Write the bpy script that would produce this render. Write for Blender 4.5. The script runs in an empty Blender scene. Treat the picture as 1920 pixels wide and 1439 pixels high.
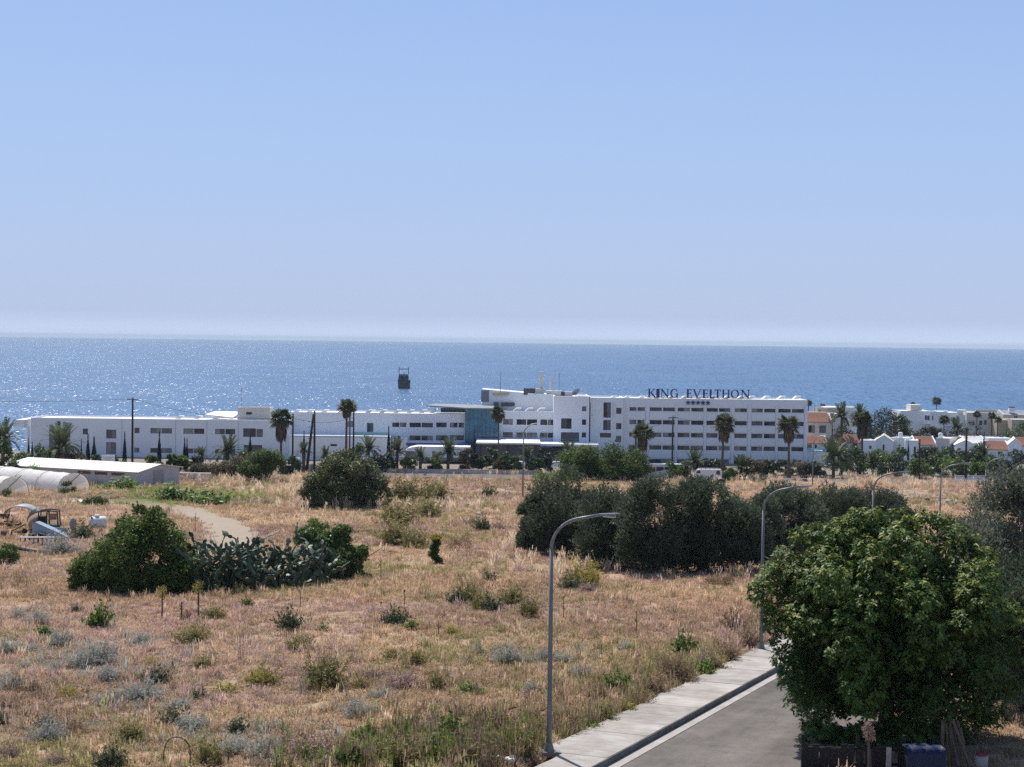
import bpy, math, random
import numpy as np
from mathutils import Vector, Matrix

# ------------------------------------------------------------------ camera, world, sun, exposure
scene = bpy.context.scene
col = scene.collection
RAD = math.radians
F = 2900.0                      # focal length in photo pixels (photo 1920 x 1439)
CAMZ = 40.0                     # metres above the sea
PITCH, ROLL = RAD(1.61), RAD(0.69)
r0 = Vector((1, 0, 0)); u0 = Vector((0, math.sin(PITCH), math.cos(PITCH))); FWD = Vector((0, math.cos(PITCH), -math.sin(PITCH)))
RIGHT = r0*math.cos(ROLL) + u0*math.sin(ROLL)
UP = u0*math.cos(ROLL) - r0*math.sin(ROLL)
cam_d = bpy.data.cameras.new('camera'); cam = bpy.data.objects.new('camera', cam_d); col.objects.link(cam)
cam_d.sensor_width = 36.0; cam_d.lens = 36.0*F/1920.0; cam_d.clip_start = 0.5; cam_d.clip_end = 90000
mw = Matrix((RIGHT, UP, -FWD)).transposed().to_4x4(); mw.translation = Vector((0, 0, CAMZ)); cam.matrix_world = mw
scene.camera = cam

SUN_EL, SUN_AZ = RAD(57), RAD(-23)      # azimuth measured from +Y towards +X
world = bpy.data.worlds.new('World'); scene.world = world; world.use_nodes = True
wn = world.node_tree; wn.nodes.clear()
sky = wn.nodes.new('ShaderNodeTexSky'); sky.sky_type = 'NISHITA'; sky.sun_disc = False
sky.sun_elevation = SUN_EL; sky.sun_rotation = SUN_AZ; sky.altitude = 0; sky.air_density = 1.0; sky.dust_density = 0.4; sky.ozone_density = 3.0
bg = wn.nodes.new('ShaderNodeBackground'); bg.inputs['Strength'].default_value = 0.105
wo = wn.nodes.new('ShaderNodeOutputWorld')
# sea haze low in the sky: the same all round, thinning with height
wtc = wn.nodes.new('ShaderNodeTexCoord'); wsp = wn.nodes.new('ShaderNodeSeparateXYZ'); wn.links.new(wtc.outputs['Generated'], wsp.inputs[0])
hz = wn.nodes.new('ShaderNodeValToRGB'); hf = wn.nodes.new('ShaderNodeValToRGB')
def ramp(nd, stops):
    el = nd.color_ramp.elements
    while len(el) < len(stops): el.new(.5)
    for e, (p_, c_) in zip(el, stops): e.position = p_; e.color = (*c_, 1)
ramp(hz, [(0, (4.75, 5.6, 7.4)), (.006, (4.5, 5.35, 7.1)), (.014, (3.85, 4.6, 6.35)), (.05, (3.65, 4.6, 6.7)), (.12, (3.2, 4.4, 6.9)), (.25, (2.5, 3.65, 6.7))])
ramp(hf, [(0, (1, 1, 1)), (.1, (.92, .92, .92)), (.22, (.75, .75, .75)), (.5, (0, 0, 0))])
wmx = wn.nodes.new('ShaderNodeMix'); wmx.data_type = 'RGBA'
wn.links.new(wsp.outputs['Z'], hz.inputs[0]); wn.links.new(wsp.outputs['Z'], hf.inputs[0]); wn.links.new(hf.outputs[0], wmx.inputs['Factor'])
wn.links.new(sky.outputs[0], wmx.inputs['A']); wn.links.new(hz.outputs[0], wmx.inputs['B']); wn.links.new(wmx.outputs['Result'], bg.inputs['Color']); wn.links.new(bg.outputs[0], wo.inputs['Surface'])

sun_d = bpy.data.lights.new('sun', 'SUN'); sun_d.energy = 4.6; sun_d.angle = RAD(0.53); sun_d.color = (1.0, 0.95, 0.88)
sun = bpy.data.objects.new('sun', sun_d); col.objects.link(sun)
SUN_DIR = Vector((math.sin(SUN_AZ)*math.cos(SUN_EL), math.cos(SUN_AZ)*math.cos(SUN_EL), math.sin(SUN_EL)))
sun.rotation_euler = SUN_DIR.to_track_quat('Z', 'Y').to_euler(); sun.location = (0, 0, 200)

scene.view_settings.view_transform = 'Standard'; scene.view_settings.look = 'None'
scene.view_settings.exposure = 0.25; scene.view_settings.gamma = 1.0; scene.view_settings.use_curve_mapping = False
scene.render.engine = 'CYCLES'
scene.cycles.max_bounces = 6; scene.cycles.diffuse_bounces = 3; scene.cycles.glossy_bounces = 3; scene.cycles.transmission_bounces = 4
scene.cycles.sample_clamp_indirect = 6
scene.cycles.use_denoising = False
scene.cycles.pixel_filter_type = 'BLACKMAN_HARRIS'

# ------------------------------------------------------------------ where things stand
def ray(px, py): return FWD + RIGHT*((px-960)/F) + UP*((719.5-py)/F)
def P(px, py, Y):
    d = ray(px, py); return Vector((0, 0, CAMZ)) + d*(Y/d.y)
TX, TY = 0.417, 0.909            # direction of the side road
NX, NY = 0.909, -0.417           # to its right
LX, LY = 1.4, 52.0               # first lamp post
def smooth(a, b, x):
    t = np.clip((x-a)/(b-a), 0, 1); return t*t*(3-2*t)
YS = [-400, 0, 52, 100, 149, 240, 370, 470, 530, 700]
ZS = [45, 28.6, 25.98, 23.56, 21.05, 16.55, 10.2, 9.0, -3, -9]
def base_z(y): return np.interp(y, YS, ZS)
def bumps(x, y):
    return (np.sin(x*.31+1.3*np.sin(y*.17))*np.sin(y*.27+1.1)*.5 + np.sin(x*.83+y*.61)*.22 + np.sin(x*1.9-y*1.3+2*np.sin(x*.4))*.12
            + np.sin(x*.09+y*.05+.7)*.7*np.sin(y*.063))
def ground_z(x, y):
    x = np.asarray(x, float); y = np.asarray(y, float)
    s = (x-LX)*NX + (y-LY)*NY
    road = smooth(-.5, .0, s)*(1-smooth(8.4, 9.0, s))*(1-smooth(283, 290, y))
    main = smooth(284, 287, y)*(1-smooth(299, 302, y))
    keep = 1 - np.maximum(road, main); shore = 6.5*smooth(392, 475, y)*(1-smooth(-130, -98, x))
    amp = .22*(1-smooth(250, 330, y))+.03
    # a low bank left of the old track and the mound behind the olive row
    mound = 1.1*np.exp(-((x-58)/22)**2-((y-236)/9)**2) + .8*np.exp(-((x+14)/14)**2-((y-150)/9)**2) + .7*np.exp(-((x-34)/12)**2-((y-214)/6)**2)
    return base_z(y) + (bumps(x, y)*amp + mound)*keep - shore - .36*road - .1*main
def G(px, py):
    d = ray(px, py); lo, hi = 12.0, 1500.0
    for _ in range(50):
        m = .5*(lo+hi); q = d*(m/d.y)
        if CAMZ+q.z > float(ground_z(q.x, q.y)): lo = m
        else: hi = m
    q = Vector((0, 0, CAMZ)) + d*(lo/d.y); return q
def GZ(x, y): return Vector((x, y, float(ground_z(x, y))))
def at(px, Y):                     # ground point under a photo column at depth Y
    q = P(px, 700, Y); return GZ(q.x, Y)
def scale_at(Y): return F/Y

# ------------------------------------------------------------------ scene bookkeeping
def tag(o, label=None, cat=None, group=None, kind=None):
    if label: o['label'] = label
    if cat: o['category'] = cat
    if group: o['group'] = group
    if kind: o['kind'] = kind
    return o
def thing(name, label, cat, loc=(0, 0, 0), rz=0.0, group=None):
    o = bpy.data.objects.new(name, None); col.objects.link(o); o.location = loc; o.rotation_euler = (0, 0, rz); o.empty_display_size = .3
    return tag(o, label, cat, group)
def link(name, me, parent=None, loc=(0, 0, 0), rz=0.0, scale=None):
    o = bpy.data.objects.new(name, me); col.objects.link(o)
    if parent is not None: o.parent = parent
    o.location = loc; o.rotation_euler = (0, 0, rz)
    if scale is not None: o.scale = scale if hasattr(scale, '__len__') else (scale,)*3
    return o
class MB:
    """collects boxes, tubes, plates; build() links them as one mesh object"""
    def __init__(s): s.v = []; s.f = []; s.m = []; s.mi = 0
    def add(s, vs, fs):
        n = len(s.v); s.v += [tuple(p) for p in vs]; s.f += [tuple(i+n for i in f) for f in fs]; s.m += [s.mi]*len(fs); return s
    def box(s, x0, x1, y0, y1, z0, z1):
        vs = [(x, y, z) for z in (z0, z1) for y in (y0, y1) for x in (x0, x1)]
        return s.add(vs, [(0, 2, 3, 1), (4, 5, 7, 6), (0, 1, 5, 4), (2, 6, 7, 3), (0, 4, 6, 2), (1, 3, 7, 5)])
    def prism(s, poly, y0, y1):                 # polygon in x,z pushed along y
        n = len(poly); vs = [(x, y0, z) for x, z in poly] + [(x, y1, z) for x, z in poly]
        fs = [tuple(range(n)), tuple(range(2*n-1, n-1, -1))] + [(i, n+i, n+(i+1) % n, (i+1) % n) for i in range(n)]
        return s.add(vs, fs)
    def slab(s, pts, th):                        # polygon in 3d thickened downwards
        n = len(pts); vs = [tuple(p) for p in pts] + [(p[0], p[1], p[2]-th) for p in pts]
        return s.add(vs, [tuple(range(n)), tuple(range(2*n-1, n-1, -1))] + [(i, n+i, n+(i+1) % n, (i+1) % n) for i in range(n)])
    def tube(s, pts, rad, k=8, cap=True):
        pts = [Vector(p) for p in pts]
        if not hasattr(rad, '__len__'): rad = [rad]*len(pts)
        vs = []; fs = []
        for i, p in enumerate(pts):
            t = (pts[min(i+1, len(pts)-1)] - pts[max(i-1, 0)]).normalized()
            a = t.orthogonal().normalized() if abs(t.z) < .95 else Vector((1, 0, 0)); a = (a - t*a.dot(t)).normalized(); b = t.cross(a)
            vs += [p + (a*math.cos(2*math.pi*j/k) + b*math.sin(2*math.pi*j/k))*rad[i] for j in range(k)]
        for i in range(len(pts)-1):
            fs += [(i*k+j, i*k+(j+1) % k, (i+1)*k+(j+1) % k, (i+1)*k+j) for j in range(k)]
        if cap: fs += [tuple(range(k-1, -1, -1)), tuple(range((len(pts)-1)*k, len(pts)*k))]
        return s.add(vs, fs)
    def mesh(s, name, mats, smooth_=False):
        me = bpy.data.meshes.new(name); me.from_pydata(s.v, [], s.f); me.validate(); 
        for m in (mats if isinstance(mats, (list, tuple)) else [mats]): me.materials.append(m)
        if len(me.polygons) == len(s.m): me.polygons.foreach_set('material_index', s.m)
        if smooth_: me.polygons.foreach_set('use_smooth', [True]*len(me.polygons))
        me.update(); return me
    def build(s, name, mats, parent=None, smooth_=False, loc=(0, 0, 0), rz=0.0): return link(name, s.mesh(name, mats, smooth_), parent, loc, rz)
def np_mesh(name, verts, faces, mats, attr=None, smooth_=False):
    verts = np.asarray(verts, np.float32); faces = np.asarray(faces, np.int32)
    me = bpy.data.meshes.new(name); me.vertices.add(len(verts)); me.vertices.foreach_set('co', verts.ravel())
    k = faces.shape[1]; me.loops.add(faces.size); me.loops.foreach_set('vertex_index', faces.ravel())
    me.polygons.add(len(faces)); me.polygons.foreach_set('loop_start', np.arange(0, faces.size, k, dtype=np.int32)); me.polygons.foreach_set('loop_total', np.full(len(faces), k, np.int32))
    if smooth_: me.polygons.foreach_set('use_smooth', np.ones(len(faces), bool))
    for m in (mats if isinstance(mats, (list, tuple)) else [mats]): me.materials.append(m)
    me.update(calc_edges=True)
    if attr is not None:
        for an, arr in attr.items():
            a = me.attributes.new(an, 'FLOAT_COLOR', 'POINT'); arr = np.asarray(arr, np.float32)
            if arr.shape[1] == 3: arr = np.concatenate([arr, np.ones((len(arr), 1), np.float32)], 1)
            a.data.foreach_set('color', arr.ravel())
    return me

# ------------------------------------------------------------------ materials
def new_mat(name):
    m = bpy.data.materials.new(name); m.use_nodes = True; nt = m.node_tree; nt.nodes.clear()
    out = nt.nodes.new('ShaderNodeOutputMaterial'); return m, nt, out
def mat(name, c, rough=.7, var=.18, scale=3.0, bump=0.0, bscale=30.0, metal=0.0, spec=.4, c2=None, stretch=(1, 1, 1)):
    m, nt, out = new_mat(name); L = nt.links
    tc = nt.nodes.new('ShaderNodeTexCoord'); mp = nt.nodes.new('ShaderNodeMapping'); mp.inputs['Scale'].default_value = stretch
    L.new(tc.outputs['Object'], mp.inputs['Vector'])
    nz = nt.nodes.new('ShaderNodeTexNoise'); nz.inputs['Scale'].default_value = scale; nz.inputs['Detail'].default_value = 6; nz.inputs['Roughness'].default_value = .65
    L.new(mp.outputs[0], nz.inputs['Vector'])
    rp = nt.nodes.new('ShaderNodeValToRGB'); rp.color_ramp.elements[0].position = .3; rp.color_ramp.elements[1].position = .7
    lo = c2 if c2 else tuple(max(0, v*(1-var)) for v in c); hi = c if c2 else tuple(min(1, v*(1+var*.6)) for v in c)
    rp.color_ramp.elements[0].color = (*lo, 1); rp.color_ramp.elements[1].color = (*hi, 1)
    L.new(nz.outputs['Fac'], rp.inputs[0])
    b = nt.nodes.new('ShaderNodeBsdfPrincipled'); b.inputs['Roughness'].default_value = rough; b.inputs['Metallic'].default_value = metal; b.inputs['Specular IOR Level'].default_value = spec
    L.new(rp.outputs[0], b.inputs['Base Color'])
    if bump:
        n2 = nt.nodes.new('ShaderNodeTexNoise'); n2.inputs['Scale'].default_value = bscale; n2.inputs['Detail'].default_value = 4; L.new(mp.outputs[0], n2.inputs['Vector'])
        bp = nt.nodes.new('ShaderNodeBump'); bp.inputs['Strength'].default_value = bump; bp.inputs['Distance'].default_value = .05
        L.new(n2.outputs['Fac'], bp.inputs['Height']); L.new(bp.outputs[0], b.inputs['Normal'])
    L.new(b.outputs[0], out.inputs[0]); return m
def leaf_mat(name, ca, cb, cc=None, trans=.35, rough=.5, spec=.35, fac=1.0):
    """leaf colour runs from ca to cb leaf by leaf (attribute red); green channel above .8 turns to cc (young or dry leaves)"""
    m, nt, out = new_mat(name); L = nt.links
    at_ = nt.nodes.new('ShaderNodeAttribute'); at_.attribute_name = 'leaf'
    sp = nt.nodes.new('ShaderNodeSeparateColor'); L.new(at_.outputs['Color'], sp.inputs[0])
    mx = nt.nodes.new('ShaderNodeMix'); mx.data_type = 'RGBA'; mx.inputs['A'].default_value = (*ca, 1); mx.inputs['B'].default_value = (*cb, 1); L.new(sp.outputs[0], mx.inputs['Factor'])
    last = mx.outputs['Result']
    if cc:
        m2 = nt.nodes.new('ShaderNodeMix'); m2.data_type = 'RGBA'; m2.inputs['B'].default_value = (*cc, 1); L.new(last, m2.inputs['A']); L.new(sp.outputs[1], m2.inputs['Factor']); last = m2.outputs['Result']
    oi = nt.nodes.new('ShaderNodeObjectInfo'); mr = nt.nodes.new('ShaderNodeMapRange'); mr.inputs['To Min'].default_value = .82; mr.inputs['To Max'].default_value = 1.18; L.new(oi.outputs['Random'], mr.inputs['Value'])
    hs = nt.nodes.new('ShaderNodeHueSaturation'); L.new(last, hs.inputs['Color']); L.new(mr.outputs[0], hs.inputs['Value'])
    b = nt.nodes.new('ShaderNodeBsdfPrincipled'); b.inputs['Roughness'].default_value = rough; b.inputs['Specular IOR Level'].default_value = spec; L.new(hs.outputs[0], b.inputs['Base Color'])
    t = nt.nodes.new('ShaderNodeBsdfTranslucent'); h2 = nt.nodes.new('ShaderNodeHueSaturation'); h2.inputs['Hue'].default_value = .485; h2.inputs['Value'].default_value = 1.5; L.new(hs.outputs[0], h2.inputs['Color']); L.new(h2.outputs[0], t.inputs['Color'])
    ms = nt.nodes.new('ShaderNodeMixShader'); ms.inputs[0].default_value = trans; L.new(b.outputs[0], ms.inputs[1]); L.new(t.outputs[0], ms.inputs[2])
    L.new(ms.outputs[0], out.inputs[0]); return m
M = {}
M['white'] = mat('white_render', (.8, .82, .85), .8, .06, .12)
M['white2'] = mat('cream_render', (.64, .61, .56), .85, .1, .3)
M['beige'] = mat('beige_render', (.5, .43, .33), .85, .12, .5)
M['roofwhite'] = mat('white_roof_coat', (.8, .79, .76), .7, .1, .6)
M['grey'] = mat('grey_render', (.46, .46, .48), .8, .1, .5)
M['louvre'] = mat('grey_louvre', (.22, .23, .25), .6, .08, 1)
M['dark'] = mat('dark_cladding', (.035, .037, .045), .5, .2, 1)
M['bronze'] = mat('bronze_cladding', (.085, .085, .1), .45, .2, .7)
M['redtile'] = mat('clay_tile_roof', (.35, .17, .115), .85, .3, 1.6, .6, 9, c2=(.25, .115, .08))
M['concrete'] = mat('pale_concrete', (.4, .372, .345), .9, .22, 1.1, .3, 40)
M['concrete2'] = mat('kerb_concrete', (.33, .32, .31), .9, .3, 2.2, .3, 40)
def asphalt():
    m, nt, out = new_mat('worn_asphalt'); L = nt.links; geo = nt.nodes.new('ShaderNodeNewGeometry')
    mp = nt.nodes.new('ShaderNodeMapping'); mp.inputs['Rotation'].default_value = (0, 0, math.atan2(TX, TY)); L.new(geo.outputs['Position'], mp.inputs['Vector'])
    def nz(scale, st, det=5):
        m2 = nt.nodes.new('ShaderNodeMapping'); m2.inputs['Scale'].default_value = st; L.new(mp.outputs[0], m2.inputs['Vector']); n = nt.nodes.new('ShaderNodeTexNoise'); n.inputs['Scale'].default_value = scale; n.inputs['Detail'].default_value = det; n.inputs['Roughness'].default_value = .7; L.new(m2.outputs[0], n.inputs['Vector']); return n.outputs['Fac']
    def rmp(src, stops):
        r = nt.nodes.new('ShaderNodeValToRGB'); el = r.color_ramp.elements
        while len(el) < len(stops): el.new(.5)
        for e, (q_, v_) in zip(el, stops): e.position = q_; e.color = (v_, v_*.965, v_*.935, 1)
        L.new(src, r.inputs[0]); return r.outputs[0]
    def mul(a, b_):
        x_ = nt.nodes.new('ShaderNodeMix'); x_.data_type = 'RGBA'; x_.blend_type = 'MULTIPLY'; x_.inputs['Factor'].default_value = 1; L.new(a, x_.inputs['A']); L.new(b_, x_.inputs['B']); return x_.outputs['Result']
    base = rmp(nz(.5, (1, .05, 1)), [(.3, .095), (.5, .135), (.7, .178)])          # streaks along the lane
    base = mul(base, rmp(nz(.45, (1, 1, 1), 7), [(.32, .68), (.5, 1.0), (.68, 1.26)])); base = mul(base, rmp(nz(14, (1, 1, 1), 3), [(.3, .8), (.7, 1.2)]))
    vo = nt.nodes.new('ShaderNodeTexVoronoi'); vo.feature = 'DISTANCE_TO_EDGE'; vo.inputs['Scale'].default_value = .28; wv = nt.nodes.new('ShaderNodeVectorMath'); wv.operation = 'ADD'; n_ = nt.nodes.new('ShaderNodeTexNoise'); n_.inputs['Scale'].default_value = .9; n_.inputs['Detail'].default_value = 4; L.new(mp.outputs[0], n_.inputs['Vector']); L.new(mp.outputs[0], wv.inputs[0]); L.new(n_.outputs['Color'], wv.inputs[1]); L.new(wv.outputs[0], vo.inputs['Vector'])
    base = mul(base, rmp(vo.outputs['Distance'], [(0, .84), (.012, .97), (.02, 1.0)]))
    b = nt.nodes.new('ShaderNodeBsdfPrincipled'); b.inputs['Roughness'].default_value = .85; b.inputs['Specular IOR Level'].default_value = .25; L.new(base, b.inputs['Base Color'])
    bp = nt.nodes.new('ShaderNodeBump'); bp.inputs['Strength'].default_value = .4; bp.inputs['Distance'].default_value = .02; n2 = nt.nodes.new('ShaderNodeTexNoise'); n2.inputs['Scale'].default_value = 60; L.new(mp.outputs[0], n2.inputs['Vector']); L.new(n2.outputs['Fac'], bp.inputs['Height']); L.new(bp.outputs[0], b.inputs['Normal']); L.new(b.outputs[0], out.inputs[0]); return m
M['asphalt'] = asphalt()
def pavement_mat():
    m, nt, out = new_mat('brushed_concrete'); L = nt.links; geo = nt.nodes.new('ShaderNodeNewGeometry'); mp = nt.nodes.new('ShaderNodeMapping'); mp.inputs['Rotation'].default_value = (0, 0, math.atan2(TX, TY)); L.new(geo.outputs['Position'], mp.inputs['Vector'])
    m2 = nt.nodes.new('ShaderNodeMapping'); m2.inputs['Scale'].default_value = (.4, 9, 1); L.new(mp.outputs[0], m2.inputs['Vector']); n1 = nt.nodes.new('ShaderNodeTexNoise'); n1.inputs['Scale'].default_value = 1; n1.inputs['Detail'].default_value = 3; L.new(m2.outputs[0], n1.inputs['Vector'])
    n2 = nt.nodes.new('ShaderNodeTexNoise'); n2.inputs['Scale'].default_value = .8; n2.inputs['Detail'].default_value = 8; n2.inputs['Roughness'].default_value = .7; L.new(mp.outputs[0], n2.inputs['Vector'])
    r1 = nt.nodes.new('ShaderNodeValToRGB'); r1.color_ramp.elements[0].position = .3; r1.color_ramp.elements[1].position = .7; r1.color_ramp.elements[0].color = (.33, .305, .28, 1); r1.color_ramp.elements[1].color = (.42, .392, .365, 1); L.new(n1.outputs['Fac'], r1.inputs[0])
    r2 = nt.nodes.new('ShaderNodeValToRGB'); r2.color_ramp.elements[0].position = .3; r2.color_ramp.elements[1].position = .6; r2.color_ramp.elements[0].color = (.68, .64, .59, 1); r2.color_ramp.elements[1].color = (1.08, 1.08, 1.08, 1); L.new(n2.outputs['Fac'], r2.inputs[0])
    x_ = nt.nodes.new('ShaderNodeMix'); x_.data_type = 'RGBA'; x_.blend_type = 'MULTIPLY'; x_.inputs['Factor'].default_value = 1; L.new(r1.outputs[0], x_.inputs['A']); L.new(r2.outputs[0], x_.inputs['B'])
    oi = nt.nodes.new('ShaderNodeObjectInfo'); mr = nt.nodes.new('ShaderNodeMapRange'); mr.inputs['To Min'].default_value = .9; mr.inputs['To Max'].default_value = 1.1; L.new(oi.outputs['Random'], mr.inputs['Value']); hs = nt.nodes.new('ShaderNodeHueSaturation'); L.new(x_.outputs['Result'], hs.inputs['Color']); L.new(mr.outputs[0], hs.inputs['Value'])
    b = nt.nodes.new('ShaderNodeBsdfPrincipled'); b.inputs['Roughness'].default_value = .9; b.inputs['Specular IOR Level'].default_value = .2; L.new(hs.outputs[0], b.inputs['Base Color']); bp = nt.nodes.new('ShaderNodeBump'); L.new(b.outputs[0], out.inputs[0]); return m
M['pavement'] = pavement_mat()
M['navy'] = mat('navy_letter', (.012, .03, .12), .5, .1, 1)
M['frame'] = mat('dark_window_frame', (.1, .1, .105), .5, .1, 2)
M['wframe'] = mat('white_window_frame', (.65, .65, .65), .5, .05, 2)
M['steel'] = mat('galvanised_steel', (.2, .2, .205), .5, .15, 4, metal=.3)
M['steel_dark'] = mat('weathered_pole_steel', (.2, .2, .205), .55, .2, 3, metal=.2, stretch=(1, 1, .2))
M['wood'] = mat('tarred_pole_wood', (.035, .028, .025), .85, .3, 3, stretch=(1, 1, .15))
M['wire'] = mat('wire_black', (.02, .02, .022), .6)
M['bark'] = mat('bark', (.12, .09, .065), .9, .35, 5, .6, 22)
M['palmtrunk'] = mat('palm_trunk', (.14, .105, .075), .9, .35, 6, .8, 12, stretch=(1, 1, 2.5))
M['bag'] = mat('white_plastic', (.75, .74, .72), .45, .1, 5)
M['stone'] = mat('pale_stone', (.42, .39, .35), .9, .3, 4, .6, 18)
M['kerb'] = mat('shade_toned_kerb_face', (.17, .165, .16), .92, .35, 1.6, .4, 30)  # shade on the road side of the kerb is put into this darker colour
M['verge'] = mat('earthy_verge', (.17, .13, .1), .95, .35, 2, .6, 14)
M['soil'] = mat('dark_soil_heap', (.05, .042, .04), .95, .3, 2, .7, 10)
M['carwhite'] = mat('white_car_paint', (.72, .72, .72), .3, .03, 2, spec=.6)
M['tyre'] = mat('tyre_rubber', (.015, .015, .016), .8)
M['rust'] = mat('rusty_iron', (.2, .085, .045), .85, .5, 4, .4, 20, c2=(.07, .035, .025))
M['rustpale'] = mat('rust_streaked_sheet', (.42, .28, .2), .7, .4, 3, c2=(.2, .12, .08))
M['wreckdark'] = mat('burnt_dark_metal', (.03, .025, .026), .7, .5, 4)
M['paleblue'] = mat('faded_blue_paint', (.33, .44, .52), .4, .15, 2.5, c2=(.26, .35, .42))
M['greymetal'] = mat('dull_grey_sheet', (.3, .31, .32), .5, .2, 2)
M['film'] = None
def glass(name, c, rough=.08, var=.35):
    m = mat(name, c, rough, var, .35, spec=.5); return m
M['glassA'] = glass('window_glass_dark', (.03, .036, .05)); M['glassB'] = glass('window_glass_blind', (.17, .175, .195)); M['glassC'] = glass('window_glass_curtain', (.28, .28, .28)); M['glassD'] = glass('window_glass_grey', (.085, .092, .115))
M['atrium'] = mat('blue_curtain_glass', (.08, .28, .42), .12, .45, .5, spec=.6); M['teal'] = mat('turquoise_balustrade_glass', (.25, .5, .58), .15, .15, .6)
PANES = ['glassA', 'glassA', 'glassB', 'glassC', 'glassD', 'glassD']
# polythene film: lets light through
m, nt, out = new_mat('polythene_film'); b = nt.nodes.new('ShaderNodeBsdfPrincipled'); b.inputs['Base Color'].default_value = (.86, .84, .8, 1); b.inputs['Roughness'].default_value = .5
t = nt.nodes.new('ShaderNodeBsdfTranslucent'); t.inputs['Color'].default_value = (.85, .82, .76, 1); ms = nt.nodes.new('ShaderNodeMixShader'); ms.inputs[0].default_value = .3
nz = nt.nodes.new('ShaderNodeTexNoise'); nz.inputs['Scale'].default_value = 1.4; nz.inputs['Detail'].default_value = 5; rp = nt.nodes.new('ShaderNodeValToRGB'); rp.color_ramp.elements[0].color = (.66, .6, .52, 1); rp.color_ramp.elements[1].color = (.88, .86, .83, 1); rp.color_ramp.elements[0].position = .22; rp.color_ramp.elements[1].position = .5
tc = nt.nodes.new('ShaderNodeTexCoord'); nt.links.new(tc.outputs['Object'], nz.inputs['Vector']); nt.links.new(nz.outputs['Fac'], rp.inputs[0]); nt.links.new(rp.outputs[0], b.inputs['Base Color'])
bp = nt.nodes.new('ShaderNodeBump'); bp.inputs['Strength'].default_value = .15; bp.inputs['Distance'].default_value = .1; nt.links.new(nz.outputs['Fac'], bp.inputs['Height']); nt.links.new(bp.outputs[0], b.inputs['Normal'])
nt.links.new(b.outputs[0], ms.inputs[1]); nt.links.new(t.outputs[0], ms.inputs[2]); tp = nt.nodes.new('ShaderNodeBsdfTransparent'); m3 = nt.nodes.new('ShaderNodeMixShader'); m3.inputs[0].default_value = .12; nt.links.new(ms.outputs[0], m3.inputs[1]); nt.links.new(tp.outputs[0], m3.inputs[2]); nt.links.new(m3.outputs[0], out.inputs[0]); M['film'] = m

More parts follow.
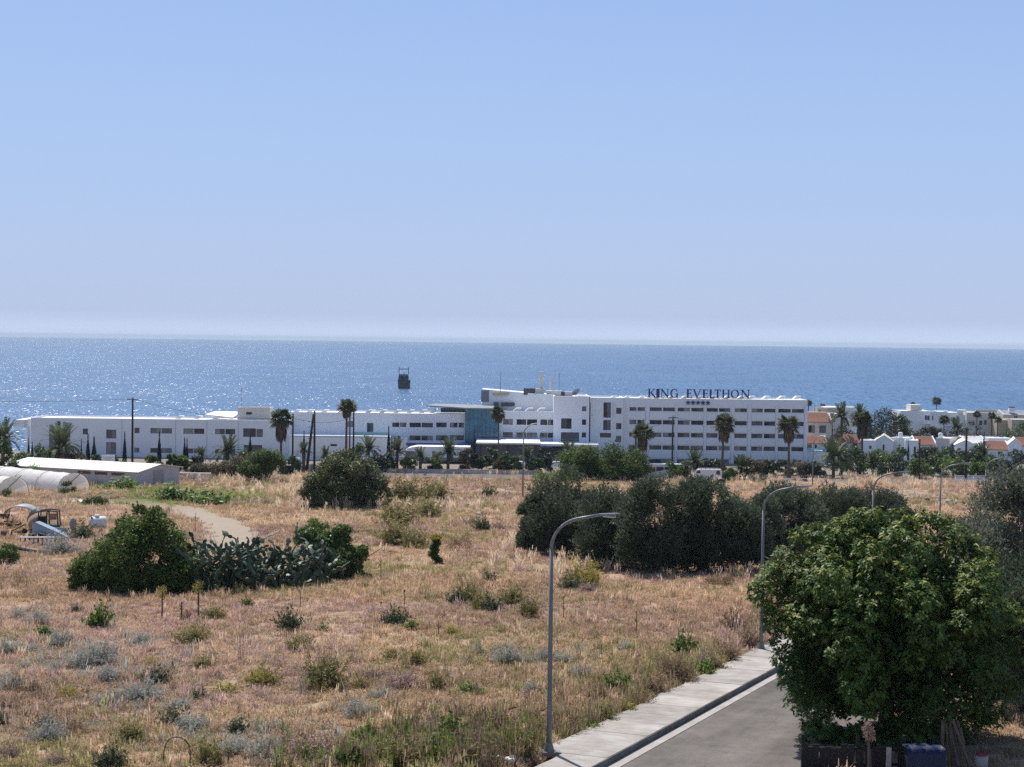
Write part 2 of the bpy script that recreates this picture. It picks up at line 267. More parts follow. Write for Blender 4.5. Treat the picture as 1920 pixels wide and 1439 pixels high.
# ------------------------------------------------------------------ land
rng = np.random.default_rng(11)
def track_dist(x, y, pts):
    d = np.full(np.shape(x), 1e9)
    for (a, b_) in zip(pts[:-1], pts[1:]):
        ax, ay = a[0], a[1]; bx, by = b_[0], b_[1]; L2 = (bx-ax)**2+(by-ay)**2
        t_ = np.clip(((x-ax)*(bx-ax)+(y-ay)*(by-ay))/L2, 0, 1); d = np.minimum(d, np.hypot(x-ax-t_*(bx-ax), y-ay-t_*(by-ay)))
    return d
TRACK = [G(175, 938), G(255, 942), G(330, 953), G(375, 966), G(415, 982), G(430, 1000), G(440, 1030)]     # pale dirt track
TRACK2 = [G(840, 925), G(930, 921), G(1010, 925), G(1120, 935)]
TRACK3 = [G(1450, 912), G(1540, 905), G(1700, 937), G(1850, 945)]
def make_ground():
    ys = np.concatenate([np.arange(-120, 20, 10), np.arange(20, 150, .7), np.arange(150, 300, 1.6), np.arange(300, 540, 5), [560, 600, 700]])
    us = np.concatenate([np.linspace(-1.6, -.46, 22, endpoint=False), np.linspace(-.46, .46, 241), np.linspace(.46, 1.6, 23)[1:]])
    Yg, Ug = np.meshgrid(ys, us, indexing='ij'); Xg = Ug*(np.maximum(Yg, 20)+25)
    Zg = ground_z(Xg, Yg); v = np.stack([Xg, Yg, Zg], -1).reshape(-1, 3)
    ny, nx = Xg.shape; i = np.arange(ny*nx).reshape(ny, nx)
    f = np.stack([i[:-1, :-1], i[:-1, 1:], i[1:, 1:], i[1:, :-1]], -1).reshape(-1, 4)
    x, y = v[:, 0], v[:, 1]
    bare = np.maximum.reduce([1-smooth(2.2, 3.6, track_dist(x, y, TRACK)), .8*(1-smooth(1.5, 4.5, track_dist(x, y, TRACK2))), .8*(1-smooth(2, 6, track_dist(x, y, TRACK3)))])
    gard = smooth(300, 304, y)*np.where(x < 75, .75, 1.0)
    green = np.exp(-((x+45)/16)**2-((y-205)/14)**2)
    a = np.stack([bare, green, gard], 1)
    m, nt, out = new_mat('dry_field_soil'); L = nt.links
    geo = nt.nodes.new('ShaderNodeNewGeometry')
    def noise(s, d=6):
        n = nt.nodes.new('ShaderNodeTexNoise'); n.inputs['Scale'].default_value = s; n.inputs['Detail'].default_value = d; n.inputs['Roughness'].default_value = .7; L.new(geo.outputs['Position'], n.inputs['Vector']); return n
    n1 = noise(.12); r1 = nt.nodes.new('ShaderNodeValToRGB'); cr = r1.color_ramp; cr.elements[0].position = .3; cr.elements[1].position = .72
    cr.elements[0].color = (.34, .245, .16, 1); cr.elements[1].color = (.48, .37, .25, 1); e = cr.elements.new(.5); e.color = (.41, .285, .195, 1); L.new(n1.outputs['Fac'], r1.inputs[0])
    n2 = noise(2.2, 8); r2 = nt.nodes.new('ShaderNodeValToRGB'); r2.color_ramp.elements[0].position = .35; r2.color_ramp.elements[1].position = .65; r2.color_ramp.elements[0].color = (.6, .58, .55, 1); r2.color_ramp.elements[1].color = (1.2, 1.2, 1.2, 1); L.new(n2.outputs['Fac'], r2.inputs[0])
    mu = nt.nodes.new('ShaderNodeMix'); mu.data_type = 'RGBA'; mu.blend_type = 'MULTIPLY'; mu.inputs['Factor'].default_value = 1; L.new(r1.outputs[0], mu.inputs['A']); L.new(r2.outputs[0], mu.inputs['B'])
    at_ = nt.nodes.new('ShaderNodeAttribute'); at_.attribute_name = 'ground'; sp = nt.nodes.new('ShaderNodeSeparateColor'); L.new(at_.outputs['Color'], sp.inputs[0])
    x1 = nt.nodes.new('ShaderNodeMix'); x1.data_type = 'RGBA'; L.new(sp.outputs[0], x1.inputs['Factor']); L.new(mu.outputs['Result'], x1.inputs['A']); x1.inputs['B'].default_value = (.37, .3, .235, 1)
    x2 = nt.nodes.new('ShaderNodeMix'); x2.data_type = 'RGBA'; L.new(sp.outputs[1], x2.inputs['Factor']); L.new(x1.outputs['Result'], x2.inputs['A']); x2.inputs['B'].default_value = (.13, .14, .05, 1)
    b = nt.nodes.new('ShaderNodeBsdfPrincipled'); b.inputs['Roughness'].default_value = .95; b.inputs['Specular IOR Level'].default_value = .15; x3 = nt.nodes.new('ShaderNodeMix'); x3.data_type = 'RGBA'; L.new(sp.outputs[2], x3.inputs['Factor']); L.new(x2.outputs['Result'], x3.inputs['A']); x3.inputs['B'].default_value = (.2, .19, .165, 1); L.new(x3.outputs['Result'], b.inputs['Base Color'])
    n3 = noise(7, 5); bp = nt.nodes.new('ShaderNodeBump'); bp.inputs['Strength'].default_value = .8; bp.inputs['Distance'].default_value = .12; L.new(n3.outputs['Fac'], bp.inputs['Height']); L.new(bp.outputs[0], b.inputs['Normal'])
    L.new(b.outputs[0], out.inputs[0])
    tag(link('ground', np_mesh('ground', v, f, m, {'ground': a}, True)), kind='structure')
make_ground()

# sea: one flat sheet to the horizon, waves in its normal
SEA_SX, SEA_SY = 1.8, 2.55
def make_sea():
    m, nt, out = new_mat('sea_water'); L = nt.links
    geo = nt.nodes.new('ShaderNodeNewGeometry')
    def wave(scale, stretch, det, rot=0.0):
        mp = nt.nodes.new('ShaderNodeMapping'); mp.inputs['Scale'].default_value = stretch; mp.inputs['Rotation'].default_value = (0, 0, rot); L.new(geo.outputs['Position'], mp.inputs['Vector'])
        n = nt.nodes.new('ShaderNodeTexNoise'); n.inputs['Scale'].default_value = scale; n.inputs['Detail'].default_value = det; n.inputs['Roughness'].default_value = .6; L.new(mp.outputs[0], n.inputs['Vector']); return n
    def vm(op, a=None, b_=None):
        n = nt.nodes.new('ShaderNodeVectorMath'); n.operation = op
        for k_, q_ in ((0, a), (1, b_)):
            if q_ is None: continue
            if hasattr(q_, 'links'): L.new(q_, n.inputs[k_])
            else: n.inputs[k_].default_value = q_
        return n.outputs[0]
    # facets of the chop (long in view because they are seen edge on) riding on a slow swell; slopes taken straight from the noise
    w1 = wave(1.5, (1, .05, 1), 2.5, .1); w2 = wave(.07, (1, .3, 1), 3, -.15); w4 = wave(.02, (1, .35, 1), 3, .2)
    s1 = vm('MULTIPLY', vm('SUBTRACT', w1.outputs['Color'], (.5, .5, .5)), (SEA_SX, SEA_SY, 0))
    gr_ = nt.nodes.new('ShaderNodeMapRange'); gr_.inputs['From Min'].default_value = .35; gr_.inputs['From Max'].default_value = .65; gr_.inputs['To Min'].default_value = .8; gr_.inputs['To Max'].default_value = 1.15; L.new(w4.outputs['Fac'], gr_.inputs['Value'])
    sc_ = nt.nodes.new('ShaderNodeVectorMath'); sc_.operation = 'SCALE'; L.new(s1, sc_.inputs[0]); L.new(gr_.outputs[0], sc_.inputs['Scale'])
    s2 = vm('MULTIPLY', vm('SUBTRACT', w2.outputs['Color'], (.5, .5, .5)), (.25, .35, 0))
    nrm = vm('NORMALIZE', vm('ADD', vm('ADD', sc_.outputs[0], s2), (0, 0, 1)))
    b = nt.nodes.new('ShaderNodeBsdfPrincipled'); b.inputs['IOR'].default_value = 1.333; b.inputs['Roughness'].default_value = .27
    cr = nt.nodes.new('ShaderNodeValToRGB'); cr.color_ramp.elements[0].position = .35; cr.color_ramp.elements[1].position = .65; cr.color_ramp.elements[0].color = (.02, .082, .185, 1); cr.color_ramp.elements[1].color = (.03, .11, .235, 1)
    w3 = wave(.006, (1, .5, 1), 4); L.new(w3.outputs['Fac'], cr.inputs[0]); L.new(cr.outputs[0], b.inputs['Base Color'])
    L.new(nrm, b.inputs['Normal']); L.new(b.outputs[0], out.inputs[0])
    R = 20000; v = [(-R, 380, 0), (R, 380, 0), (R, R, 0), (-R, R, 0)]
    me = bpy.data.meshes.new('sea'); me.from_pydata(v, [], [(0, 1, 2, 3)]); me.materials.append(m); tag(link('sea', me), kind='structure')
make_sea()

# side road with pavement, kerb, gutter; main road by the hotel
def lane(u, s, dz): x = LX+TX*u+NX*s; y = LY+TY*u+NY*s; return (x, y, float(base_z(y))+dz)
def strip(name, s0, s1, dz, mat_, th=None, u0=-32, u1=255, step=2.5, crown=0.0):
    us = np.arange(u0, u1+.1, step); v = []; f = []
    for u in us: v += [lane(u, s0, dz), lane(u, s1, dz)]
    for i in range(len(us)-1): f.append((2*i, 2*i+1, 2*i+3, 2*i+2))
    n = len(v)
    if th:
        v += [(p[0], p[1], p[2]-th) for p in v]
        for i in range(len(us)-1): f += [(2*i+1, n+2*i+1, n+2*i+3, 2*i+3), (2*i, 2*i+2, n+2*i+2, n+2*i)]
        f += [(0, n, n+1, 1)]
    mb = MB(); mb.add(v, f); return tag(mb.build(name, mat_), kind='structure')
strip('road', 2.62, 8.2, -.13, M['asphalt'])
strip('gutter', 2.17, 2.6, -.12, M['concrete'], .1)
strip('kerb', 2.125, 2.16, .1, M['kerb'], .4)
strip('road_verge', 8.22, 9.2, .0, M['verge'], .25)
# pavement of poured slabs
pave = tag(bpy.data.objects.new('pavement', None), kind='structure'); col.objects.link(pave)
slab_me = None
for k in range(70):
    u = -30 + k*2.0
    prng = random.Random(k); e0 = .5 if u < -1.5 else -.28+prng.uniform(-.12, .1); e1 = .5 if u < -1.5 else -.28+prng.uniform(-.12, .1); dz = .115+prng.uniform(-.008, .006)
    mb = MB(); pts = [lane(u+.006, e0, dz), lane(u+.006, 2.118, dz), lane(u+1.994, 2.118, dz), lane(u+1.994, e1, dz), lane(u+1.0, (e0+e1)/2+prng.uniform(-.1, .1), dz)]
    mb.slab([Vector(p) for p in pts], .2); mb.build('slab', M['pavement'], pave)
mb = MB(); mb.box(-260, 330, 287.5, 298.5, float(base_z(292))-.02-.1, float(base_z(292))-.02); tag(mb.build('main_road', M['asphalt']), kind='structure')

# air between the camera and the sea horizon
m, nt, out = new_mat('sea_haze'); pv = nt.nodes.new('ShaderNodeVolumePrincipled'); pv.inputs['Color'].default_value = (.72, .86, 1, 1); pv.inputs["Density"].default_value = 6e-5; pv.inputs['Anisotropy'].default_value = .0; nt.links.new(pv.outputs[0], out.inputs['Volume'])
mb = MB(); mb.box(-20400, 20400, -480, 20000.5, -13, 50); tag(mb.build('haze', m), kind='stuff')
# ------------------------------------------------------------------ buildings
brng = random.Random(5)
def facade(mb, x0, x1, z0, z1, ops, y=0.0, th=.35):
    xs = sorted({x0, x1, *[v for o in ops for v in o[:2]]}); zs = sorted({z0, z1, *[v for o in ops for v in o[2:4]]})
    xs = [v for v in xs if x0 <= v <= x1]; zs = [v for v in zs if z0 <= v <= z1]
    for xa, xb in zip(xs[:-1], xs[1:]):
        for za, zb in zip(zs[:-1], zs[1:]):
            cx, cz = (xa+xb)/2, (za+zb)/2
            if not any(o[0] < cx < o[1] and o[2] < cz < o[3] for o in ops): mb.add([(xa, y, za), (xb, y, za), (xb, y, zb), (xa, y, zb)], [(0, 1, 2, 3)])
    for a, b, c, d in [o[:4] for o in ops]:
        mb.add([(a, y, c), (b, y, c), (b, y, d), (a, y, d), (a, y+th, c), (b, y+th, c), (b, y+th, d), (a, y+th, d)], [(0, 4, 5, 1), (1, 5, 6, 2), (2, 6, 7, 3), (3, 7, 4, 0)])
    mb.add([(x0, y, z0), (x0, y, z1), (x0, y+th, z1), (x0, y+th, z0)], [(0, 1, 2, 3)]); mb.add([(x1, y, z0), (x1, y+th, z0), (x1, y+th, z1), (x1, y, z1)], [(0, 1, 2, 3)])
    mb.add([(x0, y, z1), (x1, y, z1), (x1, y+th, z1), (x0, y+th, z1)], [(0, 1, 2, 3)])
    return mb
def window(op, y, parent, loc, n=2, frame='frame', pane=None, th=.35):
    x0, x1, z0, z1 = op[:4]; t = .07; ya, yb = y+th*.55, y+th*.75; mb = MB()
    mb.box(x0, x1, ya, yb, z0, z0+t); mb.box(x0, x1, ya, yb, z1-t, z1)
    for k in range(n+1):
        xm = x0 + (x1-x0)*k/n; xm = min(max(xm, x0+t/2), x1-t/2); mb.box(xm-t/2, xm+t/2, ya+.002, yb-.002, z0+t, z1-t)
    w = mb.build('window', M[frame], parent, loc=loc)
    for k in range(n):
        p = MB(); p.box(x0+(x1-x0)*k/n+t*.55, x0+(x1-x0)*(k+1)/n-t*.55, ya+.03, ya+.05, z0+t, z1-t); p.build('pane', M[pane or brng.choice(PANES)], w)
    return w
def volume(mb, x0, x1, y0, y1, z0, z1): mb.box(x0, x1, y0, y1, z0, z1)

# ---- the hotel
HY = 382.0
hotel = thing('hotel', 'long white seafront hotel with rows of ribbon windows and navy letters on its roof', 'hotel', at(1000, HY))
HL = -hotel.location
def X(px, Y=HY): return P(px, 800, Y).x
def Z(px, py, Y=HY): return P(px, py, Y).z
hz0 = float(base_z(HY))-.6
def hblock(name, pxa, pxb, ytop, depth, rows, spans, Y=HY, m='white', ref=None, roof=True, ybase=None, n=2, extra=(), th=.45, pane=None, parapet=.35):
    ref = ref or (pxa+pxb)/2; x0, x1 = X(pxa, Y), X(pxb, Y); zt = Z(ref, ytop, Y); zb = hz0 if ybase is None else Z(ref, ybase, Y)
    ops = [(X(a, Y), X(b, Y), Z(ref, yb, Y), Z(ref, ya, Y)) for (ya, yb) in rows for (a, b) in spans] + [(X(a, Y), X(b, Y), Z(ref, yb, Y), Z(ref, ya, Y)) for (a, b, ya, yb) in extra]
    mb = MB(); facade(mb, x0, x1, zb, zt, ops, Y, th); mb.box(x0, x1, Y+th+.002, Y+depth, zb, zt-parapet)
    if parapet: mb.box(x0, x0+.25, Y+th, Y+depth, zt-parapet, zt-.001); mb.box(x1-.25, x1, Y+th, Y+depth, zt-parapet, zt-.001); mb.box(x0+.25, x1-.25, Y+depth-.25, Y+depth, zt-parapet, zt-.001)
    w = mb.build(name, M[m], hotel, loc=HL)
    for o in ops: window(o, Y, hotel, HL, n=n if (o[1]-o[0]) > 1.2 else 1, th=th, pane=pane)
    if roof:
        r = MB(); r.box(x0+.26, x1-.26, Y+th+.02, Y+depth-.27, zt-parapet+.002, zt-parapet+.05); r.build('roof', M['roofwhite'], w)
    return w, zt
def vents(pxs, y, Y, depth):
    for p in pxs:
        z = Z(p, y, Y); x = X(p, Y); mb = MB(); a = .75
        mb.add([(x-a, Y+depth-1, z), (x+a*.6, Y+depth-1, z), (x+a*.6, Y+depth+1, z), (x-a, Y+depth+1, z), (x-a+.9, Y+depth-1, z+.75), (x+a*.6+.9, Y+depth-1, z+.75), (x+a*.6+.9, Y+depth+1, z+.75), (x-a+.9, Y+depth+1, z+.75)],
               [(0, 3, 2, 1), (4, 5, 6, 7), (0, 1, 5, 4), (1, 2, 6, 5), (2, 3, 7, 6), (3, 0, 4, 7)])
        mb.build('roof_vent', M['roofwhite'], hotel, loc=HL)
RW = [(765.7, 772.5), (789.5, 797.5), (813, 821.2), (837, 845)]
SP = [(1180, 1193), (1195, 1208.5), (1218, 1240.5), (1242.7, 1264.8), (1270.5, 1293), (1295.7, 1318.7), (1324.6, 1345.7), (1347.7, 1368.6), (1377.3, 1400), (1409, 1429.8), (1432.5, 1453.4), (1459, 1482), (1484.3, 1507)]
GF = [(1216, 1264, 862.4, 873), (1270, 1318, 862.4, 873), (1324, 1346, 861, 877), (1349, 1368, 862, 877), (1377, 1400, 862, 877), (1408, 1430, 862, 877), (1433, 1454, 862, 877), (1460, 1481, 862, 877), (1485, 1503, 862, 879)]
w, zt = hblock('right_wing', 1168, 1513.5, 748.5, 14, RW, SP, ref=1345, extra=GF)
for a, b in [(1210.5, 1216.5), (1265.8, 1269.8), (1319.6, 1323.8), (1371, 1376), (1401.5, 1407.5), (1454.2, 1458.3), (1507.6, 1513.3)]:
    mb = MB(); mb.box(X(a), X(b), HY-.35, HY-.003, hz0, Z(1345, 760)); mb.build('pier', M['white'], w)
for (ya, yb) in [(773.5, 788.6), (798.5, 812), (822.2, 836), (846, 861)]:
    for (a, b) in [(1176, 1210), (1217, 1265.4), (1270.2, 1319.2), (1324.2, 1370.6), (1376.4, 1401), (1408, 1453.8), (1458.7, 1507.2)]:
        mb = MB(); mb.box(X(a), X(b), HY-.22, HY-.003, Z(1345, yb-.8), Z(1345, ya+.8)); mb.build('balcony_front', M['white'], w)
vents([1148, 1174.5, 1202, 1231, 1257, 1283.5, 1311, 1337, 1363.5, 1390, 1409.5, 1438, 1467, 1496], 749.5, HY, 4)
w, zt = hblock('stair_block', 1106.8, 1168, 746, 13, [], [], Y=HY-.6, ref=1140, extra=[(1155, 1165, 765, 776), (1155, 1165, 793.5, 805), (1155, 1165, 817.5, 829), (1125, 1146, 812.3, 821), (1131, 1145, 755, 783.5), (1131, 1145, 788, 807)], th=.9)
mb = MB(); mb.tube([(X(1146.3), HY-.9, Z(1146, 783)), (X(1146.3), HY-.9, Z(1146, 759)), (X(1147.8), HY-.9, Z(1146, 757.5)), (X(1149), HY-.9, Z(1146, 758))], .22, 8); mb.build('flue_pipe', M['white'], hotel, loc=HL)
w, zt = hblock('tower', 1037.5, 1104.5, 743.5, 16, [], [], Y=HY-2, ref=1070, extra=[(1091, 1099, 762, 771), (1091, 1099, 786.5, 797), (1091, 1099, 811, 820.5), (1052, 1071.6, 785, 804.5), (1052, 1086, 811, 829)], th=.5, pane=None)
mb = MB(); mb.box(X(1104.6), X(1106.7), HY+1.5, HY+8, hz0, Z(1105, 745)); mb.build('joint_gap', M['dark'], hotel, loc=HL)
w, zt = hblock('middle_wing', 935, 1046, 771.5, 13, [(786.6, 797), (811.5, 820.7)], [(943, 961.5), (968.5, 986.5), (988, 1007), (1013, 1026), (1027, 1040)], ref=990)
vents([967, 989.5, 1012], 771.5, HY, 2)
# upper block, turned a little so that its wall catches the sun
ux0, ux1 = X(903, HY+9), X(1040, HY+9); ub = MB(); yA, yB = HY+13, HY+5
zt = Z(960, 736, HY+9)
ub.add([(ux0, yA, zt-6.2), (ux1, yB, zt-6.2), (ux1, yB+10, zt-6.2), (ux0, yA+8, zt-6.2), (ux0, yA, zt+.6), (ux1, yB, zt-.5), (ux1, yB+10, zt-.5), (ux0, yA+8, zt+.6)], [(0, 1, 5, 4), (1, 2, 6, 5), (2, 3, 7, 6), (3, 0, 4, 7), (4, 5, 6, 7), (0, 3, 2, 1)])
uo = ub.build('upper_block', M['white'], hotel, loc=HL)
for a, b in [(925, 934), (939, 951), (952, 964)]:
    xa, xb = X(a, HY+10), X(b, HY+10); yy = yA + (yB-yA)*((xa+xb)/2-ux0)/(ux1-ux0); mb = MB(); mb.box(xa, xb, yy-.7, yy+.3, Z(945, 762, HY+10), Z(945, 755, HY+10)); f_ = mb.build('window', M['frame'], hotel, loc=HL)
    mb = MB(); mb.box(xa+.1, xb-.1, yy-.72, yy-.703, Z(945, 762, HY+10)+.1, Z(945, 755, HY+10)-.1); mb.build('pane', M['glassD'], f_)
mb = MB(); mb.box(ux0-.3, ux0+1.7, yA-.8, yA-.1, zt-2.6, zt+.3); mb.build('wall_panel', M['louvre'], hotel, loc=HL)
def hb(name, pa, pb, ya, yb, m, Y=HY+8, dp=2.0, smooth_=False):
    mb = MB(); mb.box(X(pa, Y), X(pb, Y), Y, Y+dp, Z((pa+pb)/2, yb, Y), Z((pa+pb)/2, ya, Y)); return mb.build(name, M[m], hotel, loc=HL)
hb('plant_room', 981, 1003, 728.5, 741, 'bronze', dp=3); hb('plant_room', 923, 981, 736, 742, 'beige', Y=HY+10, dp=4); hb('water_tank', 1003.5, 1019, 729, 744, 'white2'); hb('plant_room', 1024, 1052, 733, 745, 'white2', dp=3)
hb('chimney', 1010.5, 1016.5, 697, 729, 'white2', Y=HY+9, dp=1.1); hb('chimney', 1030, 1034, 706, 733, 'white2', Y=HY+12, dp=1)
hb('plant_door', 1051.5, 1058, 735, 743, 'dark', Y=HY+7.9, dp=.1); hb('plant_room', 1058, 1072, 735, 746, 'grey', dp=3); hb('roof_hatch', 1082, 1104, 742, 745.5, 'roofwhite', Y=HY+4, dp=3)
mb = MB(); dx, dz = X(1080), Z(1080, 739)
n = 14; vs = [(dx, HY+4, dz)] + [(dx+1.0*math.cos(2*math.pi*i/n), HY+3.4+.5*math.sin(2*math.pi*i/n), dz+.35+.75*math.sin(2*math.pi*i/n)+.5*math.cos(2*math.pi*i/n)) for i in range(n)]
mb.add(vs, [(0, i+1, (i+1) % n+1) for i in range(n)]); mb.tube([(dx, HY+4, dz), (dx+.1, HY+4.2, dz-1.6)], .1, 6); mb.build('satellite_dish', M['greymetal'], hotel, loc=HL)
for p, y0, y1 in [(446, 728, 765), (937, 699, 738), (1048.5, 702, 735)]:
    mb = MB(); mb.tube([(X(p), HY+5, Z(p, y1)), (X(p), HY+5, Z(p, y0))], [.07, .05], 5); mb.build('roof_antenna', M['steel_dark'], hotel, loc=HL)
# glass atrium with its thin flat roof and mullions
Y = HY-1.0
mb = MB(); mb.box(X(872.5, Y), X(934.8, Y), Y, Y+12, hz0, Z(900, 765, Y)); atr = mb.build('atrium', M['atrium'], hotel, loc=HL)
for k in range(9):
    xx = X(872.5, Y) + (X(934.8, Y)-X(872.5, Y))*k/8; mb = MB(); mb.box(xx-.06, xx+.06, Y-.14, Y-.003, hz0, Z(900, 766, Y)); mb.build('mullion', M['steel_dark'], atr)
for yy in (776, 787, 798, 809, 820, 829):
    mb = MB(); mb.box(X(872.6, Y), X(934.7, Y), Y-.1, Y-.004, Z(900, yy, Y)-.05, Z(900, yy, Y)+.05); mb.build('transom', M['steel'], atr)
mb = MB(); zz = Z(870, 764, Y); mb.slab([(X(797, Y), Y+3, zz+.25), (X(873, Y), Y-3, zz), (X(925, Y), Y-3, zz), (X(926, Y), Y+13, zz), (X(812, Y), Y+13, zz+.3)], .3); mb.build('canopy_roof', M['louvre'], hotel, loc=HL)
hb('clerestory', 826, 872, 765.5, 774, 'atrium', Y=HY+4, dp=6)
# middle left block with terrace
w, zt = hblock('centre_left_wing', 545, 872, 775, 13, [], [], ref=735, extra=[(735.6, 748.5, 792.5, 801), (749.5, 762, 792.5, 801), (768, 789, 792.5, 801), (790.5, 811.6, 792.5, 801), (818, 837.5, 791.5, 800.5), (843.7, 858, 791.5, 800.5), (860, 870, 791.5, 800.5),
    (768, 789, 816.5, 825.5), (790.5, 811.6, 816.5, 825.5), (818, 837.5, 815.5, 825), (843.7, 870, 815, 824.5), (688, 700, 794, 811), (648, 662, 791, 802)])
vents([688.5, 715, 741.5, 766.5, 790, 810], 775, HY, 2); vents([548, 573, 601], 776, HY, 6)
mb = MB(); mb.box(X(548), X(735), HY-5, HY-.003, hz0, Z(640, 815)); mb.build('terrace_block', M['white'], hotel, loc=HL)
mb = MB(); mb.box(X(738), X(766), HY-3, HY-.004, hz0, Z(750, 819)); mb.build('porch_block', M['white'], hotel, loc=HL)
mb = MB(); mb.box(X(665), X(733), HY-4.9, HY-4.8, Z(700, 814.9), Z(700, 808.5)); mb.build('balustrade', M['teal'], hotel, loc=HL)
hb('vent_grille', 620, 632, 833, 837, 'dark', Y=HY-5.05, dp=.04)
mb = MB(); mb.box(X(550), X(735), HY-5.12, HY-5.003, Z(640, 817.6), Z(640, 816.8)); mb.build('string_course', M['grey'], hotel, loc=HL)
# left wing
LWS = [(252, 261.5), (282, 302), (302.8, 322.5), (344, 363), (363.8, 383), (403.5, 421.5), (422.5, 441)]
w, zt = hblock('left_wing', 58, 545.5, 786.5, 13, [(803.5, 813.5), (841, 850)], LWS, Y=HY-2.5, ref=330, extra=[(456, 480, 802, 818), (481, 493, 803, 818), (457, 492, 833, 848), (199, 218, 807.5, 824), (199, 218, 831, 853), (155, 165, 806, 817), (92, 132, 808, 852)])
mb = MB(); mb.box(X(41.5), X(58), HY-5.5, HY+11, Z(50, 799), Z(50, 785.5)); mb.build('roof_overhang', M['white'], hotel, loc=HL)
for p in (43, 59):
    mb = MB(); mb.box(X(p, HY-2), X(p+4, HY-2), HY+1, HY+2, hz0-1, Z(p, 799)); mb.build('column', M['white'], hotel, loc=HL)
for p in (60, 233, 333, 391.5, 450):
    mb = MB(); mb.box(X(p), X(p+.7), HY-2.56, HY-2.503, hz0, Z(330, 788)); mb.build('wall_joint', M['grey'], hotel, loc=HL)
w, _ = hblock('rooftop_box', 445, 506, 764.5, 6, [], [], Y=HY+1, ref=475, ybase=790, extra=[(461, 472, 773, 778)], m='white2'); vents([330, 365, 400], 786.5, HY-2.5, 3)
mb = MB(); zz = Z(410, 786, HY); mb.slab([(X(378), HY+4, zz+.9), (X(436), HY, zz+.4), (X(446), HY+6, zz+1.6), (X(390), HY+9, zz+1.5)], .35); mb.build('slanted_roof', M['roofwhite'], hotel, loc=HL)
# entrance canopies
Y = HY-16
mb = MB(); mb.box(X(896, Y), X(1012, Y), Y, Y+12, Z(950, 858, Y), Z(950, 833, Y)); mb.build('entrance_porch', M['bronze'], hotel, loc=HL)
mb = MB(); mb.box(X(893, Y), X(1014, Y), Y-1, Y+13, Z(950, 833, Y)+.01, Z(950, 830, Y)); mb.build('porch_roof', M['roofwhite'], hotel, loc=HL)
for k in range(5):
    mb = MB(); p = 900+k*26; mb.box(X(p, Y), X(p+2, Y), Y-.3, Y-.003, hz0-.5, Z(950, 834, Y)); mb.build('porch_post', M['dark'], hotel, loc=HL)
Y = HY-9
mb = MB(); mb.box(X(1014, Y), X(1122, Y), Y-2, Y+7, Z(1060, 836, Y), Z(1060, 832, Y)); mb.build('entrance_canopy', M['white'], hotel, loc=HL)
hb('lobby_glazing', 1016, 1034, 841, 857, 'bronze', Y=HY-6, dp=4); hb('lobby_glazing', 1036, 1058, 841, 857, 'bronze', Y=HY-6, dp=4); hb('lobby_wall', 1058.5, 1122, 836.2, 856, 'white', Y=HY-6, dp=5); hb('lobby_window', 1087, 1122, 839, 844, 'glassD', Y=HY-6.1, dp=.08)
Y = HY-14
mb = MB(); xa, xb = X(757, Y), X(882, Y); za, zb = Z(820, 858, Y), Z(820, 838, Y)
mb.prism([(xa-1, za), (xa+.5, za+1.7), (xa+1.5, zb-.3), (xa+3, zb), (xb, zb), (xb, za)], Y, Y+8); fo = mb.build('curved_porch', M['white'], hotel, loc=HL)
for a, b in [(761, 785), (811, 828), (862, 880)]:
    mb = MB(); mb.box(X(a, Y), X(b, Y), Y-.04, Y-.003, Z(820, 862, Y), Z(820, 847, Y)); mb.build('porch_window', M['glassD'], fo)
hb('blue_fascia', 762, 894, 831, 837, 'navy', Y=HY-8, dp=3)
# roof letters
def seg(mb, p, q, w, d, yb=HY+2.0): # stroke p-q in x,z, width w, depth d
    p = Vector((p[0], yb, p[1])); q = Vector((q[0], yb, q[1])); t = (q-p).normalized(); n_ = Vector((-t.z, 0, t.x))*w/2; vs = [p+n_, p-n_, q-n_, q+n_]
    vs = vs + [v+Vector((0, d, 0)) for v in vs]; mb.add(vs, [(0, 1, 2, 3), (7, 6, 5, 4), (0, 4, 5, 1), (1, 5, 6, 2), (2, 6, 7, 3), (3, 7, 4, 0)])
T_, t_ = .2, .1
def arc(cx, cz, rx, rz, a0, a1, n=12): return [(cx+rx*math.cos(a0+(a1-a0)*i/n), cz+rz*math.sin(a0+(a1-a0)*i/n)) for i in range(n+1)]
def poly(pts, ws): return [(pts[i], pts[i+1], ws[i] if hasattr(ws, '__len__') else ws) for i in range(len(pts)-1)]
def serif(x, z, w=.34): return ((x-w/2, z), (x+w/2, z), .07)
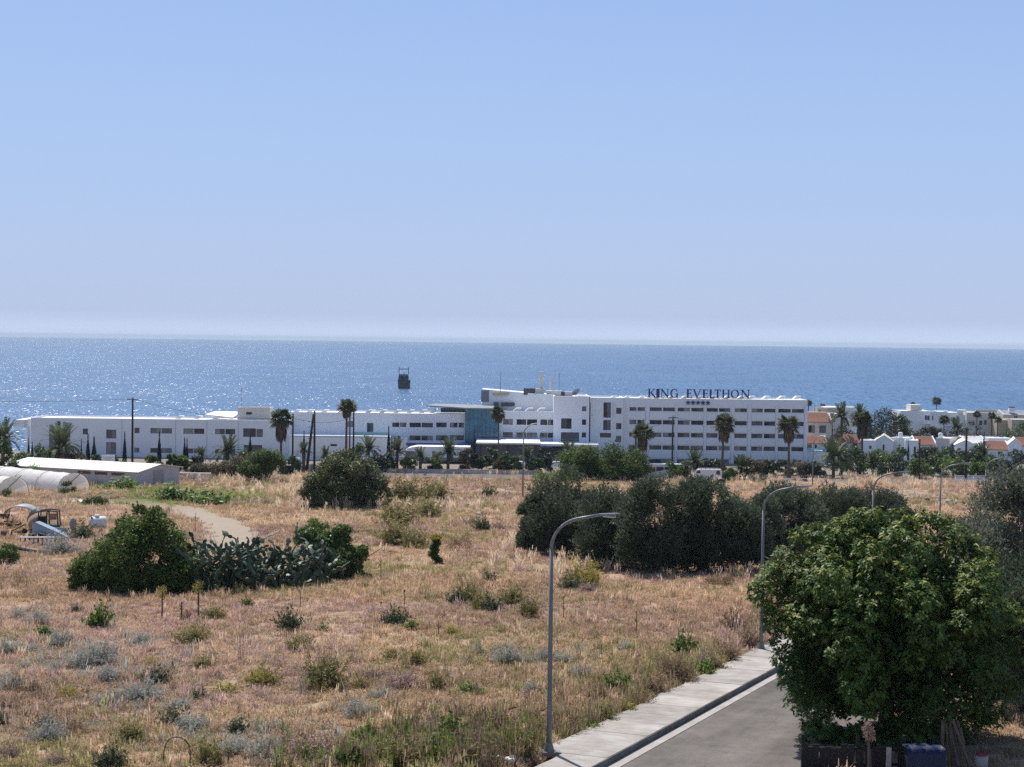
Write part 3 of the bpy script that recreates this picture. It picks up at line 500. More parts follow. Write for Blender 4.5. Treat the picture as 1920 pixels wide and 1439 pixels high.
GL = {
 'K': [((.2, 0), (.2, 1), T_), ((.28, .45), (.85, .98), t_), ((.4, .55), (.95, .02), T_), serif(.2, .03), serif(.2, .97), serif(.9, .03, .3), serif(.82, .97, .3)],
 'I': [((.5, 0), (.5, 1), T_*2.2), serif(.5, .03, .95), serif(.5, .97, .95)],
 'N': [((.16, 0), (.16, 1), t_), ((.14, .97), (.86, .03), T_), ((.86, 0), (.86, 1), t_), serif(.16, .03), serif(.1, .97, .3), serif(.86, .97)],
 'G': poly(arc(.5, .5, .42, .47, RAD(50), RAD(310)), [t_]*3+[T_]*6+[t_]*3) + [((.85, .02), (.85, .45), T_), serif(.82, .45, .36), ((.77, .72), (.77, .95), .08)],
 'E': [((.22, 0), (.22, 1), T_*1.3), ((.1, .96), (.85, .96), .09), ((.1, .04), (.92, .04), .09), ((.22, .52), (.75, .52), .08), ((.83, .8), (.83, 1), .08), ((.9, 0), (.9, .22), .08), ((.74, .42), (.74, .62), .07)],
 'V': [((.12, .97), (.5, .02), T_), ((.5, .02), (.88, .97), t_), serif(.12, .97, .34), serif(.88, .97, .3)],
 'L': [((.22, 0), (.22, 1), T_*1.3), ((.1, .04), (.92, .04), .09), ((.9, 0), (.9, .26), .08), serif(.22, .97, .42)],
 'T': [((.5, 0), (.5, 1), T_*1.1), ((.05, .95), (.95, .95), .09), ((.07, .74), (.07, 1), .08), ((.93, .74), (.93, 1), .08), serif(.5, .03, .42)],
 'H': [((.18, 0), (.18, 1), T_), ((.82, 0), (.82, 1), T_), ((.18, .52), (.82, .52), .08), serif(.18, .03), serif(.18, .97), serif(.82, .03), serif(.82, .97)],
 'O': poly(arc(.5, .5, .43, .46, 0, 2*math.pi, 18), [T_]*3+[t_]*4+[T_]*5+[t_]*4+[T_]*2),
}
sign = MB(); Y = HY+2.0; lz = Z(1310, 746.5, Y); lh = Z(1310, 730.3, Y)-lz
sign.box(X(1213, Y), X(1405, Y), Y+.35, Y+.45, lz-.1, lz+.02)
for p in range(1218, 1404, 26): sign.box(X(p, Y)-.06, X(p, Y)+.06, Y+.35, Y+.5, lz-2.2, lz)
so = sign.build('sign_frame', M['steel_dark'], hotel, loc=HL)
for ch, a, b in [('K', 1213.5, 1228.5), ('I', 1230.5, 1235), ('N', 1237.5, 1253.5), ('G', 1256, 1271), ('E', 1286.5, 1297), ('V', 1298.5, 1314), ('E', 1316.5, 1327.5), ('L', 1329.5, 1339), ('T', 1338.8, 1350.5), ('H', 1352.5, 1368), ('O', 1369.5, 1384.5), ('N', 1388, 1405)]:
    mb = MB(); x0, x1 = X(a, Y), X(b, Y); kx = x1-x0
    for i, (p, q, w_) in enumerate(GL[ch]): seg(mb, (x0+p[0]*kx, lz+p[1]*lh), (x0+q[0]*kx, lz+q[1]*lh), w_*lh*.85, .25+.004*i)
    lo = mb.build('letter', M['navy'], so); 
for p in (1289.5, 1298.8, 1308, 1317.2, 1326.6):
    cx, cz = X(p, HY), Z(1310, 755.7, HY); vs = []
    for k in range(10):
        r_ = .62 if k % 2 == 0 else .27; vs.append((cx+r_*math.sin(k*math.pi/5), cz+r_*math.cos(k*math.pi/5)))
    mb = MB(); mb.prism(vs, HY-.3, HY-.03); mb.build('star', M['navy'], hotel, loc=HL)

# ---- houses to the right of the hotel
def house(label, pa, pb, ytop, Y, dp=9, rz=0, m='white', roof='flat', rise=1.6, wins=(), cat='house', rm=None, extra=None, th=.3, door=(), ybase=None, group=None, name='house'):
    s = scale_at(Y); pc = (pa+pb)/2; q = at(pc, Y); zb = q.z-.4 if ybase is None else P(pc, ybase, Y).z
    t = thing(name, label, cat, (q.x, Y, zb), RAD(rz), group); w = (pb-pa)/s; h = P(pc, ytop, Y).z-zb
    def op(o): return ((o[0]-pc)/s, (o[1]-pc)/s, P(pc, o[3], Y).z-zb, P(pc, o[2], Y).z-zb)
    ops = [op(o) for o in wins]; dops = [op(o) for o in door]; mb = MB()
    if roof == 'gable_y':
        mb.prism([(-w/2, 0), (w/2, 0), (w/2, h-rise), (0, h), (-w/2, h-rise)], th+.002, dp); facade(mb, -w/2, w/2, 0, h-rise, ops+dops, 0, th); mb.prism([(-w/2, h-rise+.002), (w/2, h-rise+.002), (0, h)], 0, th)
        mb.build('wall', M[m], t)
        for sx in (-1, 1):
            r = MB(); r.slab([Vector((sx*(w/2+.2), -.2, h-rise-.02)), Vector((0, -.2, h+.13)), Vector((0, dp+.2, h+.13)), Vector((sx*(w/2+.2), dp+.2, h-rise-.02))], .1); r.build('roof', M[rm or 'roofwhite'], t)
    elif roof == 'gable_x':
        he = h-rise; mb.box(-w/2, w/2, th+.002, dp, 0, he); facade(mb, -w/2, w/2, 0, he, ops+dops, 0, th); mb.build('wall', M[m], t)
        r = MB(); d2 = dp*.5; ys_ = np.linspace(-.35, d2, 6)
        prof = [(-.35, he+.02), (d2, h), (dp+.3, he+.02), (dp+.3, he-.12), (d2, h-.18), (-.35, he-.12)]
        n_ = len(prof); vs = [(-w/2+.25, y, z) for y, z in prof]+[(w/2-.25, y, z) for y, z in prof]
        r.add(vs, [tuple(range(n_)), tuple(range(2*n_-1, n_-1, -1))]+[(i, n_+i, n_+(i+1) % n_, (i+1) % n_) for i in range(n_)]); ro = r.build('roof', M[rm or 'redtile'], t)
        for k in range(12):              # courses of tiles stand proud
            f0 = k/12; yy = -.35+(d2+.35)*f0; zz = he+.02+rise*f0; c = MB(); c.slab([Vector((-w/2+.25, yy, zz+.035)), Vector((w/2-.25, yy, zz+.035)), Vector((w/2-.25, yy+.2, zz+.035+rise/(d2+.35)*.2)), Vector((-w/2+.25, yy+.2, zz+.035+rise/(d2+.35)*.2))], .03); c.build('tile_course', M[rm or 'redtile'], ro)
        for sx in (-1, 1):
            g = MB(); x = sx*w/2; vs = [(x-.16, y, z+.16) for y, z in prof[:3]] + [(x-.16, prof[2][0], 0), (x-.16, prof[0][0], he-.4)]; n_ = len(vs); vs += [(v[0]+.32, v[1], v[2]) for v in vs]
            g.add(vs, [tuple(range(n_)), tuple(range(2*n_-1, n_-1, -1))]+[(i, n_+i, n_+(i+1) % n_, (i+1) % n_) for i in range(n_)]); g.build('gable_wall', M[m], t)
    else:
        mb.box(-w/2, w/2, th+.002, dp, 0, h-.25); facade(mb, -w/2, w/2, 0, h, ops+dops, 0, th)
        mb.box(-w/2, -w/2+.2, th, dp, h-.25, h-.001); mb.box(w/2-.2, w/2, th, dp, h-.25, h-.001); mb.box(-w/2+.2, w/2-.2, dp-.2, dp, h-.25, h-.001); wo_ = mb.build('wall', M[m], t)
        r = MB(); r.box(-w/2+.21, w/2-.21, th+.01, dp-.21, h-.248, h-.2); r.build('roof', M[rm or 'roofwhite'], t)
    for o in ops: window(o, 0, t, (0, 0, 0), n=2 if o[1]-o[0] > .9 else 1, frame='wframe' if brng.random() < .4 else 'frame', th=th)
    for o in dops:
        d_ = MB(); d_.box(o[0]+.02, o[1]-.02, th*.6, th*.8, o[2], o[3]-.02); d_.build('door', M['dark'], t)
    if extra:
        for (nm, a, b, ya, yb, y0, y1, mm) in extra:
            e = MB(); e.box((a-pc)/s, (b-pc)/s, y0, y1, P(pc, yb, Y).z-zb, P(pc, ya, Y).z-zb); e.build(nm, M[mm], t)
    return t
VG = 'white holiday houses right of the hotel'
house('two-storey house with arched pale windows and a red tile roof, hard against the hotel', 1511, 1561, 777, 402, 8, 0, 'white2', 'gable_x', 2.0, [(1517.5, 1530, 798, 812), (1538, 1551, 798, 812)], extra=[('chimney', 1561.5, 1567, 775, 812, 2, 3, 'beige'), ('back_wall', 1512, 1560, 775, 786, 5, 7.5, 'beige')], group=VG)
house('low house with red tile roof and turquoise glass balcony beside the hotel end wall', 1511, 1553, 819, 392, 7, 0, 'white2', 'gable_x', 1.7, [(1514, 1524, 834, 840)], door=[(1530, 1534, 834, 845)], extra=[('balustrade', 1512, 1551, 840, 845, -1.5, -1.45, 'teal'), ('balcony_slab', 1511, 1551, 845.2, 848, -1.5, -.003, 'white')], group=VG)
house('blank white garden block with turquoise rim at the right foot of the hotel', 1510.5, 1550, 847, 384, 5, 0, 'white', 'flat', extra=[('rim', 1510.5, 1550, 845.5, 847, -.1, -.003, 'teal')], group=VG)
house('low house with long red tile roof, dark arched opening below, between two cypresses', 1569, 1622, 817, 398, 8, 0, 'white2', 'gable_x', 1.9, [(1601, 1610, 832, 843)], group=VG)
house('small white flat-roofed annex with one dark square window', 1621, 1645, 826, 396, 6, 0, 'white', 'flat', wins=[(1632, 1637, 836, 842)], group=VG)
house('white house whose pointed gable faces the field', 1642, 1677, 817, 400, 9, -14, 'white', 'gable_y', 1.5, door=[(1657.5, 1661, 834, 845)], rm='white2', group=VG)
house('bright white cube turned to the sun right of the pointed gable', 1672, 1700, 821, 403, 9, -35, 'white', 'flat', group=VG)
house('white terrace house with water barrel and dark doorway left of a red roof', 1700, 1724, 826, 398, 8, -12, 'white', 'flat', door=[(1716, 1720, 838, 850)], group=VG)
house('small house with square red tile roof behind the first bare pole', 1720, 1758, 820, 402, 8, 0, 'white', 'gable_x', 2.0, [(1736, 1746, 838, 844)], group=VG)
house('tall plain white block with one slot window right of the square red roof', 1757, 1783, 822, 401, 9, -30, 'white2', 'flat', wins=[(1768, 1770.5, 838, 843)], group=VG)
house('shallow red roof house partly behind a blue-white gable', 1779, 1814, 821, 405, 8, 0, 'white', 'gable_x', 1.4, group=VG)
house('blue-white gable wall with white corner column beside the second bare pole', 1794, 1832, 826, 398, 8, -10, 'white', 'gable_y', 1.2, extra=[('corner_column', 1794.5, 1797.5, 840, 856, -1.5, -1.1, 'white')], group=VG)
house('white house with broad bare white roof next to a dark cypress', 1812, 1852, 820, 408, 10, 0, 'white', 'gable_x', 1.6, rm='roofwhite', group=VG)
house('house with broad red tile roof and white side walls near the right edge', 1853, 1897, 829, 400, 8, 0, 'white', 'gable_x', 2.0, [(1874, 1884, 847, 853)], group=VG)
house('white house with layered bright roofs behind the broad red roof', 1856, 1900, 822, 412, 8, 0, 'white', 'flat', group=VG)
house('small white house with stepped gable and dark arch at the right edge', 1894, 1918, 823, 399, 8, -15, 'white', 'gable_y', 1.6, wins=[(1903, 1909, 842, 852)], group=VG)
house('house with a corner of red tile roof cut by the right edge', 1912, 1950, 822, 404, 8, 0, 'white', 'gable_x', 2.0, group=VG)
BG = 'villas along the shore'
house('ochre roof room on the villa directly behind the hotel corner', 1534, 1553, 765.5, 455, 6, 0, 'beige', 'flat', wins=[(1537, 1540, 769, 774)], group=BG)
house('pale grey villa with flat white roof left of the date palm', 1512, 1585, 776, 440, 9, 0, 'white2', 'flat', group=BG)
house('white villa with broad overhanging flat roof over the date palm', 1551, 1584, 766, 462, 9, 0, 'white2', 'flat', extra=[('roof_slab', 1549, 1586, 764, 766.5, -1, 9, 'roofwhite')], group=BG)
house('square white shore villa right of the date palm', 1583, 1599, 764, 458, 9, -20, 'white', 'flat', group=BG)
house('white villa with arched balcony windows below a beige roof room', 1690, 1748, 771, 450, 10, 0, 'white', 'flat', wins=[(1735.5, 1745, 779, 788)], extra=[('roof_room', 1712, 1733, 760, 771, 2, 7, 'white2'), ('balcony', 1728, 1747, 790, 795, -1.6, -.003, 'white')], group=BG)
house('white villa block with tall sunlit side next to the arched balcony', 1746, 1768, 772, 447, 10, -25, 'white', 'flat', wins=[(1749, 1752, 780, 788)], group=BG)
house('low white villa with thick bright roof edges behind a small palm', 1766, 1800, 774, 452, 10, 0, 'white', 'flat', wins=[(1789, 1793, 784, 792)], group=BG)
house('white villa wing with pinkish roof boxes at the skyline', 1796, 1817, 778, 448, 9, -18, 'white', 'flat', extra=[('roof_room', 1796, 1811, 770, 778, 2, 6, 'white2')], group=BG)
house('grey-white villa with two dark arched windows behind three slim palms', 1814, 1876, 774, 446, 10, 0, 'white2', 'flat', wins=[(1847, 1852, 788, 797), (1838, 1844, 789, 798), (1864, 1868, 799, 806)], extra=[('parapet_wall', 1832, 1873, 768, 774, 1, 1.4, 'white2')], group=BG)
house('long plain beige villa wall right of the three slim palms', 1873, 1901, 788, 440, 9, 0, 'beige', 'flat', group=BG)
house('grey pitched villa with dark-capped chimney near the right edge', 1883, 1935, 771, 452, 9, 0, 'white2', 'gable_x', 1.2, [(1903, 1910, 780, 786)], rm='grey', extra=[('chimney', 1896, 1906, 765, 773, 1, 2.2, 'white'), ('chimney_cap', 1895.5, 1906.5, 763.6, 765, .9, 2.3, 'dark')], group=BG)
house('olive-beige garden block below the chimney villa, cut by the right edge', 1899, 1940, 787, 436, 8, 0, 'beige', 'flat', group=BG)
for (px, py, lab) in [(1688.5, 817, 'white round water barrel standing behind the pointed gable house'), (1763.5, 818, 'white round water barrel standing above the tall slot-window block')]:
    q = P(px, py, 404); t = thing('water_barrel', lab, 'water tank', (q.x, 404, q.z-.9), 0, 'water barrels on house roofs'); mb = MB(); mb.tube([(0, 0, 0), (0, 0, .1), (0, 0, 1.6), (0, 0, 1.75)], [.5, .58, .58, .4], 12); mb.build('barrel', M['white'], t, True)
    mb = MB(); zz = float(base_z(404))-q.z+.9; [mb.box(sx*.4-.05, sx*.4+.05, sy*.4-.05, sy*.4+.05, zz, 0) for sx in (-1, 1) for sy in (-1, 1)]; mb.build('stand', M['steel'], t)

# ---- shed and polythene tunnels on the left
q = P(258, 886, 238); c0 = GZ(q.x, 238); zb = c0.z
t = thing('farm_shed', 'long low farm shed with bright white pitched roof and grey walls', 'shed', (c0.x, 238, zb), math.atan2(.39, -.92))
Ls, Ws, he, hr = 25.5, 11.0, 2.15, 2.95
mb = MB()   # local x runs along the shed away to the left, local y towards the camera side is negative width
v = [(0, 0, -.6), (Ls, 0, -.6), (Ls, -Ws, -.6), (0, -Ws, -.6), (0, 0, he), (Ls, 0, he), (Ls, -Ws, he), (0, -Ws, he), (0, -Ws/2, hr), (Ls, -Ws/2, hr)]
mb.add(v, [(0, 1, 5, 4), (2, 3, 7, 6), (0, 4, 8, 7, 3), (1, 2, 6, 9, 5), (0, 3, 2, 1)]); mb.build('wall', M['grey'], t)
for nm, ya, yb in (('roof', .45, -Ws/2), ('roof', -Ws-.45, -Ws/2)):
    r = MB(); sl = (hr-he)/(Ws/2); r.slab([Vector((-.45, ya, he-.45*sl+.1)), Vector((Ls+.4, ya, he-.45*sl+.1)), Vector((Ls+.4, yb, hr+.1)), Vector((-.45, yb, hr+.1))], .1); ro = r.build(nm, M['roofwhite'], t)
for k in range(3):
    mb = MB(); mb.box(2.5+k*3.2, 4.9+k*3.2, .003, .06, 1.45, 1.85); mb.build('vent_opening', M['rust'], t)
mb = MB(); mb.box(-.05, -.003, -Ws*.62, -Ws*.36, -.4, 2.05); mb.build('shed_door', M['greymetal'], t)
q = P(203, 862, 262); t = thing('notice_board', 'blank white board on posts behind the white-roofed shed', 'sign', GZ(q.x, 262)); z = q.z-t.location.z
mb = MB(); mb.box(-1.1, 1.1, 0, .12, z-.3, z+.75); mb.build('board', M['white'], t); mb = MB(); [mb.box(sx*.8-.05, sx*.8+.05, .13, .22, -.2, z+.5) for sx in (-1, 1)]; mb.build('post', M['steel'], t); mb = MB(); [mb.box(-.8, .9-.2*k, -.02, -.003, z+.35-k*.25, z+.42-k*.25) for k in range(3)]; mb.build('faded_lines', M['greymetal'], t)
def tunnel(label, px, py, Y, L, W, H, ang):
    c = G(px, py); t = thing('polythene_tunnel', label, 'greenhouse', c, ang, 'polythene tunnels beside the scrap yard'); n = 14; ns = 22
    v = []; f = []; rr = np.random.default_rng(int(px)+9)
    for i in range(ns+1):
        for j in range(n+1):
            a = math.pi*j/n; sag = 1 - .05*abs(math.sin(i*math.pi/2.75)) + rr.normal(0, .012); v.append((L*i/ns, -W/2*math.cos(a)*sag, H*math.sin(a)**.8*sag-.1))
    for i in range(ns):
        for j in range(n): a = i*(n+1)+j; f.append((a, a+1, a+n+2, a+n+1))
    mb = MB(); mb.add(v, f); mb.build('film_cover', M['film'], t, True)
    mb = MB(); ends = [(.12, -W/2*math.cos(math.pi*j/n)*.97, H*math.sin(math.pi*j/n)**.8*.97-.1) for j in range(2, n+1)]; mb.add(ends, [tuple(range(len(ends)))]); mb.build('end_sheet', M['film'], t)
    for k in range(0, ns+1, 5):
        mb = MB(); mb.tube([(L*k/ns+(.02 if k else -.03), -W/2*math.cos(math.pi*j/n)*1.01, H*math.sin(math.pi*j/n)**.8*1.01-.1) for j in range(n+1)], .035, 6); mb.build('hoop', M['steel'], t)
    mb = MB(); mb.tube([(-.15, -W*.25, H*1.02), (-.15, W*.4, .1)], .06, 6); mb.build('brace', M['steel_dark'], t)
    return t
tunnel('white polythene tunnel with torn open end facing the dirt track', 138, 921, 213, 24, 5.4, 2.65, math.atan2(.62, -.785))
tunnel('nearer polythene tunnel cut by the left edge, shrub in its mouth', 24, 928, 207, 18, 5.0, 2.55, math.atan2(.62, -.785))

# ---- walls and rails along the main road
def wallrun(name, label, pa, pb, Y, h, m, cat, th=.3, cap=None, yoff=0):
    a, b = at(pa, Y), at(pb, Y); t = thing(name, label, cat, ((a.x+b.x)/2, Y, a.z)); w = (b.x-a.x)/2; mb = MB(); mb.box(-w, w, 0, th, -.5, h); mb.build('wall', M[m], t)
    mb = MB(); mb.box(-w-.05, w+.05, -.06, th+.06, h+.002, h+.14); mb.build('coping', M[cap or 'concrete'], t); return t
wallrun('low_wall', 'long low grey wall with pale coping in front of the hotel garden', 697, 1012, 302.5, .95, 'grey', 'wall')
wallrun('low_wall', 'short pale wall with grey coping left of the round bush', 529, 583, 300, 1.5, 'white2', 'wall')
wallrun('low_wall', 'cream wall end with white coping behind the farm shed gable', 315, 396, 262, 1.3, 'white2', 'wall', cap='roofwhite')
wallrun('low_wall', 'whitewashed garden wall beyond the last curved lamp posts', 1795, 1905, 296, 1.2, 'white', 'wall')
def rail(label, pa, pb, Y):
    a, b = at(pa, Y), at(pb, Y); t = thing('guard_rail', label, 'guard rail', ((a.x+b.x)/2, Y, a.z)); w = (b.x-a.x)/2
    mb = MB(); mb.prism([(-w, .62), (w, .62), (w, .92), (-w, .92)], 0, .08); mb.build('rail', M['steel'], t); n = max(2, int(2*w/2.5))
    for k in range(n+1): mb = MB(); x = -w+2*w*k/n; mb.box(x-.06, x+.06, .085, .2, -.3, .9); mb.build('post', M['steel'], t)
rail('grey roadside guard rail below the right end of the hotel', 1378, 1568, 300.5)
rail('grey roadside guard rail near the right edge beyond the dry grass', 1760, 1880, 301)

# ---- lamp posts
def lamp_curved(label, px_i, group):
    x = LX + TX*26.6*px_i; y = LY + TY*26.6*px_i; t = thing('street_lamp', label, 'street lamp', (x, y, float(base_z(y))+.1), 0, group)
    d = Vector((NX, NY, 0)); up = Vector((0, 0, 1)); pole = [up*0, up*1.2, up*1.25, up*3.6, up*6.9]; mb = MB(); mb.tube(pole, [.1, .092, .085, .075, .062], 14); po = mb.build('pole', M['steel_dark'], t, True)
    arm = [up*6.9] + [up*6.9 + d*(1.25*(1-math.cos(a))) + up*(1.1*math.sin(a)) for a in np.linspace(.1, 1.35, 10)]; end = arm[-1]; arm.append(end + d*.95*.75 + up*.16); mb = MB(); mb.tube(arm, [.062]*3+[.054]*9, 10); mb.build('arm', M['steel'], t, True)
    e = arm[-1]; mb = MB(); ang = math.atan2(d.y, d.x); h = []
    for u, w, th_ in [(-.12, .05, .05), (0, .1, .08), (.35, .14, .07), (.62, .12, .05), (.75, .05, .03)]:
        c = e + d*u + up*(u*.12); nrm = Vector((-d.y, d.x, 0)); h.append([c-nrm*w-up*th_*.5, c+nrm*w-up*th_*.5, c+nrm*w*.7+up*th_*.6, c-nrm*w*.7+up*th_*.6])
    vs = [p for r_ in h for p in r_]; fs = [(3, 2, 1, 0), (16, 17, 18, 19)]
    for i in range(4): fs += [(4*i+j, 4*i+(j+1) % 4, 4*i+4+(j+1) % 4, 4*i+4+j) for j in range(4)]
    mb.add(vs, fs); lh_ = mb.build('lamp_head', M['steel'], t); mb = MB(); c = e+d*.38+up*(-.015); nrm = Vector((-d.y, d.x, 0)); mb.slab([c-d*.2-nrm*.09, c+d*.2-nrm*.08, c+d*.2+nrm*.08, c-d*.2+nrm*.09], .03); mb.build('lens', M['bag'], lh_)
    mb = MB(); mb.box(-.22, .22, -.22, .22, -.05, .03); mb.tube([(0, 0, .03), (0, 0, .32)], [.19, .11], 14); mb.build('base_plate', M['steel_dark'], t); mb = MB(); mb.box(-.05, .05, -.115, -.09, 1.3, 1.75); mb.build('access_cover', M['steel'], t)
    return t
LG = 'curved lamp posts along the side road'
for i, lb in enumerate(['nearest tall curved lamp post, standing on the corner of the pavement', 'curved lamp post in front of the olive trees, foot hidden by the broad tree', 'curved lamp post at the right end of the olive row', 'curved lamp post behind the top of the broad tree, against dry grass', 'farthest curved lamp post, next to the grey-green tree at right']):
    lamp_curved(lb, i, LG)
def lamp_straight(label, px, Y, ytop, hx, hy):
    b = at(px, Y); t = thing('street_lamp', label, 'street lamp', b, 0, 'angled lamp posts along the main road'); top = P(px, ytop+17, Y); hd = P(hx, hy, Y); H = top.z-b.z
    mb = MB(); mb.tube([(0, 0, -.2), (0, 0, H*.5), (0, 0, H)], [.13, .1, .07], 10); mb.build('pole', M['steel'], t, True); e = Vector((hd.x-b.x, 0, hd.z-b.z)); mb = MB(); mb.tube([(0, 0, H), (e.x*.2, 0, H+(e.z-H)*.4), (e.x*.75, 0, H+(e.z-H)*.9), e], .06, 8); mb.build('arm', M['steel'], t, True)
    mb = MB(); mb.slab([e+Vector((-.1, -.16, .06)), e+Vector((.75, -.14, .2)), e+Vector((.75, .14, .2)), e+Vector((-.1, .16, .06))], .12); mb.build('lamp_head', M['white'], t)
lamp_straight('straight lamp post with angled arm left of the broad dark hedge', 983, 222, 795, 997, 796); lamp_straight('straight lamp post with angled arm at the right end of the hotel', 1527, 250, 815, 1539, 818)
mbx = None
# ---- utility poles and wires
def upole(label, px, ytop, Y, r=.16, cross=True, lean=0.0):
    b = at(px, Y); H = P(px, ytop, Y).z-b.z; t = thing('utility_pole', label, 'utility pole', b, 0, 'wooden utility poles'); mb = MB(); mb.tube([(0, 0, -.3), (lean*.5, 0, H*.5), (lean, 0, H)], [r, r*.85, r*.7], 8); mb.build('pole', M['wood'], t, True)
    if cross:
        mb = MB(); mb.box(lean-1.0, lean+1.0, -.2, -.06, H-.45, H-.32); ca = mb.build('crossarm', M['wood'], t)
        for k in (-.85, 0, .85): mb = MB(); mb.tube([(lean+k, -.13, H-.32), (lean+k, -.13, H-.1)], [.05, .07], 6); mb.build('insulator', M['white'], ca)
    return t, Vector((b.x+lean, Y, b.z+H-.2))
_, wa = upole('tall dark pole rising against the sea above the shed roof', 249, 746, 300, .24)
_, wb = upole('thin dark pole right of the shaggy palm with skirt', 550, 776, 300, .2, False)
_, wc = upole('dark pole standing against the tall twin palm', 664, 762, 305, .19, False)
_, wd = upole('tall bare pole in front of the right hotel wing', 1263, 780, 300, .2)
_, we = upole('short dark pole left of the first skirted palm before the right wing', 1194, 800, 302, .2, False)
_, wf = upole('bare dark pole in front of the square red roof', 1727, 824, 300, .2, False)
_, wg = upole('thick bare dark pole in front of the blue-white gable', 1814.5, 801, 296, .26)
# the heavy braced double pole
b = at(590, 296); H = P(590, 771, 296).z-b.z; t = thing('braced_pole', 'heavy double pole braced like a narrow letter A near the round bush', 'utility pole', b)
mb = MB(); mb.tube([(.1, 0, -.3), (.05, 0, H)], [.25, .16], 8); mb.build('pole', M['wood'], t, True); mb = MB(); mb.tube([(-1.5, 0, -.3), (-.15, -.05, H*.95)], [.3, .2], 8); mb.build('strut', M['wood'], t, True)
for k in range(4): mb = MB(); zz = H*(.58+.085*k); mb.tube([(.1, 0, zz), (-1.2, -.02, zz-.1)], .05, 5); mb.build('step_arm', M['wood'], t)
def wire(a, b_, sag, label):
    pts = [a.lerp(b_, k/10) - Vector((0, 0, sag*4*(k/10)*(1-k/10))) for k in range(11)]; mb = MB(); mb.tube(pts, .035, 4); tag(mb.build('overhead_wire', M['wire']), label, 'wire', 'overhead wires between the poles')
far = P(-150, 747, 300)
wire(wa, far, .6, 'overhead wire running off the left edge across the sea'); wire(wa, Vector((wb.x, wb.y, wb.z-.5)), 1.5, 'overhead wire sagging from the tall left pole to the thin pole'); wire(Vector((wb.x, wb.y, wb.z-.6)), Vector((wc.x, wc.y, wc.z-2)), 1.0, 'overhead wire between the thin pole and the twin palm pole')
wire(wd, we, .8, 'overhead wire from the bare pole to the short pole at the hotel'); wire(wd, P(1420, 790, 300), .8, 'overhead wire running right from the bare pole across the hotel windows')

# ---- vehicles
def car_mesh(parent, L=4.3, W=1.75, H=1.45, kind='car'):
    if kind == 'van': prof = [(-L/2, .35), (-L/2, .85), (-L/2+.25, 1.05), (-L/2+1.25, H*.97), (-L/2+1.6, H), (L/2-.15, H), (L/2, H*.9), (L/2, .35)]
    elif kind == 'bus': prof = [(-L/2, .4), (-L/2, 1.3), (-L/2+.35, H*.95), (-L/2+.7, H), (L/2-.2, H), (L/2, H-.2), (L/2, .4)]
    else: prof = [(-L/2, .35), (-L/2+.02, .7), (-L/2+.9, .88), (-L/2+1.6, H*.97), (-L/2+2.1, H), (L/2-1.1, H*.98), (L/2-.4, .95), (L/2, .9), (L/2, .35)]
    mb = MB(); n = len(prof); v = []
    for y, ins in ((-W/2, 1), (-W/2+.12, 0), (W/2-.12, 0), (W/2, 1)):
        for x, z in prof:
            zz = z - (.06 if ins and z > 1 else 0); yy = y + (.13*(1 if y < 0 else -1) if ins and z > 1.0 else 0); v.append((x*(.995 if ins else 1), yy, zz))
    f = [tuple(range(n-1, -1, -1)), tuple(range(3*n, 4*n))]
    for k in range(3): f += [(k*n+i, k*n+(i+1) % n, (k+1)*n+(i+1) % n, (k+1)*n+i) for i in range(n)]
    mb.add(v, f); mb.build('body', M['carwhite'], parent)
    zt, zb = (H-.2, .95) if kind != 'bus' else (H-.55, 1.25)
    ws = {'van': [(-L/2+.75, -L/2+1.75), (L/2-1.3, L/2-.3)], 'bus': [(-L/2+.7+1.6*k, -L/2+2.2+1.6*k) for k in range(int((L-1.2)/1.6))], 'car': [(-L/2+1.2, -.05), (.05, L/2-.75)]}[kind]
    for a, b in ws:
        for sy in (-1, 1): g = MB(); y = sy*(W/2-.11); g.add([(a, y+sy*.05, zb), (b, y+sy*.05, zb), (b-.12, y+sy*.004, zt), (a+.32 if kind != 'bus' else a, y+sy*.004, zt)], [(0, 1, 2, 3)]); g.build('side_window', M['glassA'], parent)
    g = MB(); xa, za = (prof[2][0], prof[2][1]); xb_, zb_ = (prof[3][0], prof[3][1]); g.add([(xa-.02+.05, -W/2+.2, za+.06), (xa-.02+.05, W/2-.2, za+.06), (xb_-.04, W/2-.25, zb_-.03), (xb_-.04, -W/2+.25, zb_-.03)], [(0, 1, 2, 3)]); g.build('windscreen', M['glassA'], parent)
    r = .33 if kind != 'bus' else .45
    for x in (-L/2+.85, L/2-.9):
        for sy in (-1, 1):
            w_ = MB(); w_.tube([(x, sy*(W/2-.18), r), (x, sy*(W/2+.02), r)], r, 14); wh = w_.build('wheel', M['tyre'], parent); h_ = MB(); h_.tube([(x, sy*(W/2+.021), r), (x, sy*(W/2+.035), r)], r*.55, 10); h_.build('hub', M['greymetal'], wh)
    for sy in (-1, 1): h_ = MB(); h_.box(-L/2-.02, -L/2+.1, sy*(W/2-.35)-.15, sy*(W/2-.35)+.15, .68, .82); h_.build('headlight', M['bag'], parent)
q = at(1327, 289); t = thing('parked_van', 'white van with ladder rack on its roof parked beside the dry field', 'van', (q.x, 289, float(base_z(289))-.02)); car_mesh(t, 5.7, 1.95, 2.15, 'van'); mb = MB(); mb.box(-1.2, 2.4, -.6, -.52, 2.3, 2.38); mb.box(-1.2, 2.4, .52, .6, 2.3, 2.38); [mb.box(-1+k*.8, -.95+k*.8, -.6, .6, 2.16, 2.299) for k in range(5)]; mb.build('roof_rack', M['greymetal'], t)
q = at(1238, 297); t = thing('parked_bus', 'white coach half hidden between the hedge and a dark round bush', 'bus', (q.x, 297, float(base_z(297))-.1)); car_mesh(t, 9.0, 2.4, 2.9, 'bus')
CG = 'white cars in the hotel car park'
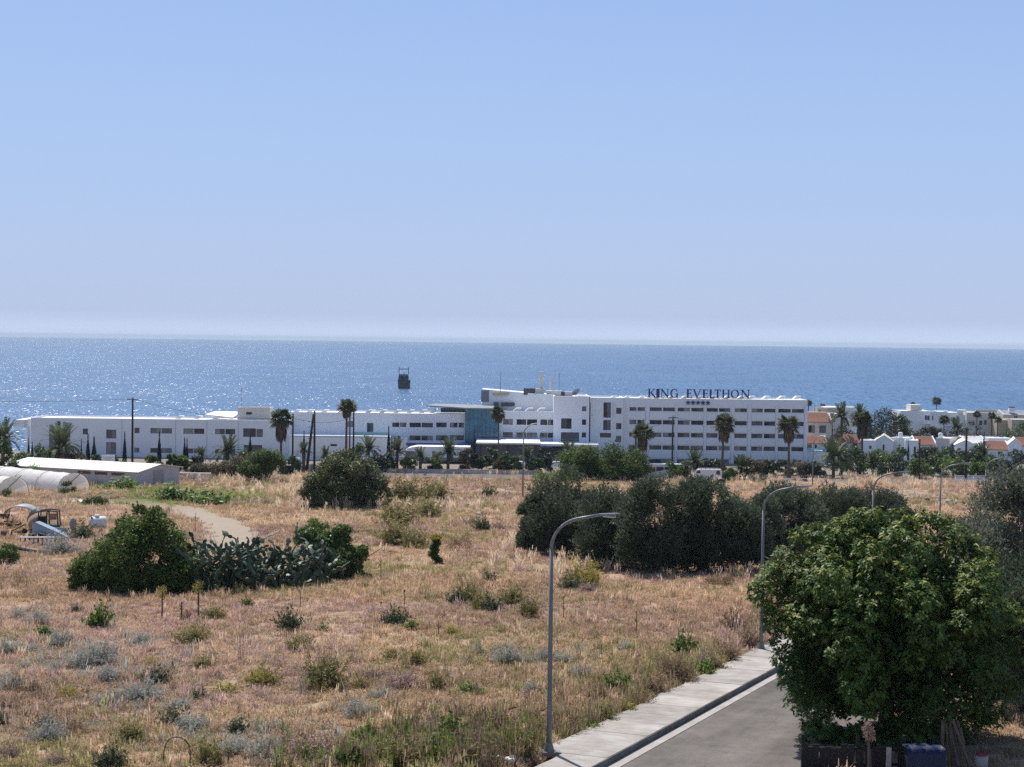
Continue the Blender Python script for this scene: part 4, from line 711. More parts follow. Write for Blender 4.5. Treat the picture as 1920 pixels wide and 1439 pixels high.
for px, Y, rz, lb in [(555, 352, 25, 'white car roof showing between the shaggy palm and the braced double pole'), (723, 350, 160, 'white car parked between a spiky palm and a cypress'), (771, 352, 10, 'white car parked in front of the curved white porch'), (978, 346, 170, 'white car left of the straight lamp post by the hotel porch'), (1008, 347, 20, 'white car just right of the straight lamp post by the porch'), (1044, 348, 0, 'white car at the left end of the broad dark hedge'), (463, 330, 0, 'white car roof above the dark bush left of the shaggy palm'), (1853, 306, 5, 'white car behind the last curved lamp posts')]:
    q = at(px, Y); t = thing('parked_car', lb, 'car', (q.x, Y, q.z), RAD(rz), CG); car_mesh(t, 4.4, 1.78, 1.5)
# ---- ship aground offshore
q = P(757.5, 729.5, 1240); t = thing('stranded_ship', 'dark stranded cargo ship with goalpost mast far out on the water', 'ship', (q.x, 1240, 0), RAD(4))
k = 1240/F; mb = MB(); v = []; w0, w1 = 10.5*k*1.0, 12.2*k
secs = [(0, .92, 7.4), (3, 1.0, 7.2), (30, 1.0, 6.4), (52, .7, 7.2), (58, .1, 8.2)]; hw = 5.2
for y, f_, dk in secs: v += [(-hw*f_*.9, y, -1), (-hw*f_, y, dk), (hw*f_, y, dk-.6), (hw*f_*.9, y, -1)]
f = [(0, 1, 2, 3), (19, 18, 17, 16)]
for i in range(4): f += [(4*i+j, 4*i+4+j, 4*i+4+(j+1) % 4, 4*i+(j+1) % 4) for j in range(4)]
M['hull'] = mat('dark_ship_hull', (.02, .022, .035), .6, .3, .3); mb.add(v, f); hu = mb.build('hull', M['hull'], t)
mb = MB(); mb.box(-4.5, 3.6, 1.5, 12, 6.6, 10.0); mb.box(-4.2, 3.4, 2.2, 10, 10.0, 11.4); su = mb.build('superstructure', M['hull'], t)
for k_ in range(4): mb = MB(); mb.box(-3.2+k_*1.7, -2.2+k_*1.7, 2.14, 2.18, 10.3, 11.0); mb.build('bridge_window', M['glassC'], su)
mb = MB(); mb.box(-4.3, -3.8, 5, 5.5, 11.0, 17.2); mb.box(3.3, 3.8, 5, 5.5, 11.0, 17.2); mb.box(-4.3, 3.8, 5.02, 5.48, 15.3, 15.9); mb.tube([(0, 4.5, 11.3), (0, 4.5, 13.2)], [.3, .2], 6); mb.build('goalpost_mast', M['hull'], t)
# ------------------------------------------------------------------ scrap yard and loose things in the field
def unit(v): return v/np.maximum(np.linalg.norm(v, axis=-1, keepdims=True), 1e-9)
def put(name, label, cat, px, py, rz=0, group=None, dz=0.0):
    q = G(px, py); return thing(name, label, cat, (q.x, q.y, q.z+dz), RAD(rz), group), q.y/F
SCRAP = 1.1
def curved_sheet(mb, L, W, bend, th=.04, n=10, twist=0.0):
    top = []
    for i in range(n+1):
        u = i/n-.5; a = u*bend; R_ = L/max(bend, .01); top.append((R_*math.sin(a), R_*(math.cos(a)-1), u*twist))
    v = []
    for (x, z, tw) in top: v += [(x, -W/2, z-tw), (x, W/2, z+tw), (x, W/2, z+tw-th), (x, -W/2, z-tw-th)]
    f = [(0, 1, 2, 3), (4*n+3, 4*n+2, 4*n+1, 4*n)]
    for i in range(n): f += [(4*i+j, 4*i+4+j, 4*i+4+(j+1) % 4, 4*i+(j+1) % 4) for j in range(4)]
    return mb.add(v, f)
t, k = put('bent_roof_sheet', 'pale grey bent sheet arching over the scrap heap at the left edge', 'metal sheet', 38, 983, 12); mb = MB(); curved_sheet(mb, 3.4, 2.2, 1.9, .05, 12, .35); o = mb.build('sheet', M['greymetal'], t, True); o.location = (.1, 0, 1.75); mb = MB(); [mb.tube([(x, y, -.1), (x*.9, y*.9, 1.2)], .04, 6) for x in (-1.1, 1.0) for y in (-.7, .7)]; mb.build('prop', M['rust'], t)
t, k = put('corrugated_sheet', 'long pale sheet lying flat at the very left edge below the tunnels', 'metal sheet', 8, 972, 5); mb = MB(); curved_sheet(mb, 2.6, 1.3, .35, .05, 8, .1); o = mb.build('sheet', M['rustpale'], t, True); o.location = (0, 0, .5); mb = MB(); mb.box(-.9, .8, -.3, .4, -.1, .38); mb.build('support', M['rust'], t)
t, k = put('rusty_plate', 'rusty curved plate standing on edge next to the burnt cab', 'scrap metal', 56, 993, -25); mb = MB(); curved_sheet(mb, 1.9, 1.0, 1.5, .05, 10); o = mb.build('plate', M['rustpale'], t, True); o.rotation_euler = (RAD(70), RAD(-35), 0); o.location = (.2, 0, .75); mb = MB(); curved_sheet(mb, 1.7, .9, 1.2, .05, 8); o = mb.build('inner_plate', M['wreckdark'], t, True); o.rotation_euler = (RAD(75), RAD(-50), 0); o.location = (-.15, .3, .95)
t, k = put('burnt_cab', 'burnt out dark vehicle cab frame with empty windows in the scrap heap', 'vehicle wreck', 92, 996, 8)
mb = MB(); r = .06
for x in (-.85, -.1, .85):
    for y in (-.7, .7): mb.tube([(x, y, .55), (x*.92, y*.9, 1.75)], r, 6)
for y in (-.64, .64): mb.tube([(-.8, y, 1.75), (0, y, 1.85), (.8, y, 1.75)], r, 6)
for x in (-.8, 0, .8): mb.tube([(x, -.64, 1.76), (x, .64, 1.76)], r, 6)
mb.build('cab_frame', M['wreckdark'], t); mb = MB(); mb.box(-.95, .95, -.75, .75, -.05, .6); mb.build('cab_floor', M['wreckdark'], t); mb = MB(); mb.box(-.8, -.25, -.5, .5, .601, 1.35); mb.build('seat', M['wreckdark'], t); mb = MB(); mb.box(.1, .72, -.66, -.62, 1.05, 1.6); mb.build('window_opening_panel', M['rustpale'], t)
t, k = put('car_wing', 'pale blue car body side with round wheel arch leaning in the weeds', 'vehicle wreck', 98, 1013, -8)
prof = [(-1.75, 1.35), (-1.45, 1.42), (-.6, 1.05), (.2, .72), (1.0, .42), (1.7, -.05), (1.45, -.12), (.9, .0)]+[(.55+.36*math.cos(a), .02+.36*math.sin(a)) for a in np.linspace(.15, math.pi, 7)]+[(-.2, .1), (-1.0, .38), (-1.75, .6)]
mb = MB(); mb.prism(prof, -.06, .06); b_ = mb.build('body_side', M['paleblue'], t); mb = MB(); mb.slab([Vector((-1.47, -.05, 1.45)), Vector((-.6, -.05, 1.09)), Vector((.9, -.05, .5)), Vector((1.7, -.05, 0)), Vector((1.68, .6, .02)), Vector((.9, .75, .52)), Vector((-.6, .75, 1.1)), Vector((-1.45, .7, 1.46))], .04); mb.build('bonnet', M['paleblue'], t)
t, k = put('blue_grey_panel', 'low blue-grey panel lying behind the pale blue car body', 'metal sheet', 110, 1003, 5); mb = MB(); mb.prism([(-.95, 0), (.8, 0), (.85, .5), (.5, .62), (-.7, .66), (-.98, .45)], -.05, .05); mb.build('panel', M['paleblue'], t); mb = MB(); mb.box(-.9, .8, .06, .5, .45, .52); mb.build('ledge', M['wreckdark'], t)
t, k = put('tank_end', 'upright grey oval tank end beside the blue-grey panel', 'scrap metal', 137, 996, 20); mb = MB(); mb.tube([(0, -.12, .55), (0, .12, .55)], .5, 16); o = mb.build('disc', M['greymetal'], t); o.scale = (.62, 1, 1.1); mb = MB(); mb.tube([(0, .12, .6), (0, .2, .6)], .48, 16); o = mb.build('rim', M['wreckdark'], t); o.scale = (.6, 1, 1.05)
t, k = put('slatted_rack', 'pale slatted rack half buried in grass in front of the scrap', 'rack', 72, 1022, 6); mb = MB(); mb.box(-1.4, 1.4, -.3, .3, .55, .62); mb.build('shelf', M['greymetal'], t)
for j in range(9): mb = MB(); mb.box(-1.35+j*.33, -1.24+j*.33, -.28, -.2, -.1, .549); mb.build('slat', M['wreckdark' if j % 3 else 'greymetal'], t)
t, k = put('steel_beam', 'dark steel beam lying bent in the grass below the rack', 'scrap metal', 48, 1038, -9); mb = MB(); mb.tube([(-1.5, 0, .4), (-.4, .1, .32), (.4, 0, .2), (1.6, -.1, .12)], .13, 6); mb.build('beam', M['wreckdark'], t); mb = MB(); mb.tube([(1.4, 0, .1), (1.5, 0, -.3)], .08, 6); mb.tube([(-.9, .05, .36), (-.9, .1, -.2)], .1, 6); mb.build('leg', M['wreckdark'], t)
t, k = put('water_tank', 'white plastic water tank with lid beside the big left bush', 'water tank', 184, 993, 15); mb = MB(); mb.tube([(-.75, 0, .62), (-.62, 0, .62), (.62, 0, .62), (.75, 0, .62)], [.4, .56, .56, .4], 16); mb.build('tank_body', M['bag'], t, True); mb = MB(); mb.tube([(-.1, 0, 1.16), (-.1, 0, 1.3)], [.26, .24], 14); mb.build('lid', M['bag'], t); mb = MB(); [mb.box(x-.06, x+.06, -.45, .45, -.1, .3) for x in (-.45, .45)]; mb.build('cradle', M['steel_dark'], t)
t, k = put('torn_sheet', 'crumpled white plastic sheet on bare ground below the torn tunnel', 'plastic sheet', 147, 945, 10); mb = MB(); rr = random.Random(4); v = [(x*.28, y*.28, .15+rr.random()*.4) for x in range(-3, 4) for y in range(-2, 3)]; mb.add(v, [(i*5+j, i*5+j+1, i*5+j+6, i*5+j+5) for i in range(6) for j in range(4)]); mb.build('sheet', M['bag'], t)
def rock(mb, c, r, rr, sq=.6):
    n, m_ = 7, 5; v = []
    for i in range(m_+1):
        a = math.pi*i/m_
        for j in range(n): b_ = 2*math.pi*j/n; q_ = r*(.75+.45*rr.random()); v.append((c[0]+q_*math.sin(a)*math.cos(b_), c[1]+q_*math.sin(a)*math.sin(b_), c[2]+q_*math.cos(a)*sq))
    return mb.add(v, [(i*n+j, (i+1)*n+j, (i+1)*n+(j+1) % n, i*n+(j+1) % n) for i in range(m_) for j in range(n)])
rr = random.Random(8)
for px, py, r_, lb, m_ in [(900, 966, .55, 'pale broken stone at the end of the dark track bank', 'stone'), (880, 952, .5, 'dark stone on the bank above the pale broken one', 'soil'), (866, 945, .42, 'dark stone highest on the track bank', 'soil'), (1378, 913, .5, 'white rubble lump beside the old tyre', 'stone'), (1390, 914, .38, 'small pale rubble lump right of the old tyre', 'stone'), (1780, 942, .55, 'dark-holed rubble lump on the track behind the broad tree', 'stone'), (1796, 943, .45, 'pale rubble lump right of the dark-holed one', 'stone'), (1015, 912, .35, 'white stone on the track right of the straight lamp post', 'bag'), (1232, 915, .5, 'low brown earth lump in dry grass behind the olive row', 'soil'), (1530, 905, .4, 'pale stone on the track behind the olive row', 'stone'), (722, 1044, .22, 'pale flat stone at the foot of the green vine shrub', 'stone'), (772, 970, .3, 'pale stone above the green vine shrub', 'stone'), (806, 975, .25, 'grey stone in dry grass above the vine shrub', 'stone'), (1738, 940, .5, 'brown stone lump on the track right of the olive row', 'soil'), (1538, 1428, .75, 'big pale boulder at the foot of the broad tree', 'verge'), (1562, 1437, .6, 'lower grey boulder beside the big pale one', 'concrete2')]:
    q = G(px, py); mb = MB(); rock(mb, (0, 0, r_*.25), r_, rr); o = mb.build('stone' if r_ < .6 else 'boulder', M[m_], None, False, (q.x, q.y, q.z)); tag(o, lb, 'stone', 'stones lying in the field')
t, k = put('old_tyre', 'old black tyre half sunk in the dry grass near the van', 'tyre', 1352, 912, 0); mb = MB(); [mb.tube([(.62*math.cos(a), 0, .45+.62*math.sin(a)), (.62*math.cos(a+.36), 0, .45+.62*math.sin(a+.36))], .22, 8) for a in np.arange(0, 6.2, .33)]; mb.build('tread', M['tyre'], t)
for px, py, L_, rz, lb, m_ in [(728, 1020, .75, -25, 'pale broken plank sticking out beside the vine shrub', 'stone'), (735, 1040, .9, -50, 'grey-brown broken board below the pale plank', 'rustpale'), (690, 1085, .6, 10, 'weathered stick at the foot of the vine shrub', 'rustpale')]:
    q = G(px, py); mb = MB(); mb.tube([(-L_/2, 0, .1), (0, .02, .22), (L_/2, 0, .16)], .07, 5); tag(mb.build('broken_board', M[m_], None, False, (q.x, q.y, q.z+.1), RAD(rz)), lb, 'board', 'broken boards by the vine shrub')
t, k = put('plastic_bag', 'crumpled white plastic bag in weeds left of the nearest lamp post', 'plastic bag', 957, 1433, 20); mb = MB(); rock(mb, (0, 0, .12), .21, random.Random(3), .6); rock(mb, (.12, .06, .16), .14, random.Random(5), .7); mb.build('bag', M['bag'], t, True); mb = MB(); mb.tube([(-.2, 0, .2), (-.4, .05, .3), (-.5, .0, .22)], .03, 5); mb.build('handle', M['bag'], t)
for px, py, rz, kind, lb in [(12, 1008, 15, 'drum', 'rusty drum lying at the left edge of the scrap heap'), (30, 1002, -30, 'pipe', 'bundle of rusty pipes leaning under the bent grey sheet'), (62, 1004, 40, 'sheet', 'dark crumpled sheet between rusty plate and burnt cab'), (118, 1018, 10, 'pipe', 'thin rusty pipes lying in front of the blue-grey panel'), (20, 990, 60, 'sheet', 'brown crumpled sheet under the bent grey sheet'), (70, 1012, -12, 'sheet', 'dark flat sheet in front of the burnt cab')]:
    t, k = put({'drum': 'rusty_drum', 'pipe': 'rusty_pipes', 'sheet': 'crumpled_sheet'}[kind], lb, 'scrap metal', px, py, rz); mb = MB(); rr = random.Random(px)
    if kind == 'drum': mb.tube([(-.45, 0, .3), (-.2, 0, .3), (.2, 0, .3), (.45, 0, .3)], [.3, .31, .31, .3], 14); mb.build('drum', M['rust'], t, True); mb = MB(); mb.tube([(.45, 0, .3), (.48, 0, .3)], .22, 12); mb.build('lid', M['wreckdark'], t)
    elif kind == 'pipe':
        for q_ in range(5): mb = MB(); mb.tube([(-.9, rr.uniform(-.3, .3), .05), (.9, rr.uniform(-.3, .3), rr.uniform(.2, .9))], .035, 6); mb.build('pipe', M['rust'], t)
    else:
        v = [(x*.3, y*.25, .1+rr.random()*.55) for x in range(-3, 4) for y in range(-2, 3)]; mb.add(v, [(i*5+j, i*5+j+1, i*5+j+6, i*5+j+5) for i in range(6) for j in range(4)]); mb.build('sheet', M['wreckdark' if px > 25 else 'rust'], t)
for o_ in list(col.objects):
    if o_.type == 'EMPTY' and o_.get('category') in ('metal sheet', 'scrap metal', 'vehicle wreck', 'rack', 'water tank') and o_.location.y < 200: o_.scale = (SCRAP,)*3
# fence, blue tarpaulin and leaning boards in the shade of the broad tree
q = G(1600, 1437); FY = 50.2
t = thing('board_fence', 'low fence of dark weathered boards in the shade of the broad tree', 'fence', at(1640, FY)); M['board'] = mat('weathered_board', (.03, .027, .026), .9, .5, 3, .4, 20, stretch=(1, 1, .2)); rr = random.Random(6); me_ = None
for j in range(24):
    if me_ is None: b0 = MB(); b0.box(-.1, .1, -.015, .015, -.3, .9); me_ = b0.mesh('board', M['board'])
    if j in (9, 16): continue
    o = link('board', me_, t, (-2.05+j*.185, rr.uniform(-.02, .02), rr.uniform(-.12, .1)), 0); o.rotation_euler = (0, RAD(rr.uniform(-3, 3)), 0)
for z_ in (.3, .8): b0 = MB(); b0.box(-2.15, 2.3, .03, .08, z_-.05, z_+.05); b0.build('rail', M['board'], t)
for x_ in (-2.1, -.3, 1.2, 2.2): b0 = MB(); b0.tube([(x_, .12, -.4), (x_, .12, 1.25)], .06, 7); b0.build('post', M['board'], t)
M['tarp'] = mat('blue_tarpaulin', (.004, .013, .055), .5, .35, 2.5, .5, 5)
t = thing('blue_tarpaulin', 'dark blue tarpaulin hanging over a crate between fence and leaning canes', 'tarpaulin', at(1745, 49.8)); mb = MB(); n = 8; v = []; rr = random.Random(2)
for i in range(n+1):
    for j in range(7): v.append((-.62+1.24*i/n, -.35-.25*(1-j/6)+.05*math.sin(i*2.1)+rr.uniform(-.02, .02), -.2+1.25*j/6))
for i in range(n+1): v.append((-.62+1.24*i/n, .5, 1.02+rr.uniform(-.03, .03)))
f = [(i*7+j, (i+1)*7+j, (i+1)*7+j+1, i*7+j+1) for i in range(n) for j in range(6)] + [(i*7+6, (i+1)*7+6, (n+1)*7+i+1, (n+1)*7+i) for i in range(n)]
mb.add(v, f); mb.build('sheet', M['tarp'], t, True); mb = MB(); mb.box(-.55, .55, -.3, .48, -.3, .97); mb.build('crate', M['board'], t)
t = thing('cane_stack', 'bundle of dry canes and planks leaning beside the blue tarpaulin', 'cane bundle', at(1812, 50.0)); M['cane'] = mat('dry_cane', (.12, .095, .075), .9, .4, 4); rr = random.Random(12)
for j in range(26): mb = MB(); x_ = rr.uniform(-.6, .55); mb.tube([(x_, rr.uniform(-.4, .1), -.2), (x_*.55-.12+rr.uniform(-.08, .08), .45, 1.2+rr.uniform(0, .55))], rr.uniform(.02, .045), 5); mb.build('cane', M['cane'], t)
mb = MB(); mb.tube([(.5, -.3, -.1), (-.1, .35, 1.75)], .06, 4); mb.build('plank', M['cane'], t)
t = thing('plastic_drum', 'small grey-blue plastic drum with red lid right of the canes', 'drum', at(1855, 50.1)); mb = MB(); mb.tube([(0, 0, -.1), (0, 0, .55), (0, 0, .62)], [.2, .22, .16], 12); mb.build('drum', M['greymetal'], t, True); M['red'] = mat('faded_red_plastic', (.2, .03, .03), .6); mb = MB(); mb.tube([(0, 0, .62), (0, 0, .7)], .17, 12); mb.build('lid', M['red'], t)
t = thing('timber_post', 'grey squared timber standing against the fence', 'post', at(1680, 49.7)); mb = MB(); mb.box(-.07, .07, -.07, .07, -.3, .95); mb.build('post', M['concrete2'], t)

# ------------------------------------------------------------------ foliage
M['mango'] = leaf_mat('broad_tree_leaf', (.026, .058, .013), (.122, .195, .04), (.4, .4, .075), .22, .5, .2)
M['olive'] = leaf_mat('olive_leaf', (.045, .066, .042), (.135, .172, .11), (.18, .2, .13), .25, .55, .22)
M['greyolive'] = leaf_mat('grey_olive_leaf', (.085, .098, .075), (.21, .225, .17), None, .28, .55, .25)
M['bush'] = leaf_mat('bush_leaf', (.034, .066, .015), (.115, .175, .04), (.2, .21, .06), .32, .55, .22)
M['vine'] = leaf_mat('vine_leaf', (0.052, 0.098, 0.023), (0.143, 0.221, 0.052), (.2, .2, .06), .35, .45, .35)
M['carob'] = leaf_mat('pale_bush_leaf', (.045, .062, .028), (.14, .165, .065), (.2, .19, .09), .3, .45, .35)
M['cyp'] = leaf_mat('cypress_leaf', (0.010, 0.022, 0.016), (0.029, 0.049, 0.031), None, .1, .7, .2)
M['garden'] = leaf_mat('garden_leaf', (0.033, 0.058, 0.023), (0.098, 0.150, 0.052), (.14, .15, .05), .25, .5, .3)
M['garden_dark'] = leaf_mat('dark_garden_leaf', (0.021, 0.034, 0.021), (0.058, 0.078, 0.044), (.09, .07, .05), .2, .5, .3)
M['drybush'] = leaf_mat('brown_bush_leaf', (0.065, 0.058, 0.036), (0.169, 0.150, 0.085), (.17, .12, .07), .25, .6, .2)
M['palm'] = leaf_mat('palm_leaf', (.04, .058, .026), (.1, .125, .06), (.2, .17, .1), .25, .6, .15)
M['skirt'] = leaf_mat('dead_palm_leaf', (.09, .065, .042), (.2, .15, .1), None, .15, .8, .15)
M['s_grey'] = leaf_mat('grey_shrub', (.28, .285, .245), (.43, .435, .38), (.48, .42, .32), .3, .8, .1)
M['s_green'] = leaf_mat('green_weed', (0.063, 0.119, 0.021), (0.168, 0.266, 0.049), (0.280, 0.266, 0.070), .35, .5, .3)
M['s_olive'] = leaf_mat('olive_weed', (0.135, 0.128, 0.045), (0.285, 0.262, 0.098), (0.450, 0.330, 0.150), .3, .6, .2)
M['s_dark'] = leaf_mat('dark_green_weed', (0.048, 0.067, 0.035), (0.136, 0.160, 0.080), (0.240, 0.176, 0.096), .25, .6, .2)
M['s_yellow'] = leaf_mat('yellow_green_weed', (0.189, 0.189, 0.047), (0.392, 0.351, 0.081), (0.540, 0.405, 0.108), .35, .6, .2)
M['s_brown'] = leaf_mat('brown_weed', (0.160, 0.112, 0.072), (0.352, 0.248, 0.160), (0.448, 0.304, 0.192), .2, .8, .1)
M['s_mauve'] = leaf_mat('mauve_dry_weed', (0.225, 0.158, 0.135), (0.420, 0.300, 0.255), (0.510, 0.390, 0.300), .2, .8, .1)
M['s_pale'] = leaf_mat('pale_dead_weed', (.33, .29, .24), (.5, .45, .38), None, .2, .8, .1)
M['yflower'] = leaf_mat('yellow_flower_head', (.3, .27, .03), (.45, .38, .04), None, .3, .6, .2)
def leaves(rg, pos, nrm, size, aspect=2.2, droop=.3, fold=.12, yellow=None, tone=None):
    n = len(pos); nrm = unit(nrm); ax = unit(rg.normal(size=(n, 3)) + np.array([0, 0, -droop])); ax = unit(ax - nrm*np.sum(ax*nrm, 1, keepdims=True)); sd = np.cross(nrm, ax)
    s = (size*rg.uniform(.6, 1.35, n))[:, None]; a = pos - ax*s*.5; b = pos + ax*s*.5; c = pos + sd*s/aspect*.5 - nrm*s*fold; d = pos - sd*s/aspect*.5 - nrm*s*fold
    v = np.stack([a, c, b, d], 1).reshape(-1, 3); f = np.arange(4*n).reshape(-1, 4)
    t_ = rg.random(n) if tone is None else np.clip(tone + rg.normal(0, .22, n), 0, 1); y_ = np.zeros(n) if yellow is None else yellow
    at_ = np.repeat(np.stack([t_, y_, np.zeros(n)], 1), 4, 0); return v, f, at_
def join(parts):
    V = []; Fs = []; A = []; o = 0
    for v, f, a in parts: V.append(v); Fs.append(f+o); A.append(a); o += len(v)
    return np.concatenate(V), np.concatenate(Fs), np.concatenate(A)
def sphere_dirs(rg, n, zmin=-1.0):
    z = rg.uniform(zmin, 1, n); a = rg.uniform(0, 2*math.pi, n); r = np.sqrt(1-z*z); return np.stack([r*np.cos(a), r*np.sin(a), z], 1)
def clump_crown(rg, C, n, size, aspect=2.0, droop=.3, shell=.55, jit=.7, yel=0.0, squash=.85):
    C = np.asarray(C, float); w = C[:, 3]**2; idx = rg.choice(len(C), n, p=w/w.sum()); d = sphere_dirs(rg, n, -.75); r = C[idx, 3]*rg.uniform(shell*.5, 1.12, n)**.7
    pos = C[idx, :3] + d*r[:, None]*np.array([1, 1, squash]) + rg.normal(0, .13, (n, 3))*C[idx, 3:4]; ct = rg.random(len(C))[idx]
    y = (rg.random(n) < yel*(d[:, 2] > .1))*rg.uniform(.4, 1, n); return leaves(rg, pos, d + rg.normal(0, jit, (n, 3)), size, aspect, droop, yellow=y, tone=.25+.5*ct)
def ell_clumps(rg, n, rx, ry, rz, cz, ra, rb, zmin=-.35, fill=.3):
    d = sphere_dirs(rg, n, zmin); q = np.where(rg.random(n) < fill, rg.uniform(.25, .6, n), rg.uniform(.72, .92, n)); r = rg.uniform(ra, rb, n)
    c = d*q[:, None]*np.array([rx, ry, rz]) + np.array([0, 0, cz]); return np.concatenate([c, r[:, None]], 1)
def limbs(rg, H, spread, r, n=5, base=(0, 0)):
    mb = MB(); top = Vector((base[0]+rg.normal(0, .1*H*.2), base[1], H*.35)); mb.tube([(base[0], base[1], -.3), (base[0]+.05, base[1], H*.15), top], [r*1.25, r, r*.85], 10)
    for k in range(n):
        a = 2*math.pi*(k+rg.random()*.6)/n; e = Vector((base[0]+spread*math.cos(a)*.75, base[1]+spread*math.sin(a)*.75, H*rg.uniform(.6, .85))); m_ = top.lerp(e, .5)+Vector((0, 0, H*.06)); mb.tube([top-Vector((0, 0, .15)), m_, e], [r*.6, r*.38, r*.15], 7)
        for j in range(2): e2 = e+Vector((rg.normal(0, spread*.25), rg.normal(0, spread*.25), H*rg.uniform(.02, .16))); mb.tube([m_, m_.lerp(e2, .55)+Vector((0, 0, .1)), e2], [r*.3, r*.2, r*.06], 5)
    return mb
def tree(name, label, cat, q, crown, trunk, group=None, mk='olive', rz=0.0, scl=None):
    t = thing(name, label, cat, q, rz, group); v, f, a = crown; link('crown', np_mesh(name+'_crown', v, f, M[mk], {'leaf': a}), t)
    if trunk: trunk.build('trunk', M['bark'], t, True)
    if scl: t.scale = scl
    return t
# the broad tree in the right foreground: drooping rosettes of long leaves on lumpy boughs
def broad_tree():
    rg = np.random.default_rng(21); Y = 56.0; q = at(1672, Y); c = P(1668, 1185, Y); cz = c.z-q.z; k = Y/F
    C = ell_clumps(rg, 120, 4.5, 4.2, 218*k, cz, .55, 1.0, -.85, .1)
    def add(px, py, dy, r): p = P(px, py, Y+dy); return [p.x-q.x, dy, p.z-q.z, r]
    ex = [add(1425, 1112, -.5, .55), add(1448, 1090, .2, .7), add(1470, 1060, .4, .75), add(1505, 1010, .3, .6), add(1440, 1140, -.3, .45), add(1470, 1200, -1.2, .6), add(1490, 1270, -1.5, .65), add(1530, 1330, -2.0, .7), add(1525, 1370, -2.0, .55), add(1560, 1385, -2.3, .7), add(1600, 1400, -.5, .8), add(1650, 1400, .2, .9), add(1700, 1400, -.3, .9), add(1750, 1395, .3, .9), add(1560, 1395, -.8, .7), add(1520, 1390, -1.2, .6), add(1540, 1360, -2.6, .6), add(1610, 1385, -2.3, .7), add(1660, 1390, -2.2, .7), add(1710, 1385, -2.0, .7), add(1800, 1375, -1.5, .7), add(1455, 1165, -.6, .6), add(1475, 1235, -1.0, .6), add(1540, 1010, .2, .7), add(1610, 985, .2, .7), add(1840, 1050, .1, .7), add(1815, 1025, .4, .6), add(1735, 975, .3, .6), add(1760, 1375, -1.6, .7), add(1850, 1340, -.8, .8), add(1880, 1290, -.4, .8), add(1893, 1220, 0, .7), add(1890, 1160, .3, .7), add(1850, 1095, -.3, .75), add(1790, 1010, .2, .7), add(1765, 985, .4, .5), add(1690, 985, .3, .7), add(1640, 975, 0, .55), add(1580, 1000, 0, .7), add(1720, 1130, -3.4, .9), add(1830, 1130, -2.6, .8), add(1740, 1180, -3.6, .8), add(1560, 1100, -3.2, .8)]
    C = np.concatenate([C, np.array(ex)]); parts = []
    w = C[:, 3]**2; n = 6800; idx = rg.choice(len(C), n, p=w/w.sum()); d = sphere_dirs(rg, n, -.45); tip = C[idx, :3] + d*C[idx, 3:4]*rg.uniform(.8, 1.06, (n, 1)); ct = rg.random(len(C))[idx]
    young = ((rg.random(n) < .55) & (d[:, 2] > .05) & (tip[:, 2] + .55*tip[:, 1] > cz+.3+rg.normal(0, .8, n))).astype(float)*rg.uniform(.35, 1, n); m_ = 13  # young yellow leaves on the sunward top, also painting in its sunlit look
    axis = unit(d*.8 + np.array([0, 0, .8])); a1 = unit(np.cross(axis, rg.normal(size=(n, 3)))); a2 = np.cross(axis, a1)
    for j in range(m_):
        th = 2*math.pi*j/m_ + rg.random(n)*.7; out = a1*np.cos(th)[:, None] + a2*np.sin(th)[:, None]; el = rg.uniform(-.15, .55, n)[:, None]; dr = unit(out + axis*el - np.array([0, 0, .25]))
        L_ = (rg.uniform(.12, .22, n))[:, None]; up_ = unit(axis - dr*np.sum(axis*dr, 1, keepdims=True) + rg.normal(0, .25, (n, 3))); sd = unit(np.cross(dr, up_)); b0 = tip - axis*rg.uniform(0, .16, (n, 1)); mid = b0 + dr*L_*.55; e = b0 + dr*L_ - np.array([0, 0, .05])*rg.random((n, 1))
        v = np.stack([b0, mid + sd*L_*.19 - up_*.012, e, mid - sd*L_*.19 - up_*.012], 1).reshape(-1, 3); f = np.arange(4*n).reshape(-1, 4); tn = np.clip(.2+.5*ct + rg.normal(0, .2, n), 0, 1); yy = young*(1.0 if j < 7 else .35)*rg.uniform(.4, 1, n)
        parts.append((v, f, np.repeat(np.stack([tn, yy, 0*tn], 1), 4, 0)))
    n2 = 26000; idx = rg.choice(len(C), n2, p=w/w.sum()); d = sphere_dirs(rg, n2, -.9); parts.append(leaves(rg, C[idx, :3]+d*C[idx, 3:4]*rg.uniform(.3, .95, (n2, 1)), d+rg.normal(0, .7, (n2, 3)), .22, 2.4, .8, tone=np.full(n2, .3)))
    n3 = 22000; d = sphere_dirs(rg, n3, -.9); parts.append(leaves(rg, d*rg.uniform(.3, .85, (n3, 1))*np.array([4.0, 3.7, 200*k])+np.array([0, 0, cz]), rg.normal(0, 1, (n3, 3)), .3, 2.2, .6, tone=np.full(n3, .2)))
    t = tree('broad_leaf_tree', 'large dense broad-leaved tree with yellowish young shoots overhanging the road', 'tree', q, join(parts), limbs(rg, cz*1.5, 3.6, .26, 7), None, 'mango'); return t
broad_tree()
